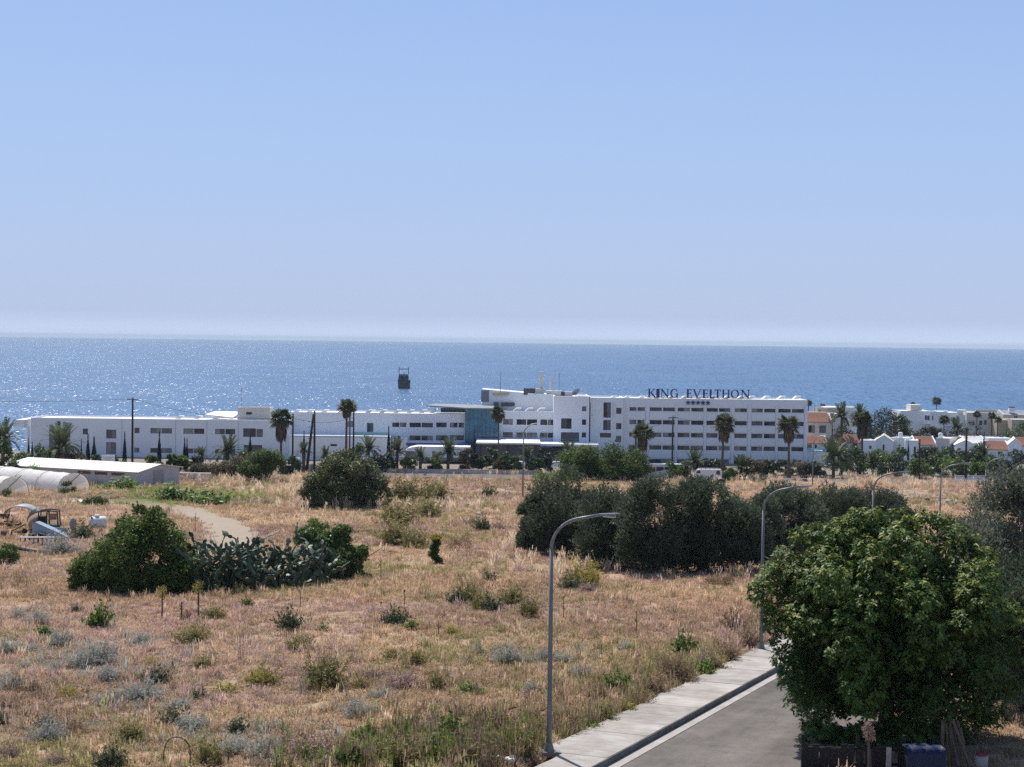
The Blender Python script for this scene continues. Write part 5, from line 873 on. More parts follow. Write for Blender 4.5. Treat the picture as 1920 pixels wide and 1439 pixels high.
def olive_tree(label, px, pyb, wpx, ytop, seed, mk='olive', Y=None, name='olive_tree', group=None, n=40000, ls=.2, asp=2.4, cut=.0, squash=1.0):
    rg = np.random.default_rng(seed); q = G(px, pyb) if Y is None else at(px, Y); Y = q.y; k = Y/F; H = (P(px, ytop, Y).z-q.z); rx = wpx*k/2; rz_ = H*(.5-cut/2); cz = H-rz_
    C = ell_clumps(rg, 34, rx, rx*.9, rz_, cz, rx*.2, rx*.36, -.95, .22); C2 = ell_clumps(rg, 16, rx*.85, rx*.8, rz_*.5, H*.2, rx*.24, rx*.38, -.7, .1); C2[:, 2] = np.maximum(C2[:, 2], C2[:, 3]*.5)
    C = np.concatenate([C, C2]); m_ = n//9; w = C[:, 3]**2; idx = rg.choice(len(C), m_, p=w/w.sum()); d = sphere_dirs(rg, m_, -.5); base = C[idx, :3]+d*C[idx, 3:4]*rg.uniform(.6, 1.0, (m_, 1)); ct = rg.random(len(C))[idx]
    up_ = unit(d+np.array([0, 0, .9])+rg.normal(0, .3, (m_, 3))); parts = []
    for j in range(9):                     # sprays: leaves along an upward shoot
        u = j/9*rx*.3; pos = base + up_*u + rg.normal(0, .05, (m_, 3)); parts.append(leaves(rg, pos, np.cross(up_, rg.normal(size=(m_, 3))), ls, asp, -.6, yellow=(rg.random(m_) < .06)*.7, tone=.2+.5*ct))
    return tree(name, label, 'tree', q, join(parts), limbs(rg, H*.8, rx*.8, .06*H*.5, 5), group, mk)
OG = 'olive trees in the row across the field'
for i, a in enumerate([('dense tall olive tree at the left end of the row', 1062, 1032, 120, 892), ('small olive tree at the outer left foot of the row', 1003, 1028, 62, 932), ('olive tree second in the row, behind the nearest lamp head', 1150, 1052, 130, 932), ('rounded olive tree directly right of the nearest lamp head', 1228, 1062, 120, 912), ('taller olive tree in the middle of the row', 1312, 1062, 116, 897), ('paler olive tree left of the second lamp post', 1398, 1060, 104, 926), ('olive tree standing behind the second lamp post', 1478, 1042, 112, 908), ('olive tree between the second and third lamp post', 1560, 1008, 110, 916), ('olive tree at the far right end of the row by the third lamp post', 1640, 990, 96, 920), ('low round olive tree seen just above the broad tree', 1690, 1000, 52, 955)]):
    olive_tree(a[0], a[1], a[2]+(12 if i < 8 else 4), a[3]*1.08, a[4], 40+i, group=OG)
olive_tree('tall grey-green olive tree at the right edge behind the broad tree', 1895, 0, 235, 895, 61, 'greyolive', 66, n=90000, ls=.15); olive_tree('dark olive tree behind the lower right flank of the broad tree', 1935, 0, 190, 1040, 62, 'olive', 60, n=60000, ls=.15)
def bush(label, px, pyb, wpx, ytop, seed, mk='bush', Y=None, n=3000, ls=.35, asp=1.9, name='bush', group=None, cat='bush', nc=22, trunk=True, yel=.1, rag=1.0):
    rg = np.random.default_rng(seed); q = G(px, pyb) if Y is None else at(px, Y); Y = q.y; k = Y/F; H = max(.3, P(px, ytop, Y).z-q.z); rx = wpx*k/2
    C = ell_clumps(rg, nc, rx, rx*.85, H*.56, H*.44, rx*.2, rx*.42*rag, -.8, .25); v = clump_crown(rg, C, n, ls, asp, .2, yel=yel); sc = min(1.0, .5*H/(rx*.3+.01)); tr = None
    if trunk:
        tr = MB(); [tr.tube([(rg.normal(0, .1*rx), rg.normal(0, .1*rx), -.2), (rg.normal(0, .35*rx), rg.normal(0, .3*rx), H*.6)], [.05*H*.4, .01], 5) for _ in range(5)]
    return tree(name, label, cat, q, v, tr, group, mk)
def lobed_bush(label, px, pyb, lobes, seed, mk, n, ls, asp, shoots=40):
    rg = np.random.default_rng(seed); q = G(px, pyb); Y = q.y; k = Y/F; C = []
    for (lx, ly, dy, rpx) in lobes:
        p_ = P(lx, ly, Y+dy); r = rpx*k; c0 = np.array([p_.x-q.x, dy, p_.z-q.z]); d = sphere_dirs(rg, 14, -.6); rr_ = r*rg.uniform(.22, .42, 14)
        C += [[*(c0+d[i]*r*rg.uniform(.45, .85)), rr_[i]] for i in range(14)] + [[*c0, r*.7]]
    C = np.array(C); C[:, 2] = np.maximum(C[:, 2], .25); lo = C.copy(); lo[:, 2] = C[:, 3]*.6; lo[:, 3] *= .8; C = np.concatenate([C, lo[::3]]); parts = [clump_crown(rg, C, n, ls, asp, .3, .5, .7, .12)]
    sh = sphere_dirs(rg, shoots, .2); idx = rg.integers(0, len(C), shoots)
    for u in np.linspace(.7, 1.7, 9): parts.append(leaves(rg, C[idx, :3]+sh*C[idx, 3:4]*u+np.array([0, 0, .15])*u, rg.normal(0, 1, (shoots, 3)), ls*.9, asp, -.5))
    tr = MB(); [tr.tube([(rg.normal(0, .5), rg.normal(0, .3), -.2), (rg.normal(0, 1.6), rg.normal(0, .8), 2.0)], [.09, .02], 5) for _ in range(7)]
    return tree('bush', label, 'bush', q, join(parts), tr, None, mk)
lobed_bush('big dark green bush left of the cactus thicket', 255, 1106, [(262, 1000, .5, 58), (215, 1035, 0, 55), (305, 1020, .3, 52), (345, 1055, .2, 42), (175, 1068, -.3, 45), (245, 1070, -1.0, 52), (310, 1080, -.9, 38), (148, 1085, -.2, 28), (205, 1092, -.8, 34), (275, 1090, -1.2, 36), (240, 1020, -.8, 50), (335, 1085, -.8, 34), (262, 958, .8, 16), (290, 965, .6, 20)], 71, 'bush', 60000, .19, 2.0)
lobed_bush('bright green vine shrub at the right end of the cactus thicket', 622, 1082, [(600, 1020, 0, 30), (640, 1010, .3, 26), (668, 1040, 0, 28), (635, 1050, -.8, 32), (665, 1068, -.4, 18), (570, 1010, .4, 22), (600, 1065, -.6, 24)], 72, 'vine', 26000, .2, 1.7)
bush('low green leafy shoot growing above the cactus next to pale stones', 585, 1005, 60, 968, 73, 'vine', n=1800, ls=.18, nc=10)
lobed_bush('large round bush with pale leaf tips in the middle of the field', 648, 952, [(640, 885, .5, 42), (600, 905, 0, 38), (690, 895, .3, 40), (648, 920, -1.5, 44), (712, 925, 0, 28), (585, 930, -.3, 26), (660, 865, .8, 22), (620, 868, .6, 20), (610, 935, -1.5, 30), (690, 935, -1.5, 30), (650, 895, -1.5, 44)], 74, 'carob', 42000, .3, 2.0, 70)
bush('broad dark hedge bush, left half, in front of the hotel', 1098, 902, 104, 842, 75, 'bush', n=14000, ls=.4, nc=40)
bush('broad dark hedge bush, right half, reaching the short dark pole', 1165, 903, 108, 842, 76, 'bush', n=14000, ls=.4, nc=40)
bush('low bright green scrub at the foot of the broad hedge bush', 1040, 905, 90, 888, 77, 'vine', n=2200, ls=.35, nc=18)
bush('dark green bush in front of the short pale wall', 497, 906, 76, 845, 78, 'bush', n=12000, ls=.36, nc=34)
bush('dry brown bush left of the dark green one', 432, 898, 80, 860, 79, 'drybush', n=8000, ls=.35, nc=24)
bush('brown-green bush beside the cream wall end', 385, 897, 60, 868, 80, 'drybush', n=5000, ls=.35, nc=18)
bush('low dark shrub on bare soil below the torn tunnel', 182, 950, 50, 933, 81, 'bush', n=1800, ls=.22, nc=14)
bush('dark shrub growing inside the torn tunnel mouth', 126, 926, 36, 905, 82, 'bush', n=1400, ls=.2, nc=10)
bush('dark bush at the left edge below the steel beam', 8, 1056, 62, 1020, 83, 'bush', n=3000, ls=.17, nc=18)
bush('small dark shrub at the mouth of the nearer tunnel', 14, 933, 30, 919, 84, 'bush', n=900, ls=.2, nc=8)
bush('pale weed shrub creeping over the left end of the shed roof', 60, 893, 70, 875, 85, 'vine', Y=232, n=1600, ls=.3, nc=14)
bush('dark tree bush at the left edge above the tunnels', 6, 895, 50, 822, 86, 'garden', Y=246, n=4200, ls=.34, nc=26)
bush('grey-brown dead shrub at the right foot of the olive row', 1368, 1064, 46, 1026, 87, 's_brown', n=2200, ls=.12, nc=14, asp=4)
bush('dead brown heap of twigs in front of the olive row', 1342, 1096, 62, 1076, 88, 's_brown', n=1800, ls=.12, nc=12, asp=4)
bush('dark brown dead bush right of the yellow-topped bush', 858, 1035, 62, 1005, 89, 's_brown', n=2400, ls=.12, nc=14, asp=4)
# yellow topped bush
q = G(816, 1056); k = q.y/F; rg = np.random.default_rng(3); H = 52*k; Cb = [[rg.normal(0, .14), rg.normal(0, .14), H*z_, .3*(1.15-.3*z_)] for z_ in np.linspace(.12, .85, 12)]; t = tree('bush', 'upright dark green bush crowned with yellow flowers', 'bush', q, clump_crown(rg, Cb, 3200, .15, 2.0), None, None, 'bush')
C = [[.36*math.cos(a), .3*math.sin(a), H*.93+.1*math.sin(a), .15] for a in np.linspace(0, 5.5, 9)]; v, f, a = clump_crown(rg, C, 900, .1, 1.6); link('flower_head', np_mesh('flower_head', v, f, M['yflower'], {'leaf': a}), t)

# prickly pear thicket: four plants of flat pads
M['pad'] = mat('cactus_pad', (.055, .085, .05), .52, .3, 3, spec=.3, c2=(.085, .12, .072)); mb = MB(); n = 9
ring = [(.15*math.sin(2*math.pi*j/n)*(1.0+.12*math.cos(2*math.pi*j/n)), .2-.2*math.cos(2*math.pi*j/n)) for j in range(n)]
mb.add([(x, -.022, z) for x, z in ring]+[(x, .022, z) for x, z in ring]+[(0, -.04, .22), (0, .04, .22)], [(j, (j+1) % n, 2*n) for j in range(n)]+[(n+(j+1) % n, n+j, 2*n+1) for j in range(n)]+[((j+1) % n, j, n+j, n+(j+1) % n) for j in range(n)]); PAD = mb.mesh('pad', M['pad'])
def cactus(label, px, pyb, wpx, hpx, seed, npart, nstuff):
    rg = np.random.default_rng(seed); q = G(px, pyb); k = q.y/F; t = thing('prickly_pear', label, 'cactus', q, 0, 'prickly pear cacti in the thicket'); W, H = wpx*k/2, hpx*k; pads = []
    while len(pads) < npart+nstuff:
        bx, by = rg.uniform(-W, W), rg.uniform(-1.2, 1.6); p = Vector((bx, by, 0)); d = Vector((rg.normal(0, .2), rg.normal(0, .2), 1)).normalized(); rz_ = rg.uniform(0, math.pi); hh = H*rg.uniform(.5, .95)*(1-.3*(abs(bx)/W)**2)
        while p.z < hh and len(pads) < npart+nstuff:
            s = rg.uniform(.75, 1.25); z = d; x = Vector((math.cos(rz_), math.sin(rz_), 0)); x = (x - z*x.dot(z)).normalized(); y = z.cross(x); Mx = Matrix((x, y, z)).transposed().to_4x4(); Mx = Matrix.Translation(p) @ Mx @ Matrix.Diagonal((s, s, s, 1)); pads.append((Mx, p.y - p.z*.3))
            p = p + d*.36*s; d = (d + Vector((rg.normal(0, .6), rg.normal(0, .5), rg.normal(.05, .25)))).normalized(); d.z = abs(d.z)*.8+.15; d.normalize(); rz_ += rg.normal(0, .6)
    pads.sort(key=lambda a: a[1])
    for Mx, _ in pads[:npart]: o = link('pad', PAD, t); o.matrix_local = Mx
    pv = np.array([v.co[:] for v in PAD.vertices]); V = []; fs = []; off = 0
    for Mx, _ in pads[npart:]:
        A = np.array(Mx); V.append(pv@A[:3, :3].T + A[:3, 3]); fs += [tuple(i+off for i in p_.vertices) for p_ in PAD.polygons]; off += len(pv)
    me = bpy.data.meshes.new('pad_mass'); me.from_pydata(np.concatenate(V), [], fs); me.materials.append(M['pad']); tag(link('pad_mass', me, t), kind='stuff')
cactus('prickly pear with tall dark pads next to the big dark bush', 375, 1108, 95, 104, 1, 75, 420); cactus('highest prickly pear in the middle of the thicket', 448, 1106, 95, 112, 2, 75, 420); cactus('prickly pear with pale shining pads right of the highest one', 520, 1100, 95, 104, 3, 75, 420); cactus('prickly pear at the right end tangled with the vine shrub', 585, 1094, 70, 78, 4, 75, 200)

# palms
def fan_crown(seed, n=46):
    rg = np.random.default_rng(seed); V = []; T = []; tone = []
    for i in range(n):
        a = rg.uniform(0, 2*math.pi); el = rg.uniform(-.7, 1.15); d = np.array([math.cos(a)*math.cos(el), math.sin(a)*math.cos(el), math.sin(el)]); L_ = rg.uniform(.85, 1.05); side = np.array([-math.sin(a), math.cos(a), 0]); upv = np.cross(d, side); c = d*L_*.5; R_ = .52*L_
        w = .03; V += [[*(side*w*0), ], ] if False else []
        b = len(V); V += [list(-side*.02), list(side*.02), list(c+side*.02), list(c-side*.02)]; T.append([b, b+1, b+2, b+3]); tone += [.6]*4
        for j in range(11):
            th = (j/10-.5)*3.9; f = d*math.cos(th)+side*math.sin(th)*1.0; g = d*math.cos(th+.17)+side*math.sin(th+.17); h_ = d*math.cos(th-.17)+side*math.sin(th-.17); e = c+f*R_*rg.uniform(.85, 1.05)+np.array([0, 0, -.1-.12*rg.random()])*R_*2*abs(math.sin(th))-np.array([0, 0, .08])
            b = len(V); V += [list(c), list(c+g*R_*.55), list(e), list(c+h_*R_*.55)]; T.append([b, b+1, b+2, b+3]); tone += [rg.random()]*4
    yl = [max(0, .5-v[2]*1.2)*.5 for v in V]; return np_mesh('fan_crown', V, T, M['palm'], {'leaf': np.stack([tone, yl, np.zeros(len(V))], 1)})
FAN = [fan_crown(s) for s in (1, 2, 3)]
def skirt_mesh(seed, n=260):
    rg = np.random.default_rng(seed); a = rg.uniform(0, 2*math.pi, n); z = rg.uniform(0, 1, n); r = .3+.28*np.sin(np.clip(z, 0, 1)*2.6)*rg.uniform(.7, 1.1, n); V = []
    for i in range(n):
        o = np.array([math.cos(a[i]), math.sin(a[i]), 0]); s = np.array([-math.sin(a[i]), math.cos(a[i]), 0]); p = o*r[i]+np.array([0, 0, -z[i]]); V += [list(p+np.array([0, 0, .18])-o*.06), list(p+s*.09), list(p-np.array([0, 0, .3])+o*.03), list(p-s*.09)]
    V = np.array(V)*[1, 1, 1]; return np_mesh('skirt', V, np.arange(4*n).reshape(-1, 4), M['skirt'], {'leaf': np.repeat(np.stack([rg.random(n), 0*z, 0*z], 1), 4, 0)})
SKIRT = skirt_mesh(4)
def fan_palm(label, px, ytop, ybase, Y, cpx, skirt=1.0, seed=0, lean=0.0, r=.32, group='tall fan palms around the hotel'):
    q = at(px, Y); k = Y/F; R_ = cpx*k/2; top = P(px, ytop, Y).z-q.z; zc = top-R_*.75; t = thing('fan_palm', label, 'palm', q, seed*.7, group); mb = MB(); mb.tube([(0, 0, -.3), (0, 0, .5), (lean*.5, 0, zc*.5), (lean, 0, zc)], [r*1.4, r*1.05, r*.75, r*.62], 9); mb.build('trunk', M['palmtrunk'], t, True)
    link('crown', FAN[seed % 3], t, (lean, 0, zc), seed, R_*1.3)
    if skirt: link('dead_skirt', SKIRT, t, (lean, 0, zc-.02), seed*1.3, (R_*.8, R_*.8, R_*1.15*skirt))
for i, a in enumerate([('stout fan palm with a long shaggy skirt left of the thin pole', 528, 770, 860, 300, 44, 1.4), ('tall slender fan palm rising above the hotel roof', 650, 751, 850, 305, 34, .9), ('thin second fan palm tucked behind the tall slender one', 657, 753, 850, 308, 26, .6), ('fan palm in front of the glass atrium', 936, 764, 836, 335, 30, .9), ('leaning skirted fan palm at the left end of the right hotel wing', 1209, 797, 872, 302, 40, 1.35), ('skirted fan palm in front of the middle of the right wing', 1356, 779, 886, 300, 43, 1.2), ('skirted fan palm near the right end of the right wing', 1482, 781, 888, 300, 42, 1.2), ('fan palm standing over the low house with the long red roof', 1619, 774, 862, 330, 42, 1.2), ('slim fan palm alone on the skyline between the shore villas', 1757, 746, 800, 470, 18, .2), ('fan palm peeping over the roof edge right of the hotel', 1517, 751, 800, 420, 14, .5), ('slim fan palm, left one before the grey-white villa', 1833.5, 772, 838, 425, 16, .2), ('slim fan palm, middle one before the grey-white villa', 1861, 774, 840, 424, 16, .2), ('slim fan palm, right one before the grey-white villa', 1872.5, 782, 842, 422, 15, .2), ('low fan palm by the white villa with thick roof edges', 1772, 780, 838, 426, 22, .3), ('slim dark fan palm left of the beige roof room', 1713, 755, 800, 475, 10, .2), ('small fan palm behind the ochre roof room', 1543.5, 758, 790, 470, 11, 0)]):
    fan_palm(a[0], a[1], a[2], a[3], a[4], a[5], a[6], i, r=.3 if i in (0, 1, 4, 5, 6, 7) else .2, lean=[0, .1, -.1, 0, .25, -.35, .3][i] if i < 7 else 0)
def date_crown(seed, n=52):
    rg = np.random.default_rng(seed); V = []; T = []; tn = []
    for i in range(n):
        a = rg.uniform(0, 2*math.pi); el = rg.uniform(.05, 1.4); o = np.array([math.cos(a), math.sin(a), 0]); s = np.array([-math.sin(a), math.cos(a), 0]); p = np.zeros(3); d = o*math.cos(el)+np.array([0, 0, math.sin(el)]); pts = [p]; tone = rg.random()
        for j in range(7): p = p + d*.155; d = unit(d+np.array([0, 0, -.16-.04*j])*math.cos(el)*1.1); pts.append(p)
        for j in range(7):
            b = len(V); w = .012; V += [list(pts[j]-s*w), list(pts[j]+s*w), list(pts[j+1]+s*w), list(pts[j+1]-s*w)]; T.append([b, b+1, b+2, b+3]); tn += [.7]*4
            if j > 0:
                for kx in range(2):
                    m_ = pts[j]+(pts[j+1]-pts[j])*kx*.5; dr = unit(pts[j+1]-pts[j])
                    for sg in (-1, 1):
                        L_ = .2*(1-.09*j)*rg.uniform(.8, 1.1); e = m_+(s*sg*.85+dr*.55+np.array([0, 0, .12]))*L_; b = len(V); V += [list(m_), list((m_+e)/2+dr*.04), list(e), list((m_+e)/2-dr*.04)]; T.append([b, b+1, b+2, b+3]); tn += [np.clip(tone+rg.normal(0, .15), 0, 1)]*4
    return np_mesh('date_crown', V, T, M['palm'], {'leaf': np.stack([tn, np.zeros(len(V)), np.zeros(len(V))], 1)})
DATE = [date_crown(s) for s in (5, 6, 7)]
def date_palm(label, px, ytop, Y, wpx, trunk_px, seed, dry=False):
    q = at(px, Y); k = Y/F; R_ = wpx*k/2; top = P(px, ytop, Y).z-q.z; zc = max(.3, top-R_*.95); t = thing('date_palm', label, 'palm', q, seed*.9, 'feathery date palms in the gardens'); mb = MB(); mb.tube([(0, 0, -.3), (0, 0, zc*.5), (0, 0, zc+.1)], [.36, .3, .33], 9); mb.build('trunk', M['palmtrunk'], t, True); link('crown', DATE[seed % 3], t, (0, 0, zc), seed, R_*1.35)
    if dry: link('dead_skirt', SKIRT, t, (0, 0, zc), seed, (R_*.6, R_*.6, R_*.6))
for i, a in enumerate([('date palm fronds cut by the left edge against the sea', 6, 797, 255, 66), ('broad date palm with drooping brown fronds before the dark hotel recess', 116, 808, 270, 74), ('small date palm right of the two round garden bushes', 378, 844, 290, 30), ('wide date palm above the dry brown bush', 428, 825, 292, 56), ('small date palm at the foot of the small cypress by the braced pole', 571, 834, 300, 28), ('small date palm just right of the braced double pole', 612, 842, 305, 30), ('date palm over the round bush, right of the twin palm', 692, 826, 305, 44), ('date palm right beside the dark cypress left of the curved porch', 746, 829, 306, 46), ('dense short date palm in front of the curved porch door', 790, 844, 304, 32), ('date palm with upright fronds before the curved porch', 842, 829, 306, 50), ('date palm behind the straight lamp post', 990, 842, 306, 36), ('date palm behind the left half of the broad hedge', 1070, 834, 320, 46), ('yellowish date palm in front of the ground floor of the right wing', 1305, 850, 303, 52), ('low grey date palm right of the middle skirted palm', 1392, 862, 303, 44), ('big date palm with drooping fronds at the right foot of the hotel', 1566, 832, 303, 64), ('date palm between hotel corner and shore villas', 1580, 763, 400, 44), ('date palm behind the fan palm over the red roof', 1614, 764, 420, 34), ('feathery palm before the villa with thick roof edges', 1796, 790, 425, 40), ('small date palm at the left of the villa with arched balcony', 1700, 800, 425, 34), ('date palm beside the cypress near the broad red roof', 1846, 838, 340, 40), ('palm with stiff fronds by the dark bush row before the white house', 1640, 852, 320, 30)]):
    date_palm(a[0], a[1], a[2], a[3], a[4], 0, i, i in (1, 2))
def cyp_mesh(seed):
    rg = np.random.default_rng(seed); n = 1500; z = rg.random(n)**.8; r = (.5*np.sin(np.clip(z*1.05+.08, 0, 1)*math.pi)**.8*(1-z*.45)+.03)*rg.uniform(.7, 1.05, n); a = rg.uniform(0, 2*math.pi, n); pos = np.stack([r*np.cos(a), r*np.sin(a), z*1.0], 1)*[1, 1, 1]; pos[:, 2] = z
    v, f, at_ = leaves(rg, pos*[1, 1, 4], np.stack([np.cos(a), np.sin(a), .4+0*a], 1)+rg.normal(0, .4, (n, 3)), .26, 2.4, -1.5); v = v*[1, 1, .25]; return np_mesh('cypress_crown', v, f, M['cyp'], {'leaf': at_})
CYP = [cyp_mesh(1), cyp_mesh(2)]
def cypress(label, px, ytop, ybase, Y, wpx, seed):
    q = at(px, Y); k = Y/F; H = P(px, ytop, Y).z-q.z; t = thing('cypress', label, 'cypress', q, seed, 'dark narrow cypresses'); mb = MB(); mb.tube([(0, 0, -.2), (0, 0, H*.3)], [.14, .08], 6); mb.build('trunk', M['bark'], t); link('crown', CYP[seed % 2], t, (0, 0, H*.03), 0, (wpx*k, wpx*k, H*.97))
for i, a in enumerate([('cypress left one of the close pair near the hotel recess', 165.5, 815, 0, 285, 10), ('cypress right one of the close pair near the hotel recess', 177, 820, 0, 285, 12), ('thin low cypress left of the close pair', 153, 824, 0, 290, 6), ('slim cypress between stair windows and the tall dark pole', 234.5, 811, 0, 285, 9), ('pointed cypress below the first ribbon window of the left wing', 299.5, 811, 0, 288, 9.5), ('twin-tipped cypress, main stem, right of the pointed one', 347, 822, 0, 288, 9), ('twin-tipped cypress, right stem', 351.5, 823, 0, 289, 7), ('short cypress under the dark square window of the left wing', 470, 817, 0, 330, 10), ('cypress with sharp tip left of the braced double pole', 571, 809, 0, 330, 8), ('dense dark cypress before the terrace wall', 730, 800, 0, 306, 9), ('thin cypress in front of the glass atrium base', 891.5, 807, 0, 345, 6), ('black slim cypress between the two low red roofs', 1563, 805, 0, 370, 6), ('tall dark cypress at the broad white roof', 1847.5, 811, 0, 360, 8), ('short dark cypress on the hotel left corner', 54, 822, 0, 330, 5), ('short dark cypress just right of the hotel left corner', 61, 829, 0, 330, 6), ('small dark cypress before the left hotel end wall', 72, 833, 0, 332, 7), ('small cypress right of the pointed gable house', 1706, 826, 0, 380, 5), ('narrow cypress on the skyline beside the hotel corner', 1528.5, 762, 0, 440, 4)]): cypress(*a, i)

# garden bushes along the hotel front and among the houses
GB = 'garden bushes between road and buildings'
def gb(lb, px, ytop, Y, w, mk='garden', seed=0, n=700, nm='garden_bush', cat='bush'): bush(lb, px, 0, w*1.3, ytop, 300+seed, mk, Y=Y, n=int(n*2.6), ls=.5, nc=20, name=nm, group=GB, cat=cat, yel=.15, trunk=w > 40)
GBL = [('green hedge clump at the left hotel corner', 40, 842, 275, 44, 'garden'), ('green hedge clump in front of the left end wall', 78, 843, 274, 44, 'garden'), ('green hedge clump left of the broad date palm', 104, 846, 272, 36, 'garden'), ('brown-green shrub under the broad date palm', 140, 850, 272, 46, 'drybush'), ('pale green shrub right of the cypress pair', 192, 850, 276, 24, 'garden'), ('low shrub between notice board and slim cypress', 222, 856, 280, 20, 'garden'), ('low round bush left of the pointed cypress foot', 286, 856, 284, 26, 'bush'), ('round green bush, left one of the pair below the left wing', 324, 854, 284, 22, 'bush'), ('round green bush, right one of the pair below the left wing', 343, 853, 285, 24, 'bush'), ('dark small bush right of the round pair', 364, 858, 286, 20, 'garden_dark'), ('green shrub between the wide date palm and the dark bush', 462, 850, 284, 36, 'garden'), ('bright shrub at the foot of the thin pole', 545, 858, 294, 28, 'garden'), ('green tree behind the round bush by the twin palm pole', 674, 832, 312, 30, 'garden'), ('low dark hedge piece right of the round bush', 708, 860, 304, 36, 'garden_dark'), ('low hedge piece below the dark cypress', 730, 862, 304, 24, 'garden'), ('bright yellow-green shrub before the curved porch', 765, 862, 304, 26, 'vine'), ('green shrub between two date palms before the porch', 817, 864, 304, 24, 'vine'), ('dull green tall shrub left of the atrium palm', 884, 842, 306, 32, 'drybush'), ('dark shrub at the base of the dull green one', 898, 856, 305, 22, 'garden_dark'), ('green upright shrub in front of the entrance porch', 924, 842, 308, 26, 'garden'), ('leafy shrub below the entrance porch roof end', 956, 854, 305, 28, 'garden'), ('olive brown shrub at the porch foot', 940, 864, 304, 24, 'drybush'), ('grey-green tree shrub right of the straight lamp post', 1020, 846, 307, 26, 'garden_dark'), ('yellowish small shrub left of the straight lamp post', 972, 868, 304, 18, 'vine'), ('dark shrub beneath the date palm by the lamp post', 1006, 862, 304, 24, 'garden'), ('round dark bush between coach and van', 1267, 869, 291, 30, 'bush'), ('small green shrub touching the van nose', 1289, 878, 292, 14, 'garden'), ('grey shrub behind the van roof rack', 1338, 868, 304, 40, 'garden_dark'), ('low dark shrub right behind the van', 1372, 884, 292, 26, 'bush'), ('grey-green shrub before the ground floor windows', 1420, 864, 303, 46, 'drybush'), ('grey shrub left of the last skirted palm', 1452, 866, 303, 34, 'garden_dark'), ('grey shrub right of the last skirted palm', 1500, 867, 303, 36, 'drybush'), ('wide grey shrub at the hotel right foot', 1528, 868, 303, 40, 'garden_dark'), ('dense garden tree over the big drooping date palm', 1580, 842, 325, 54, 'garden_dark'), ('garden tree below the small annex window', 1612, 852, 322, 46, 'garden'), ('brown-leaved tree right of the annex', 1678, 862, 315, 50, 'garden_dark'), ('bright green tree below the pointed gable', 1652, 848, 318, 48, 'vine'), ('green tree in front of the bright cube house', 1684, 846, 322, 40, 'garden'), ('dark tree below the square red roof', 1740, 842, 330, 42, 'garden_dark'), ('round clipped pale green bush at the first bare pole', 1730, 866, 305, 36, 'vine'), ('green tree below the slot window block', 1772, 850, 326, 44, 'garden'), ('yellow-green bush left of the thick bare pole', 1792, 862, 318, 40, 'vine'), ('dark tree beside the thick bare pole', 1822, 850, 324, 44, 'garden_dark'), ('palm-like green tree at the thick pole foot', 1806, 872, 308, 30, 'garden'), ('green tree left of the cypress foot', 1838, 858, 322, 34, 'garden'), ('bright round bush right of the last lamp arm', 1832, 868, 305, 32, 'vine'), ('dark green tree below the broad red roof', 1872, 856, 324, 48, 'garden'), ('round green bush below the broad red roof corner', 1876, 872, 306, 36, 'garden'), ('brown-green tree at the right edge below the houses', 1906, 856, 320, 46, 'garden_dark'), ('dark hedge tree left of the arched balcony villa', 1668, 764, 415, 52, 'garden_dark'), ('tallest dark tree among the shore villas', 1679, 760, 428, 40, 'garden_dark'), ('dark tree with brownish crown left of the tallest one', 1648, 770, 420, 48, 'garden_dark'), ('tree right of the tallest one, touching the villa', 1694, 782, 416, 36, 'garden'), ('grey-green tree in front of the arched balcony', 1722, 806, 415, 40, 'garden_dark'), ('dark tree below the arched balcony', 1746, 800, 416, 36, 'garden_dark'), ('bush below the sunlit villa side', 1762, 806, 418, 34, 'garden_dark'), ('grey-green tree under the feathery palm', 1784, 808, 416, 38, 'garden_dark'), ('round dark tree in front of the villa wing', 1822, 794, 420, 42, 'garden_dark'), ('pale green tree at the right edge before the beige wall', 1908, 790, 425, 44, 'garden'), ('low dark bush along the wall under the three slim palms', 1862, 822, 420, 50, 'garden_dark'), ('small bush under the long beige wall', 1892, 820, 422, 36, 'garden_dark'), ('grey tree between red roof and date palm', 1604, 784, 418, 44, 'garden_dark'), ('dark tree between the two rows of houses above the white gable', 1655, 806, 409, 44, 'garden_dark'), ('dark tree between the two rows of houses above the square red roof', 1728, 812, 410, 44, 'garden_dark'), ('dark tree between the two rows of houses above the blue-white gable', 1806, 812, 412, 44, 'garden_dark'), ('green tree in front of the tall slot-window block corner', 1758, 838, 352, 34, 'garden'), ('dark bushy tree below the blue-white gable wall', 1812, 844, 350, 40, 'garden_dark'), ('green tree hiding the lower wall of the broad white roof house', 1836, 842, 352, 36, 'garden'), ('dark tree before the wall of the low long red roof house', 1590, 836, 360, 36, 'garden_dark'), ('green tree between pointed gable house and bright cube', 1672, 840, 352, 28, 'garden'), ('bush behind the low house with the long red roof', 1590, 802, 412, 44, 'garden_dark'), ('dark bush left of the white barrel', 1636, 800, 412, 36, 'garden_dark')]
for i, a in enumerate(GBL): gb(a[0], a[1], a[2]-(9 if a[1] > 1560 and a[3] < 345 else 9 if a[1] < 110 else 4 if a[3] < 345 else 3), a[3], a[4], a[5], i)
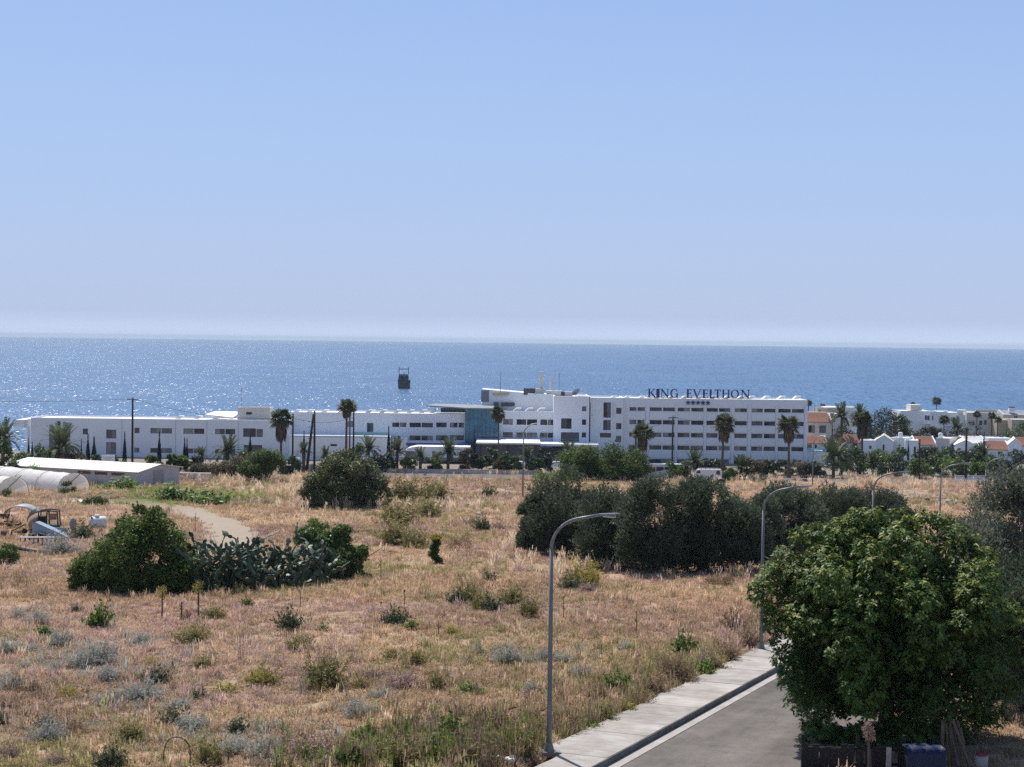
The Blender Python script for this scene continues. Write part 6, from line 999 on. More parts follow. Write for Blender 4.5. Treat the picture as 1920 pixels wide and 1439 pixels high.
for px, py, w, h, lb in [(586, 873, 52, 12, 'dark heap of soil beside the short pale wall'), (335, 872, 90, 9, 'low mound of red soil behind the farm shed gable')]:
    q = G(px, py+14) if px > 500 else at(px, 262); k = q.y/F; mb = MB(); rr = random.Random(px); v = []; n = 12
    for i in range(6):
        for j in range(n): r_ = (1-i/5.0)*w*k/2*(1+.15*rr.uniform(-1, 1)); v.append((r_*math.cos(2*math.pi*j/n), r_*.7*math.sin(2*math.pi*j/n), h*k*1.6*math.sin(i/5*1.57)-.2))
    mb.add(v, [(i*n+j, i*n+(j+1) % n, (i+1)*n+(j+1) % n, (i+1)*n+j) for i in range(5) for j in range(n)]); tag(mb.build('soil_heap', M['soil'] if px > 500 else M['rust'], None, True, (q.x, q.y, q.z)), lb, 'soil heap')
# ------------------------------------------------------------------ small shrubs and weeds of the field, each one by itself
def shrub_mesh(seed, ns, nl, ls, asp, spread=.5, H=.55, mk='s_grey', up=.5, yel=.1, blade=False):
    rg = np.random.default_rng(seed); d = sphere_dirs(rg, ns, .02); d[:, 2] = d[:, 2]*.9+up*.3; d = unit(d); L_ = rg.uniform(.55, 1.05, ns)*(.85+.3*np.sin(np.arctan2(d[:, 1], d[:, 0])*3+seed)); parts = []
    base = rg.normal(0, .07, (ns, 3))*[1, 1, 0]; tone = rg.random(ns)
    for j in range(nl):
        u = rg.uniform(.3, 1.0, ns)[:, None]; p = base + d*u*L_[:, None]*np.array([spread, spread, H]) + rg.normal(0, .022, (ns, 3)); p[:, 2] = np.abs(p[:, 2]); nr = d + rg.normal(0, .8, (ns, 3)); y = (rg.random(ns) < yel)*rg.uniform(.3, 1, ns)
        parts.append(leaves(rg, p, nr, ls, asp, -.5, .05, y, .2+.55*tone))
    b = base; e = base + d*L_[:, None]*np.array([spread, spread, H])*.95; s = unit(np.cross(d, rg.normal(size=(ns, 3))))*.006; v = np.stack([b-s, b+s, e+s*.4, e-s*.4], 1).reshape(-1, 3); parts.append((v, np.arange(4*ns).reshape(-1, 4), np.repeat(np.stack([tone*.3, 0*tone, 0*tone], 1), 4, 0)))
    v, f, a = join(parts); return np_mesh('shrub_'+mk, v, f, M[mk], {'leaf': a})
SH = {'grey': [shrub_mesh(s, 150, 9, .075, 4.0, .5, .55, 's_grey') for s in (1, 2, 3)], 'green': [shrub_mesh(s, 80, 9, .1, 1.9, .5, .6, 's_green') for s in (4, 5)], 'olive': [shrub_mesh(s, 130, 8, .1, 4.5, .5, .65, 's_olive', .9) for s in (6, 7)], 'dark': [shrub_mesh(s, 110, 10, .085, 2.4, .5, .6, 's_dark') for s in (8, 9)], 'yellow': [shrub_mesh(s, 110, 7, .1, 4.0, .5, .6, 's_yellow', .7, .3) for s in (10, 11)], 'brown': [shrub_mesh(s, 130, 6, .09, 5, .5, .6, 's_brown', .6) for s in (12, 13)], 'mauve': [shrub_mesh(s, 150, 7, .08, 5, .5, .55, 's_mauve', .5) for s in (14, 15)], 'pale': [shrub_mesh(s, 110, 6, .09, 5, .5, .5, 's_pale', .5) for s in (16, 17)]}
SHN = {'grey': ('grey_shrub', 'grey shrubs in the dry grass'), 'green': ('green_weed', 'green weeds in the dry grass'), 'olive': ('olive_weed', 'olive weeds in the dry grass'), 'dark': ('dark_shrub', 'dark shrubs in the dry grass'), 'yellow': ('yellow_weed', 'yellowish weeds in the dry grass'), 'brown': ('brown_weed', 'brown weeds in the dry grass'), 'mauve': ('mauve_weed', 'mauve dry weeds in the field'), 'pale': ('pale_weed', 'pale dead weeds in the field')}
srg = random.Random(77)
# kind, px, py (foot), width px, height ratio, label
SHR = [('dark', 143, 1148, 24, .8, 'small dark round shrub alone left below the big dark bush'), ('grey', 72, 1170, 48, .8, 'pale grey shrub between the dark round shrub and the left edge'), ('grey', 33, 1158, 34, .8, 'pale grey shrub nearest the left edge below the bush line'), ('green', 186, 1176, 50, 1.1, 'bright green leafy weed, most vivid in the left field'), ('green', 82, 1194, 30, 1.0, 'little dark-footed green weed left of the vivid one'),
 ('grey', 110, 1212, 56, .8, 'grey shrub just below the little green weed'), ('grey', 185, 1246, 90, .75, 'widest blue-grey shrub in the left field'), ('grey', 150, 1250, 50, .7, 'grey shrub leaning on the left flank of the widest one'), ('grey', 17, 1224, 44, .8, 'grey shrub cut short near the left edge, mid field'), ('grey', 58, 1222, 32, .7, 'thin grey shrub right of the cut one at the left edge'), ('grey', 103, 1256, 32, .8, 'small grey shrub left under the widest blue-grey one'), ('grey', 202, 1278, 54, .9, 'dome-shaped grey shrub right under the widest one'), ('dark', 288, 1281, 64, .6, 'flat dark grey-green shrub right of the dome-shaped one'), ('grey', 20, 1292, 50, .8, 'blue-grey shrub at the left edge below mid field'), ('grey', 265, 1204, 40, .75, 'faint grey shrub alone in bare straw right of the widest one'), ('grey', 267, 1312, 84, .6, 'broad low blue-grey shrub in lower left field'), ('grey', 205, 1322, 64, .6, 'grey shrub joined to the left end of the broad low one'), ('dark', 373, 1312, 32, .9, 'small blackish shrub right of the broad low blue-grey one'), ('grey', 340, 1330, 46, .7, 'grey shrub at the lower left side of the blackish one'), ('grey', 92, 1388, 66, .8, 'blue-grey shrub in front of the dark pair, lower left corner'), ('dark', 82, 1366, 46, .7, 'dark grey-green shrub, left of the dark pair in lower left'), ('brown', 140, 1372, 58, .6, 'dark brown shrub, right of the dark pair in lower left'), ('dark', 5, 1358, 30, 1.0, 'dark shrub cut by the left edge near the bottom'), ('dark', 322, 1361, 56, .8, 'dense dark green-grey shrub above the bent arch stem'), ('grey', 360, 1366, 66, .6, 'lighter grey shrub on the right side of the dense dark one'), ('dark', 446, 1374, 42, .9, 'blue-green shrub with dark base right of the arch stem'), ('grey', 430, 1410, 64, .7, 'grey-green shrub between arch stem and pale shrub'), ('grey', 497, 1416, 74, .7, 'big pale blue-grey shrub by the bottom, left of the mauve one'), ('mauve', 580, 1418, 116, .5, 'wide mauve dry weed mass at the bottom left of centre'), ('pale', 617, 1439, 70, .5, 'whitish dead weed under the wide mauve mass'), ('grey', 45, 1252, 26, .7, 'tiny grey shrub left of the small grey one under the widest'), ('mauve', 15, 1420, 50, .7, 'greyish mauve weed in the bottom left corner'), ('dark', 205, 1437, 66, .8, 'dark green domed shrub at the bottom edge left of the arch stem'), ('mauve', 100, 1430, 46, .5, 'mauve weed between corner and dark domed shrub'),
 ('dark', 543, 1180, 56, .9, 'dark green leafy shrub alone in straw right of centre-left'), ('green', 604, 1184, 26, .6, 'low green weed right of the dark leafy shrub'), ('green', 463, 1138, 24, .9, 'small green weed below the cactus thicket'), ('olive', 360, 1210, 66, .8, 'olive tuft below the tall flower stalks'), ('olive', 400, 1158, 56, .5, 'flat olive weed right behind the second flower stalk'), ('brown', 350, 1160, 40, .6, 'brown weed between the two flower stalks'), ('olive', 615, 1287, 96, .75, 'big rounded olive bush weed near the middle of the field'), ('olive', 592, 1282, 56, .8, 'dark olive weed merging with the big rounded one on its left'), ('yellow', 493, 1282, 76, .6, 'yellow-green weed patch left of the big olive one'), ('yellow', 420, 1296, 60, .4, 'low yellow-flowered weed left of the yellow-green patch'), ('olive', 560, 1222, 60, .6, 'olive weed above the big rounded one'), ('dark', 575, 1215, 28, .9, 'dark upright weed inside the olive weed above the big one'), ('olive', 383, 1252, 56, .5, 'low olive weed in the middle of the left field'), ('yellow', 283, 1250, 36, .7, 'yellowish weed left of the low olive one'), ('olive', 245, 1390, 62, .8, 'olive yellow tufted weed right of the dark pair, near the bottom'), ('yellow', 130, 1306, 44, .6, 'yellow-green weed between grey shrubs at left'), ('olive', 392, 1436, 66, 1.0, 'tall olive brown weed at the bottom right of the arch stem'), ('yellow', 610, 1296, 44, .5, 'bright yellow-green weed at the foot of the big olive one'), ('brown', 10, 1330, 60, .5, 'orange-brown low weed at the left edge'), ('brown', 60, 1300, 60, .5, 'orange-brown weed right of the blue-grey edge shrub'),
 ('dark', 743, 1172, 54, .8, 'olive-dark shrub in the middle of the straw field'), ('green', 771, 1180, 26, .9, 'pale green leafy weed touching the olive-dark shrub'), ('yellow', 848, 1190, 36, .7, 'yellow-green leafy weed right of the olive-dark shrub'), ('dark', 924, 1148, 40, 1.0, 'dark shrub in the olive grass patch left of the lamp pole'), ('dark', 855, 1134, 42, .9, 'dark twiggy shrub at the left of the olive grass patch'), ('olive', 900, 1146, 50, .9, 'olive tuft between the two dark shrubs'), ('olive', 880, 1128, 60, .8, 'tall olive tuft at the top of the grass patch'), ('olive', 990, 1158, 48, 1.0, 'olive tuft right in the grass patch, near the lamp pole'), ('olive', 960, 1136, 54, .9, 'upright olive tuft in the middle of the grass patch'), ('olive', 678, 1294, 40, .8, 'olive weed right of the big rounded one'), ('olive', 779, 1250, 46, .9, 'dark-footed olive weed in the centre of the field'), ('olive', 740, 1238, 50, .6, 'flat olive weed left of the dark-footed one'), ('olive', 819, 1292, 48, .9, 'olive weed with brown base below the dark-footed one'), ('mauve', 751, 1292, 90, .6, 'reddish mauve weed mass in the centre'), ('green', 880, 1298, 46, .5, 'flat green weed above the pale lettering-free straw, centre'), ('mauve', 700, 1272, 60, .5, 'small mauve weed left of the reddish mass'), ('grey', 951, 1242, 66, .7, 'grey shrub left of the lamp pole, mid height'), ('grey', 1022, 1236, 42, .7, 'grey shrub touching the lamp pole on its left'), ('grey', 996, 1300, 36, .9, 'small grey shrub left of the lamp pole, lower'), ('grey', 1089, 1268, 46, .7, 'grey shrub right of the lamp pole'), ('grey', 1060, 1240, 40, .6, 'faint grey shrub directly right of the lamp pole'), ('grey', 670, 1345, 64, .8, 'pale grey shrub below the reddish mauve mass'), ('grey', 717, 1312, 52, .6, 'grey-green flat shrub between mauve mass and pale grey shrub'), ('mauve', 796, 1370, 44, .8, 'mauve grey shrub in the lower centre'), ('grey', 1173, 1218, 32, .7, 'grey shrub in straw halfway to the broad tree'),
 ('green', 689, 1391, 58, .8, 'bright green leafy weed, lower centre'), ('green', 815, 1420, 66, .8, 'bright green weed in the dense patch at the bottom centre'), ('green', 842, 1380, 70, .7, 'green weed above the bright one in the bottom centre'), ('olive', 757, 1436, 90, .7, 'brown-green weed at the bottom edge, centre'), ('olive', 977, 1412, 64, 1.0, 'green-brown upright weed left of the lamp base'), ('brown', 883, 1437, 120, .7, 'dark brown twig mass at the bottom beside the white bag'), ('green', 660, 1436, 76, .7, 'green weed at the bottom edge right of the pale dead weed'), ('brown', 930, 1370, 90, .6, 'brown weed mass left of the lamp pole above the base'), ('green', 912, 1384, 44, .7, 'small green weed inside the brown mass'), ('olive', 1006, 1378, 44, .9, 'olive weed touching the left side of the lamp pole'), ('olive', 705, 1420, 60, .8, 'olive weed between the two bright green ones, bottom'), ('brown', 1000, 1438, 50, .6, 'dark weed at the very foot of the lamp pole'),
 ('brown', 1072, 1378, 60, .7, 'brown weed at the pavement edge right of the lamp pole'), ('green', 1108, 1374, 44, .6, 'green weed on the pavement edge near the lamp pole'), ('olive', 1134, 1348, 54, .7, 'olive weed along the pavement edge, lower part'), ('yellow', 1176, 1338, 44, .7, 'yellow-green weed on the pavement edge'), ('brown', 1205, 1326, 56, .6, 'brown weed spilling over the pavement edge'), ('green', 1160, 1292, 60, .7, 'green leafy weed back from the pavement edge'), ('brown', 1225, 1298, 60, .7, 'reddish brown weed mass above the pavement, middle'), ('brown', 1266, 1270, 66, .8, 'taller brown weed above the pavement'), ('green', 1282, 1226, 50, 1.0, 'dark green weed tuft above the pavement'), ('mauve', 1320, 1246, 48, .8, 'mauve weed right of the dark green tuft'), ('green', 1321, 1264, 46, .7, 'green weed at the pavement edge, upper part'), ('brown', 1290, 1286, 50, .6, 'brown weed overhanging the pavement, upper part'), ('brown', 1366, 1234, 60, .7, 'brown weed by the pavement near the broad tree'), ('olive', 1345, 1256, 46, .6, 'grey-green weed on the pavement edge near the tree'), ('brown', 1375, 1180, 60, .9, 'reddish dry weed in straw left of the broad tree'), ('brown', 1405, 1212, 50, .9, 'brown dry weed directly left of the broad tree'), ('brown', 1120, 1310, 54, .6, 'brown weed between lamp pole and green leafy weed'),
 ('yellow', 1095, 1100, 74, .9, 'yellow-green grass clump right of the lamp pole below the olives'), ('dark', 1070, 1106, 46, .8, 'dark weed on the left side of the yellow-green clump'), ('mauve', 1100, 1112, 50, .6, 'purplish weed at the foot of the yellow-green clump'), ('dark', 918, 1090, 30, .8, 'small dark green weed alone above the olive grass patch'), ('olive', 760, 940, 80, .7, 'tall olive weed patch right of the large round bush'), ('olive', 815, 938, 70, .7, 'olive weed patch farther right of the round bush'), ('olive', 800, 968, 66, .6, 'flat-topped olive weed above the yellow flowers'), ('olive', 745, 985, 80, .7, 'olive weed between round bush and vine shrub'), ('olive', 740, 1020, 70, .8, 'olive weed beside the broken boards'), ('olive', 775, 1030, 60, .8, 'olive weed between boards and the yellow-topped bush'), ('dark', 903, 995, 34, 1.0, 'dark weed with yellow base below the stone bank'), ('mauve', 882, 990, 50, .6, 'mauve weed below the stone bank'), ('mauve', 934, 995, 44, .6, 'mauve weed right of the dark one below the bank'), ('grey', 110, 1040, 66, .8, 'grey-blue weed below the pale blue car body'), ('dark', 150, 1012, 60, .7, 'green weed behind the pale blue car body'), ('yellow', 215, 1060, 50, .6, 'yellow-green weed at the left foot of the big dark bush'), ('dark', 917, 932, 30, .9, 'dark twiggy shrub on the far track'), ('green', 330, 938, 90, .4, 'low bright green growth beside the dirt track'), ('green', 390, 948, 90, .4, 'green growth in the bend of the dirt track'), ('green', 230, 918, 70, .4, 'row of low green plants in front of the shed'), ('dark', 1420, 905, 40, .5, 'olive shrub in dry grass behind the second lamp arm')]
for i, (kd, px, py, w, hr, lb) in enumerate(SHR):
    lb = lb.replace('flat green weed above the pale lettering-free straw, centre', 'flat green weed in the straw right of the brown-based olive weed')
    q = G(px, py); s = w*1.3*q.y/F; nm, gr = SHN[kd]; o = link(nm, SH[kd][i % len(SH[kd])], None, q, srg.uniform(0, 6.28), (s*1.05, s*1.05, s*hr*1.35)); tag(o, lb, 'shrub' if kd in ('grey', 'dark') else 'weed', gr)
# stalks
def stalk(label, px, py, ytop, head=None, seed=0, r=.025, mats=('s_brown', 'bark'), lean=0.0, nm='dry_stalk'):
    q = G(px, py); k = q.y/F; H = (py-ytop)*k; t = thing(nm, label, 'dry stalk', q, seed, 'dry stalks standing in the field'); rg = np.random.default_rng(seed); mb = MB(); mb.tube([(0, 0, -.1), (lean*.4, 0, H*.5), (lean, 0, H)], [r, r*.8, r*.5], 5)
    for j in range(4): z = H*rg.uniform(.45, .95); a = rg.uniform(0, 6.28); mb.tube([(lean*z/H, 0, z), (lean*z/H+.16*math.cos(a), .16*math.sin(a), z+.18)], r*.4, 4)
    mb.build('stem', M[mats[1]], t)
    if head: v, f, a = clump_crown(rg, [[lean, 0, H-head*.5, head*.55], [lean, 0, H-head*1.2, head*.42], [lean+.1*head, .2*head, H-head*.8, head*.4]], 420, .07, 2.2, yel=.2); link('seed_head', np_mesh('seed_head', v, f, M[mats[0]], {'leaf': a}), t)
stalk('tall stalk with bushy yellow-brown head, left of the two before the cactus', 304, 1160, 1097, .52, 1, .05, ('s_yellow', 'bark')); stalk('tall stalk with bushy yellow-brown head, right of the two before the cactus', 372, 1155, 1087, .6, 2, .06, ('s_yellow', 'bark')); stalk('short bare brown stalk between the two bushy heads', 340, 1163, 1128, None, 3, .05)
for i, a in enumerate([('thin bare stalk left of the broad tree in straw', 1193, 1193, 1146), ('thin bare stalk in front of the cactus right end', 714, 1093, 1046), ('bare stalk beside the far track, left one', 875, 936, 917), ('bare stalk beside the far track, right one', 948, 936, 917), ('tall stalk above the dirt track, behind the big dark bush', 366, 1000, 962), ('short stalk in the centre field right of the olive-dark shrub', 822, 1192, 1168), ('dark stalk with small head left of the olive-dark shrub', 758, 1140, 1106), ('thin stalk right of the nearest lamp pole at mid height', 1057, 1162, 1118), ('thin stalk at the left edge of the cactus field, bottom right', 563, 1140, 1108), ('thin stalk near the bottom left by the tall olive brown weed', 428, 1438, 1405)]): stalk(a[0], a[1], a[2], a[3], .1 if i == 6 else None, 20+i, .03, lean=.1 if i in (3, 7) else 0)
q = at(1642, 49.0); t = thing('dead_flower_stalk', 'pale dead flower stalk with ragged head in front of the fence boards', 'dry stalk', q); k = 49.0/F; H = P(1640, 1358, 49).z-q.z; mb = MB(); mb.tube([(.02, 0, -.3), (0, 0, H*.6), (-.02, 0, H)], [.04, .033, .022], 7); mb.tube([(.1, 0, -.3), (.06, .02, H*.55)], [.03, .015], 6); mb.build('stem', M['cane'], t); rg = np.random.default_rng(4); v, f, a = clump_crown(rg, [[0, 0, H-.22, .2], [.02, 0, H-.42, .17], [-.04, 0, H-.02, .11]], 420, .1, 3.0); link('seed_head', np_mesh('seed_head', v, f, M['s_mauve'], {'leaf': a}), t)
a0, a1 = G(307, 1439), G(356, 1438); mb = MB(); md = (a0+a1)/2; w_ = (a1-a0).length/2; pts = [(-w_*1.02, 0, -.15)]+[(w_*math.cos(math.pi-a)*(1 if a > .3 else 1), .05*math.sin(3*a), .45+.55*math.sin(a)) for a in np.linspace(.15, math.pi-.15, 9)]+[(w_*1.0, 0, -.15)]; mb.tube(pts, [.022]*11, 5); tag(mb.build('bent_twig', M['bark'], None, True, md), 'bare stem bent over into an arch at the bottom left', 'dry stalk')
for px, py, L_, rz, lb in [(1012, 1345, .75, 12, 'bare broken branch left of the lamp pole near the base'), (1085, 1356, .9, -35, 'pale forked twig right of the lamp pole'), (958, 1340, .9, 10, 'dark fallen branch in the weeds left of the lamp pole')]:
    q = G(px, py); mb = MB(); mb.tube([(-L_/2, 0, .12), (0, .03, .22), (L_/2, 0, .34)], [.035, .028, .012], 5); mb.tube([(0, .03, .22), (L_*.3, .2, .2)], [.02, .008], 4); tag(mb.build('fallen_branch', M['cane'], None, False, q, RAD(rz)), lb, 'branch', 'fallen branches near the lamp pole')

# ------------------------------------------------------------------ dry grass (one mass, scattered by geometry nodes)
m, nt, out = new_mat('dry_grass'); L = nt.links
at_ = nt.nodes.new('ShaderNodeAttribute'); at_.attribute_type = 'INSTANCER'; at_.attribute_name = 'gcol'; a2 = nt.nodes.new('ShaderNodeAttribute'); a2.attribute_name = 'leaf'; sp = nt.nodes.new('ShaderNodeSeparateColor'); L.new(a2.outputs['Color'], sp.inputs[0])
mr = nt.nodes.new('ShaderNodeMapRange'); mr.inputs['To Min'].default_value = .65; mr.inputs['To Max'].default_value = 1.35; L.new(sp.outputs[0], mr.inputs['Value']); hs = nt.nodes.new('ShaderNodeHueSaturation'); L.new(at_.outputs['Color'], hs.inputs['Color']); L.new(mr.outputs[0], hs.inputs['Value'])
b = nt.nodes.new('ShaderNodeBsdfDiffuse'); L.new(hs.outputs[0], b.inputs['Color']); tr = nt.nodes.new('ShaderNodeBsdfTranslucent'); L.new(hs.outputs[0], tr.inputs['Color']); ms = nt.nodes.new('ShaderNodeMixShader'); ms.inputs[0].default_value = .5; L.new(b.outputs[0], ms.inputs[1]); L.new(tr.outputs[0], ms.inputs[2]); L.new(ms.outputs[0], out.inputs[0]); M['grass'] = m
gcoll = bpy.data.collections.new('grass_sources')
def tuft(name, seed, nb, R_, h0, h1, w, lean, heads=0):
    rg = np.random.default_rng(seed); V = []; T = []; tn = []
    for i in range(nb):
        a = rg.uniform(0, 6.28); r = R_*math.sqrt(rg.random()); p = np.array([r*math.cos(a), r*math.sin(a), -.03]); b_ = rg.uniform(0, 6.28); o = np.array([math.cos(b_), math.sin(b_), 0]); h = rg.uniform(h0, h1); ln = lean*rg.uniform(.2, 1.2)*h; s = np.array([-math.sin(b_), math.cos(b_), 0])*w*rg.uniform(.6, 1.3); md = p+o*ln*.35+np.array([0, 0, h*.62]); e = p+o*ln+np.array([0, 0, h*(1-.15*lean)]); k = len(V); V += [p-s, p+s, md+s*.8, md-s*.8, e]; T += [(k, k+1, k+2, k+3), (k+3, k+2, k+4, k+4)]; c = rg.random(); tn += [c*.8]*2+[c]*3
        if i < heads: k = len(V); n_ = o*.02; V += [e-np.array([0, 0, .12])-s*1.8, e-np.array([0, 0, .12])+s*1.8, e+np.array([0, 0, .1])+s*.8, e+np.array([0, 0, .1])-s*.8]; T.append((k, k+1, k+2, k+3)); tn += [1.1]*4
    fs = [f if f[2] != f[3] else f[:3] for f in T]; me = bpy.data.meshes.new(name); me.from_pydata([tuple(v) for v in V], [], fs); me.materials.append(M['grass']); at2 = me.attributes.new('leaf', 'FLOAT_COLOR', 'POINT'); at2.data.foreach_set('color', np.stack([tn, tn, tn, np.ones(len(tn))], 1).astype(np.float32).ravel()); o = bpy.data.objects.new(name, me); gcoll.objects.link(o)
for i in range(4): tuft('tuft_a%d' % i, i, 30, .3, .07, .24, .012, 1.5)
for i in range(2): tuft('tuft_b%d' % i, 10+i, 22, .25, .22, .5, .011, .8, 6)
for i in range(2): tuft('tuft_c%d' % i, 20+i, 16, .22, .6, 1.15, .014, .4, 14)
def vnoise(x, y, s, seed):
    r_ = np.random.default_rng(seed); Tb = r_.random((256, 256)); x = x*s; y = y*s; xi = np.floor(x).astype(int); yi = np.floor(y).astype(int); fx = x-xi; fy = y-yi; fx = fx*fx*(3-2*fx); fy = fy*fy*(3-2*fy); g = lambda a, b_: Tb[a % 256, b_ % 256]
    return (g(xi, yi)*(1-fx)+g(xi+1, yi)*fx)*(1-fy)+(g(xi, yi+1)*(1-fx)+g(xi+1, yi+1)*fx)*fy
rg = np.random.default_rng(99); xs = []; ys = []
for (y0, y1, dens) in [(44, 75, 13), (75, 110, 8), (110, 160, 4.2), (160, 230, 1.9), (230, 312, 1.0)]:
    A = (y1-y0)*.96*(y1+y0)/2; n = int(A*dens); yy = np.sqrt(rg.uniform(y0**2, y1**2, n)); xs.append(rg.uniform(-.48, .48, n)*yy); ys.append(yy)
x = np.concatenate(xs); y = np.concatenate(ys)
s = (x-LX)*NX+(y-LY)*NY; keep = (s < -.3+rg.normal(0, .22, len(x))) | (s > 8.9+rg.normal(0, .3, len(x))); keep |= (y > 284) & (y < 287); keep &= ~((y > 286.5) & (y < 300.5))
td = np.minimum(track_dist(x, y, TRACK)*.92, np.where(rg.random(len(x)) < .8, track_dist(x, y, TRACK2)*1.0, 9)); td3 = track_dist(x, y, TRACK3); keep &= (td > 2.2+rg.normal(0, .5, len(x))) & ((td3 > 3) | (rg.random(len(x)) < .35)); keep &= ~((vnoise(x, y, .35, 5) > .8) & (rg.random(len(x)) < .6))
# bare earth around the tunnels and under the broad tree
tb = G(70, 938); keep &= ~((np.abs(x-tb.x) < 16) & (np.abs(y-tb.y) < 5) & (rg.random(len(x)) < .75)); keep &= ~((s > 8.5) & (y < 62) & (rg.random(len(x)) < .6))
x, y, s = x[keep], y[keep], s[keep]; n = len(x); z = ground_z(x, y)
n1, n2, n3 = vnoise(x, y, .11, 1), vnoise(x, y, .4, 2), vnoise(x+50, y, .06, 3); r_ = rg.random(n)
STRAW, PINK, PALE, OLIVE, BROWN, GREEN = [np.array(c) for c in [(.65, .475, .305), (.57, .39, .275), (.74, .6, .43), (.33, .3, .14), (.38, .275, .185), (.22, .29, .08)]]
mixw = np.clip((n1*.6+n2*.4-.32)*3.2, 0, 1)[:, None]; colr = STRAW*mixw+PINK*(1-mixw); colr = np.where((r_ < .06)[:, None], PALE, colr); colr = np.where(((r_ > .88))[:, None], BROWN, colr)
def zone(px, py, rad, asp=1.0): c = G(px, py); return np.exp(-((x-c.x)/rad)**2-((y-c.y)/(rad*asp))**2)
ol = np.maximum.reduce([zone(800, 950, 9, 2.2)*.9, zone(740, 1005, 6, 1.2)*.8, zone(940, 1140, 4.5, 1.5)*.85, zone(700, 1260, 3, 1)*.5, zone(600, 1270, 4, 1)*.6, zone(230, 1070, 4)*.5, zone(40, 1290, 3)*.4, zone(480, 1270, 3)*.5, zone(1120, 1100, 4)*.4, zone(850, 1420, 3.5, .5)*.8, zone(880, 900, 12, 1)*.35]); ol = np.maximum(ol, np.clip((n3-.62)*3, 0, .7))
ed = np.clip(np.exp(-np.clip(-s, 0, 9)/2.3)*1.2, 0, 1)*(s < 0)*(y < 110)*(.45+.8*vnoise(x, y, .5, 44)); edm = rg.random(n) < ed*.9; colr = np.where((rg.random(n) < ol)[:, None], OLIVE*rg.uniform(.7, 1.35, n)[:, None], colr); colr = np.where(edm[:, None], np.where((rg.random(n) < .5)[:, None], OLIVE*.85, BROWN*.8), colr)
gr = np.maximum.reduce([zone(380, 935, 9, 1.6), zone(300, 925, 9, 1), zone(220, 915, 8, .8)*.9, zone(480, 950, 4)*.5]); colr = np.where((rg.random(n) < gr)[:, None], GREEN*rg.uniform(.8, 1.4, n)[:, None], colr)
MAUVE = np.array([.52, .37, .32]); bp_ = vnoise(x, y, .09, 31); bq_ = vnoise(x+9, y-4, .16, 32); colr = np.where(((bp_ > .62) & (rg.random(n) < .55))[:, None], MAUVE, colr); colr = np.where(((bq_ > .68) & (rg.random(n) < .5))[:, None], BROWN*1.1, colr); colr = np.where(((bq_ < .25) & (rg.random(n) < .35))[:, None], OLIVE*1.15, colr)
gz_ = np.maximum.reduce([zone(150, 1240, 6, 1.3), zone(260, 1310, 4, 1.2), zone(90, 1370, 3, .9), zone(380, 1380, 4, .8), zone(500, 1410, 3, .6), zone(30, 1210, 5, 1.3), zone(670, 1330, 2.5, .7)*.8, zone(980, 1240, 3.5, 1)*.6, zone(110, 1040, 4, 1)*.7])*np.clip((vnoise(x, y, .55, 51)-.3)*2.2, 0, 1); gm_ = rg.random(n) < gz_*.6; colr = np.where(gm_[:, None], np.array([.4, .4, .335])*rg.uniform(.75, 1.1, n)[:, None], colr)
br_ = np.maximum.reduce([zone(140, 1375, 2, .8), zone(20, 1310, 4, 1), zone(600, 1395, 3, .7), zone(760, 1290, 3, .8), zone(880, 1435, 3.5, .6), zone(930, 1350, 3.5, .7), zone(1380, 1170, 4, 1), zone(1340, 1085, 4, .8)]); colr = np.where((rg.random(n) < br_*.6)[:, None], BROWN*rg.uniform(.7, 1.2, n)[:, None], colr)
colr = colr*.96*rg.uniform(.8, 1.2, n)[:, None]*(.86+.28*vnoise(x, y, .05, 33))[:, None]
tall = np.maximum.reduce([zone(1150, 1065, 9, .35), zone(560, 925, 7, 1), zone(860, 955, 4, 1), zone(640, 950, 8, .6), zone(1650, 910, 25, .5)*.8, zone(1000, 1030, 3), zone(1330, 1075, 8, .3)*.7, zone(450, 905, 12, .6)*.8, zone(900, 890, 30, .3)*.5, zone(1400, 895, 30, .3)*.5, zone(1840, 1010, 5)]); bot = np.maximum.reduce([zone(760, 1430, 3.2, .6), zone(930, 1415, 2.6, .8), zone(870, 1380, 2.6, .6)*.8]); u = rg.random(n); idx = np.where(u < tall*.35, 6+(rg.random(n) < .5), np.where(u < .07+tall*.35, 4+(rg.random(n) < .5), rg.integers(0, 4, n))); idx = np.where(edm & (rg.random(n) < .55), 4+(rg.random(n) < .5)*1+(rg.random(n) < .25)*2, idx); idx = np.minimum(idx, 7); bm_ = rg.random(n) < bot*.9; idx = np.where(bm_, rg.integers(4, 8, n), idx); colr = np.where(bm_[:, None], np.where((rg.random(n) < .5)[:, None], GREEN*.75, BROWN*.7)*rg.uniform(.5, 1.0, n)[:, None], colr); colr = np.where(((idx >= 6) & ~edm & ~bm_ & (rg.random(n) < .7))[:, None], PALE*rg.uniform(.85, 1.1, n)[:, None], colr)
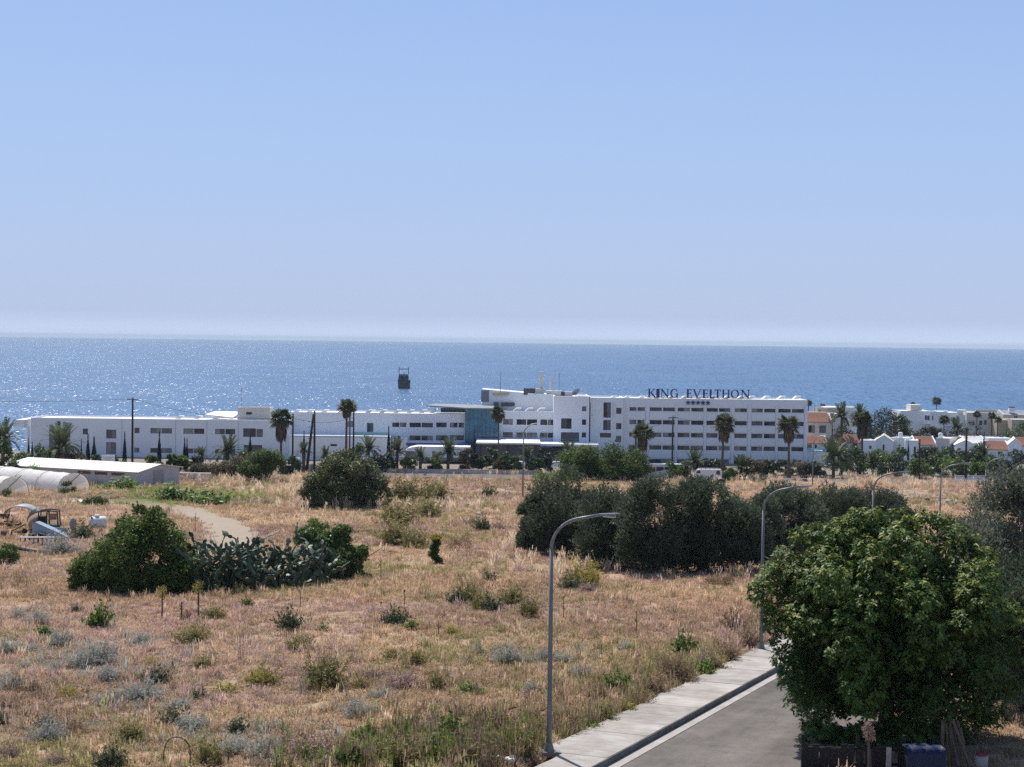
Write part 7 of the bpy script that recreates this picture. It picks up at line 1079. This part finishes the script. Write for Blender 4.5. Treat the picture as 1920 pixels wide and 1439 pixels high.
scl = rg.uniform(.7, 1.3, n)*np.interp(y, [50, 110, 160, 300], [1.0, 1.25, 1.7, 2.4]); scl *= np.where(idx >= 6, np.interp(y, [50, 150, 300], [.8, .75, .6]), 1); rot = np.stack([rg.normal(0, .12, n), rg.normal(0, .12, n), rg.uniform(0, 6.28, n)], 1)
me = bpy.data.meshes.new('dry_grass'); me.vertices.add(n); me.vertices.foreach_set('co', np.stack([x, y, z], 1).astype(np.float32).ravel())
def pa(nm, ty, key, arr): a = me.attributes.new(nm, ty, 'POINT'); a.data.foreach_set(key, np.asarray(arr).ravel())
pa('gcol', 'FLOAT_COLOR', 'color', np.concatenate([colr, np.ones((n, 1))], 1).astype(np.float32)); pa('rot', 'FLOAT_VECTOR', 'vector', rot.astype(np.float32)); pa('scl', 'FLOAT', 'value', scl.astype(np.float32)); pa('idx', 'INT', 'value', idx.astype(np.int32)); me.update()
grass = tag(link('dry_grass', me), kind='stuff'); me.materials.append(M['grass'])
ng = bpy.data.node_groups.new('scatter_grass', 'GeometryNodeTree'); ng.interface.new_socket('Geometry', in_out='INPUT', socket_type='NodeSocketGeometry'); ng.interface.new_socket('Geometry', in_out='OUTPUT', socket_type='NodeSocketGeometry')
N = ng.nodes; gi = N.new('NodeGroupInput'); go = N.new('NodeGroupOutput'); ip = N.new('GeometryNodeInstanceOnPoints'); ci = N.new('GeometryNodeCollectionInfo'); ci.inputs['Collection'].default_value = gcoll; ci.inputs['Separate Children'].default_value = True; ci.inputs['Reset Children'].default_value = True
def na(nm, ty): q_ = N.new('GeometryNodeInputNamedAttribute'); q_.data_type = ty; q_.inputs['Name'].default_value = nm; return q_.outputs['Attribute']
er = N.new('FunctionNodeEulerToRotation'); ng.links.new(na('rot', 'FLOAT_VECTOR'), er.inputs[0]); ng.links.new(gi.outputs[0], ip.inputs['Points']); ng.links.new(ci.outputs[0], ip.inputs['Instance']); ip.inputs['Pick Instance'].default_value = True
ng.links.new(na('idx', 'INT'), ip.inputs['Instance Index']); ng.links.new(er.outputs[0], ip.inputs['Rotation']); ng.links.new(na('scl', 'FLOAT'), ip.inputs['Scale']); ng.links.new(ip.outputs[0], go.inputs[0])
md = grass.modifiers.new('scatter', 'NODES'); md.node_group = ng
print('GRASS', n, 'OBJECTS', len(bpy.data.objects))
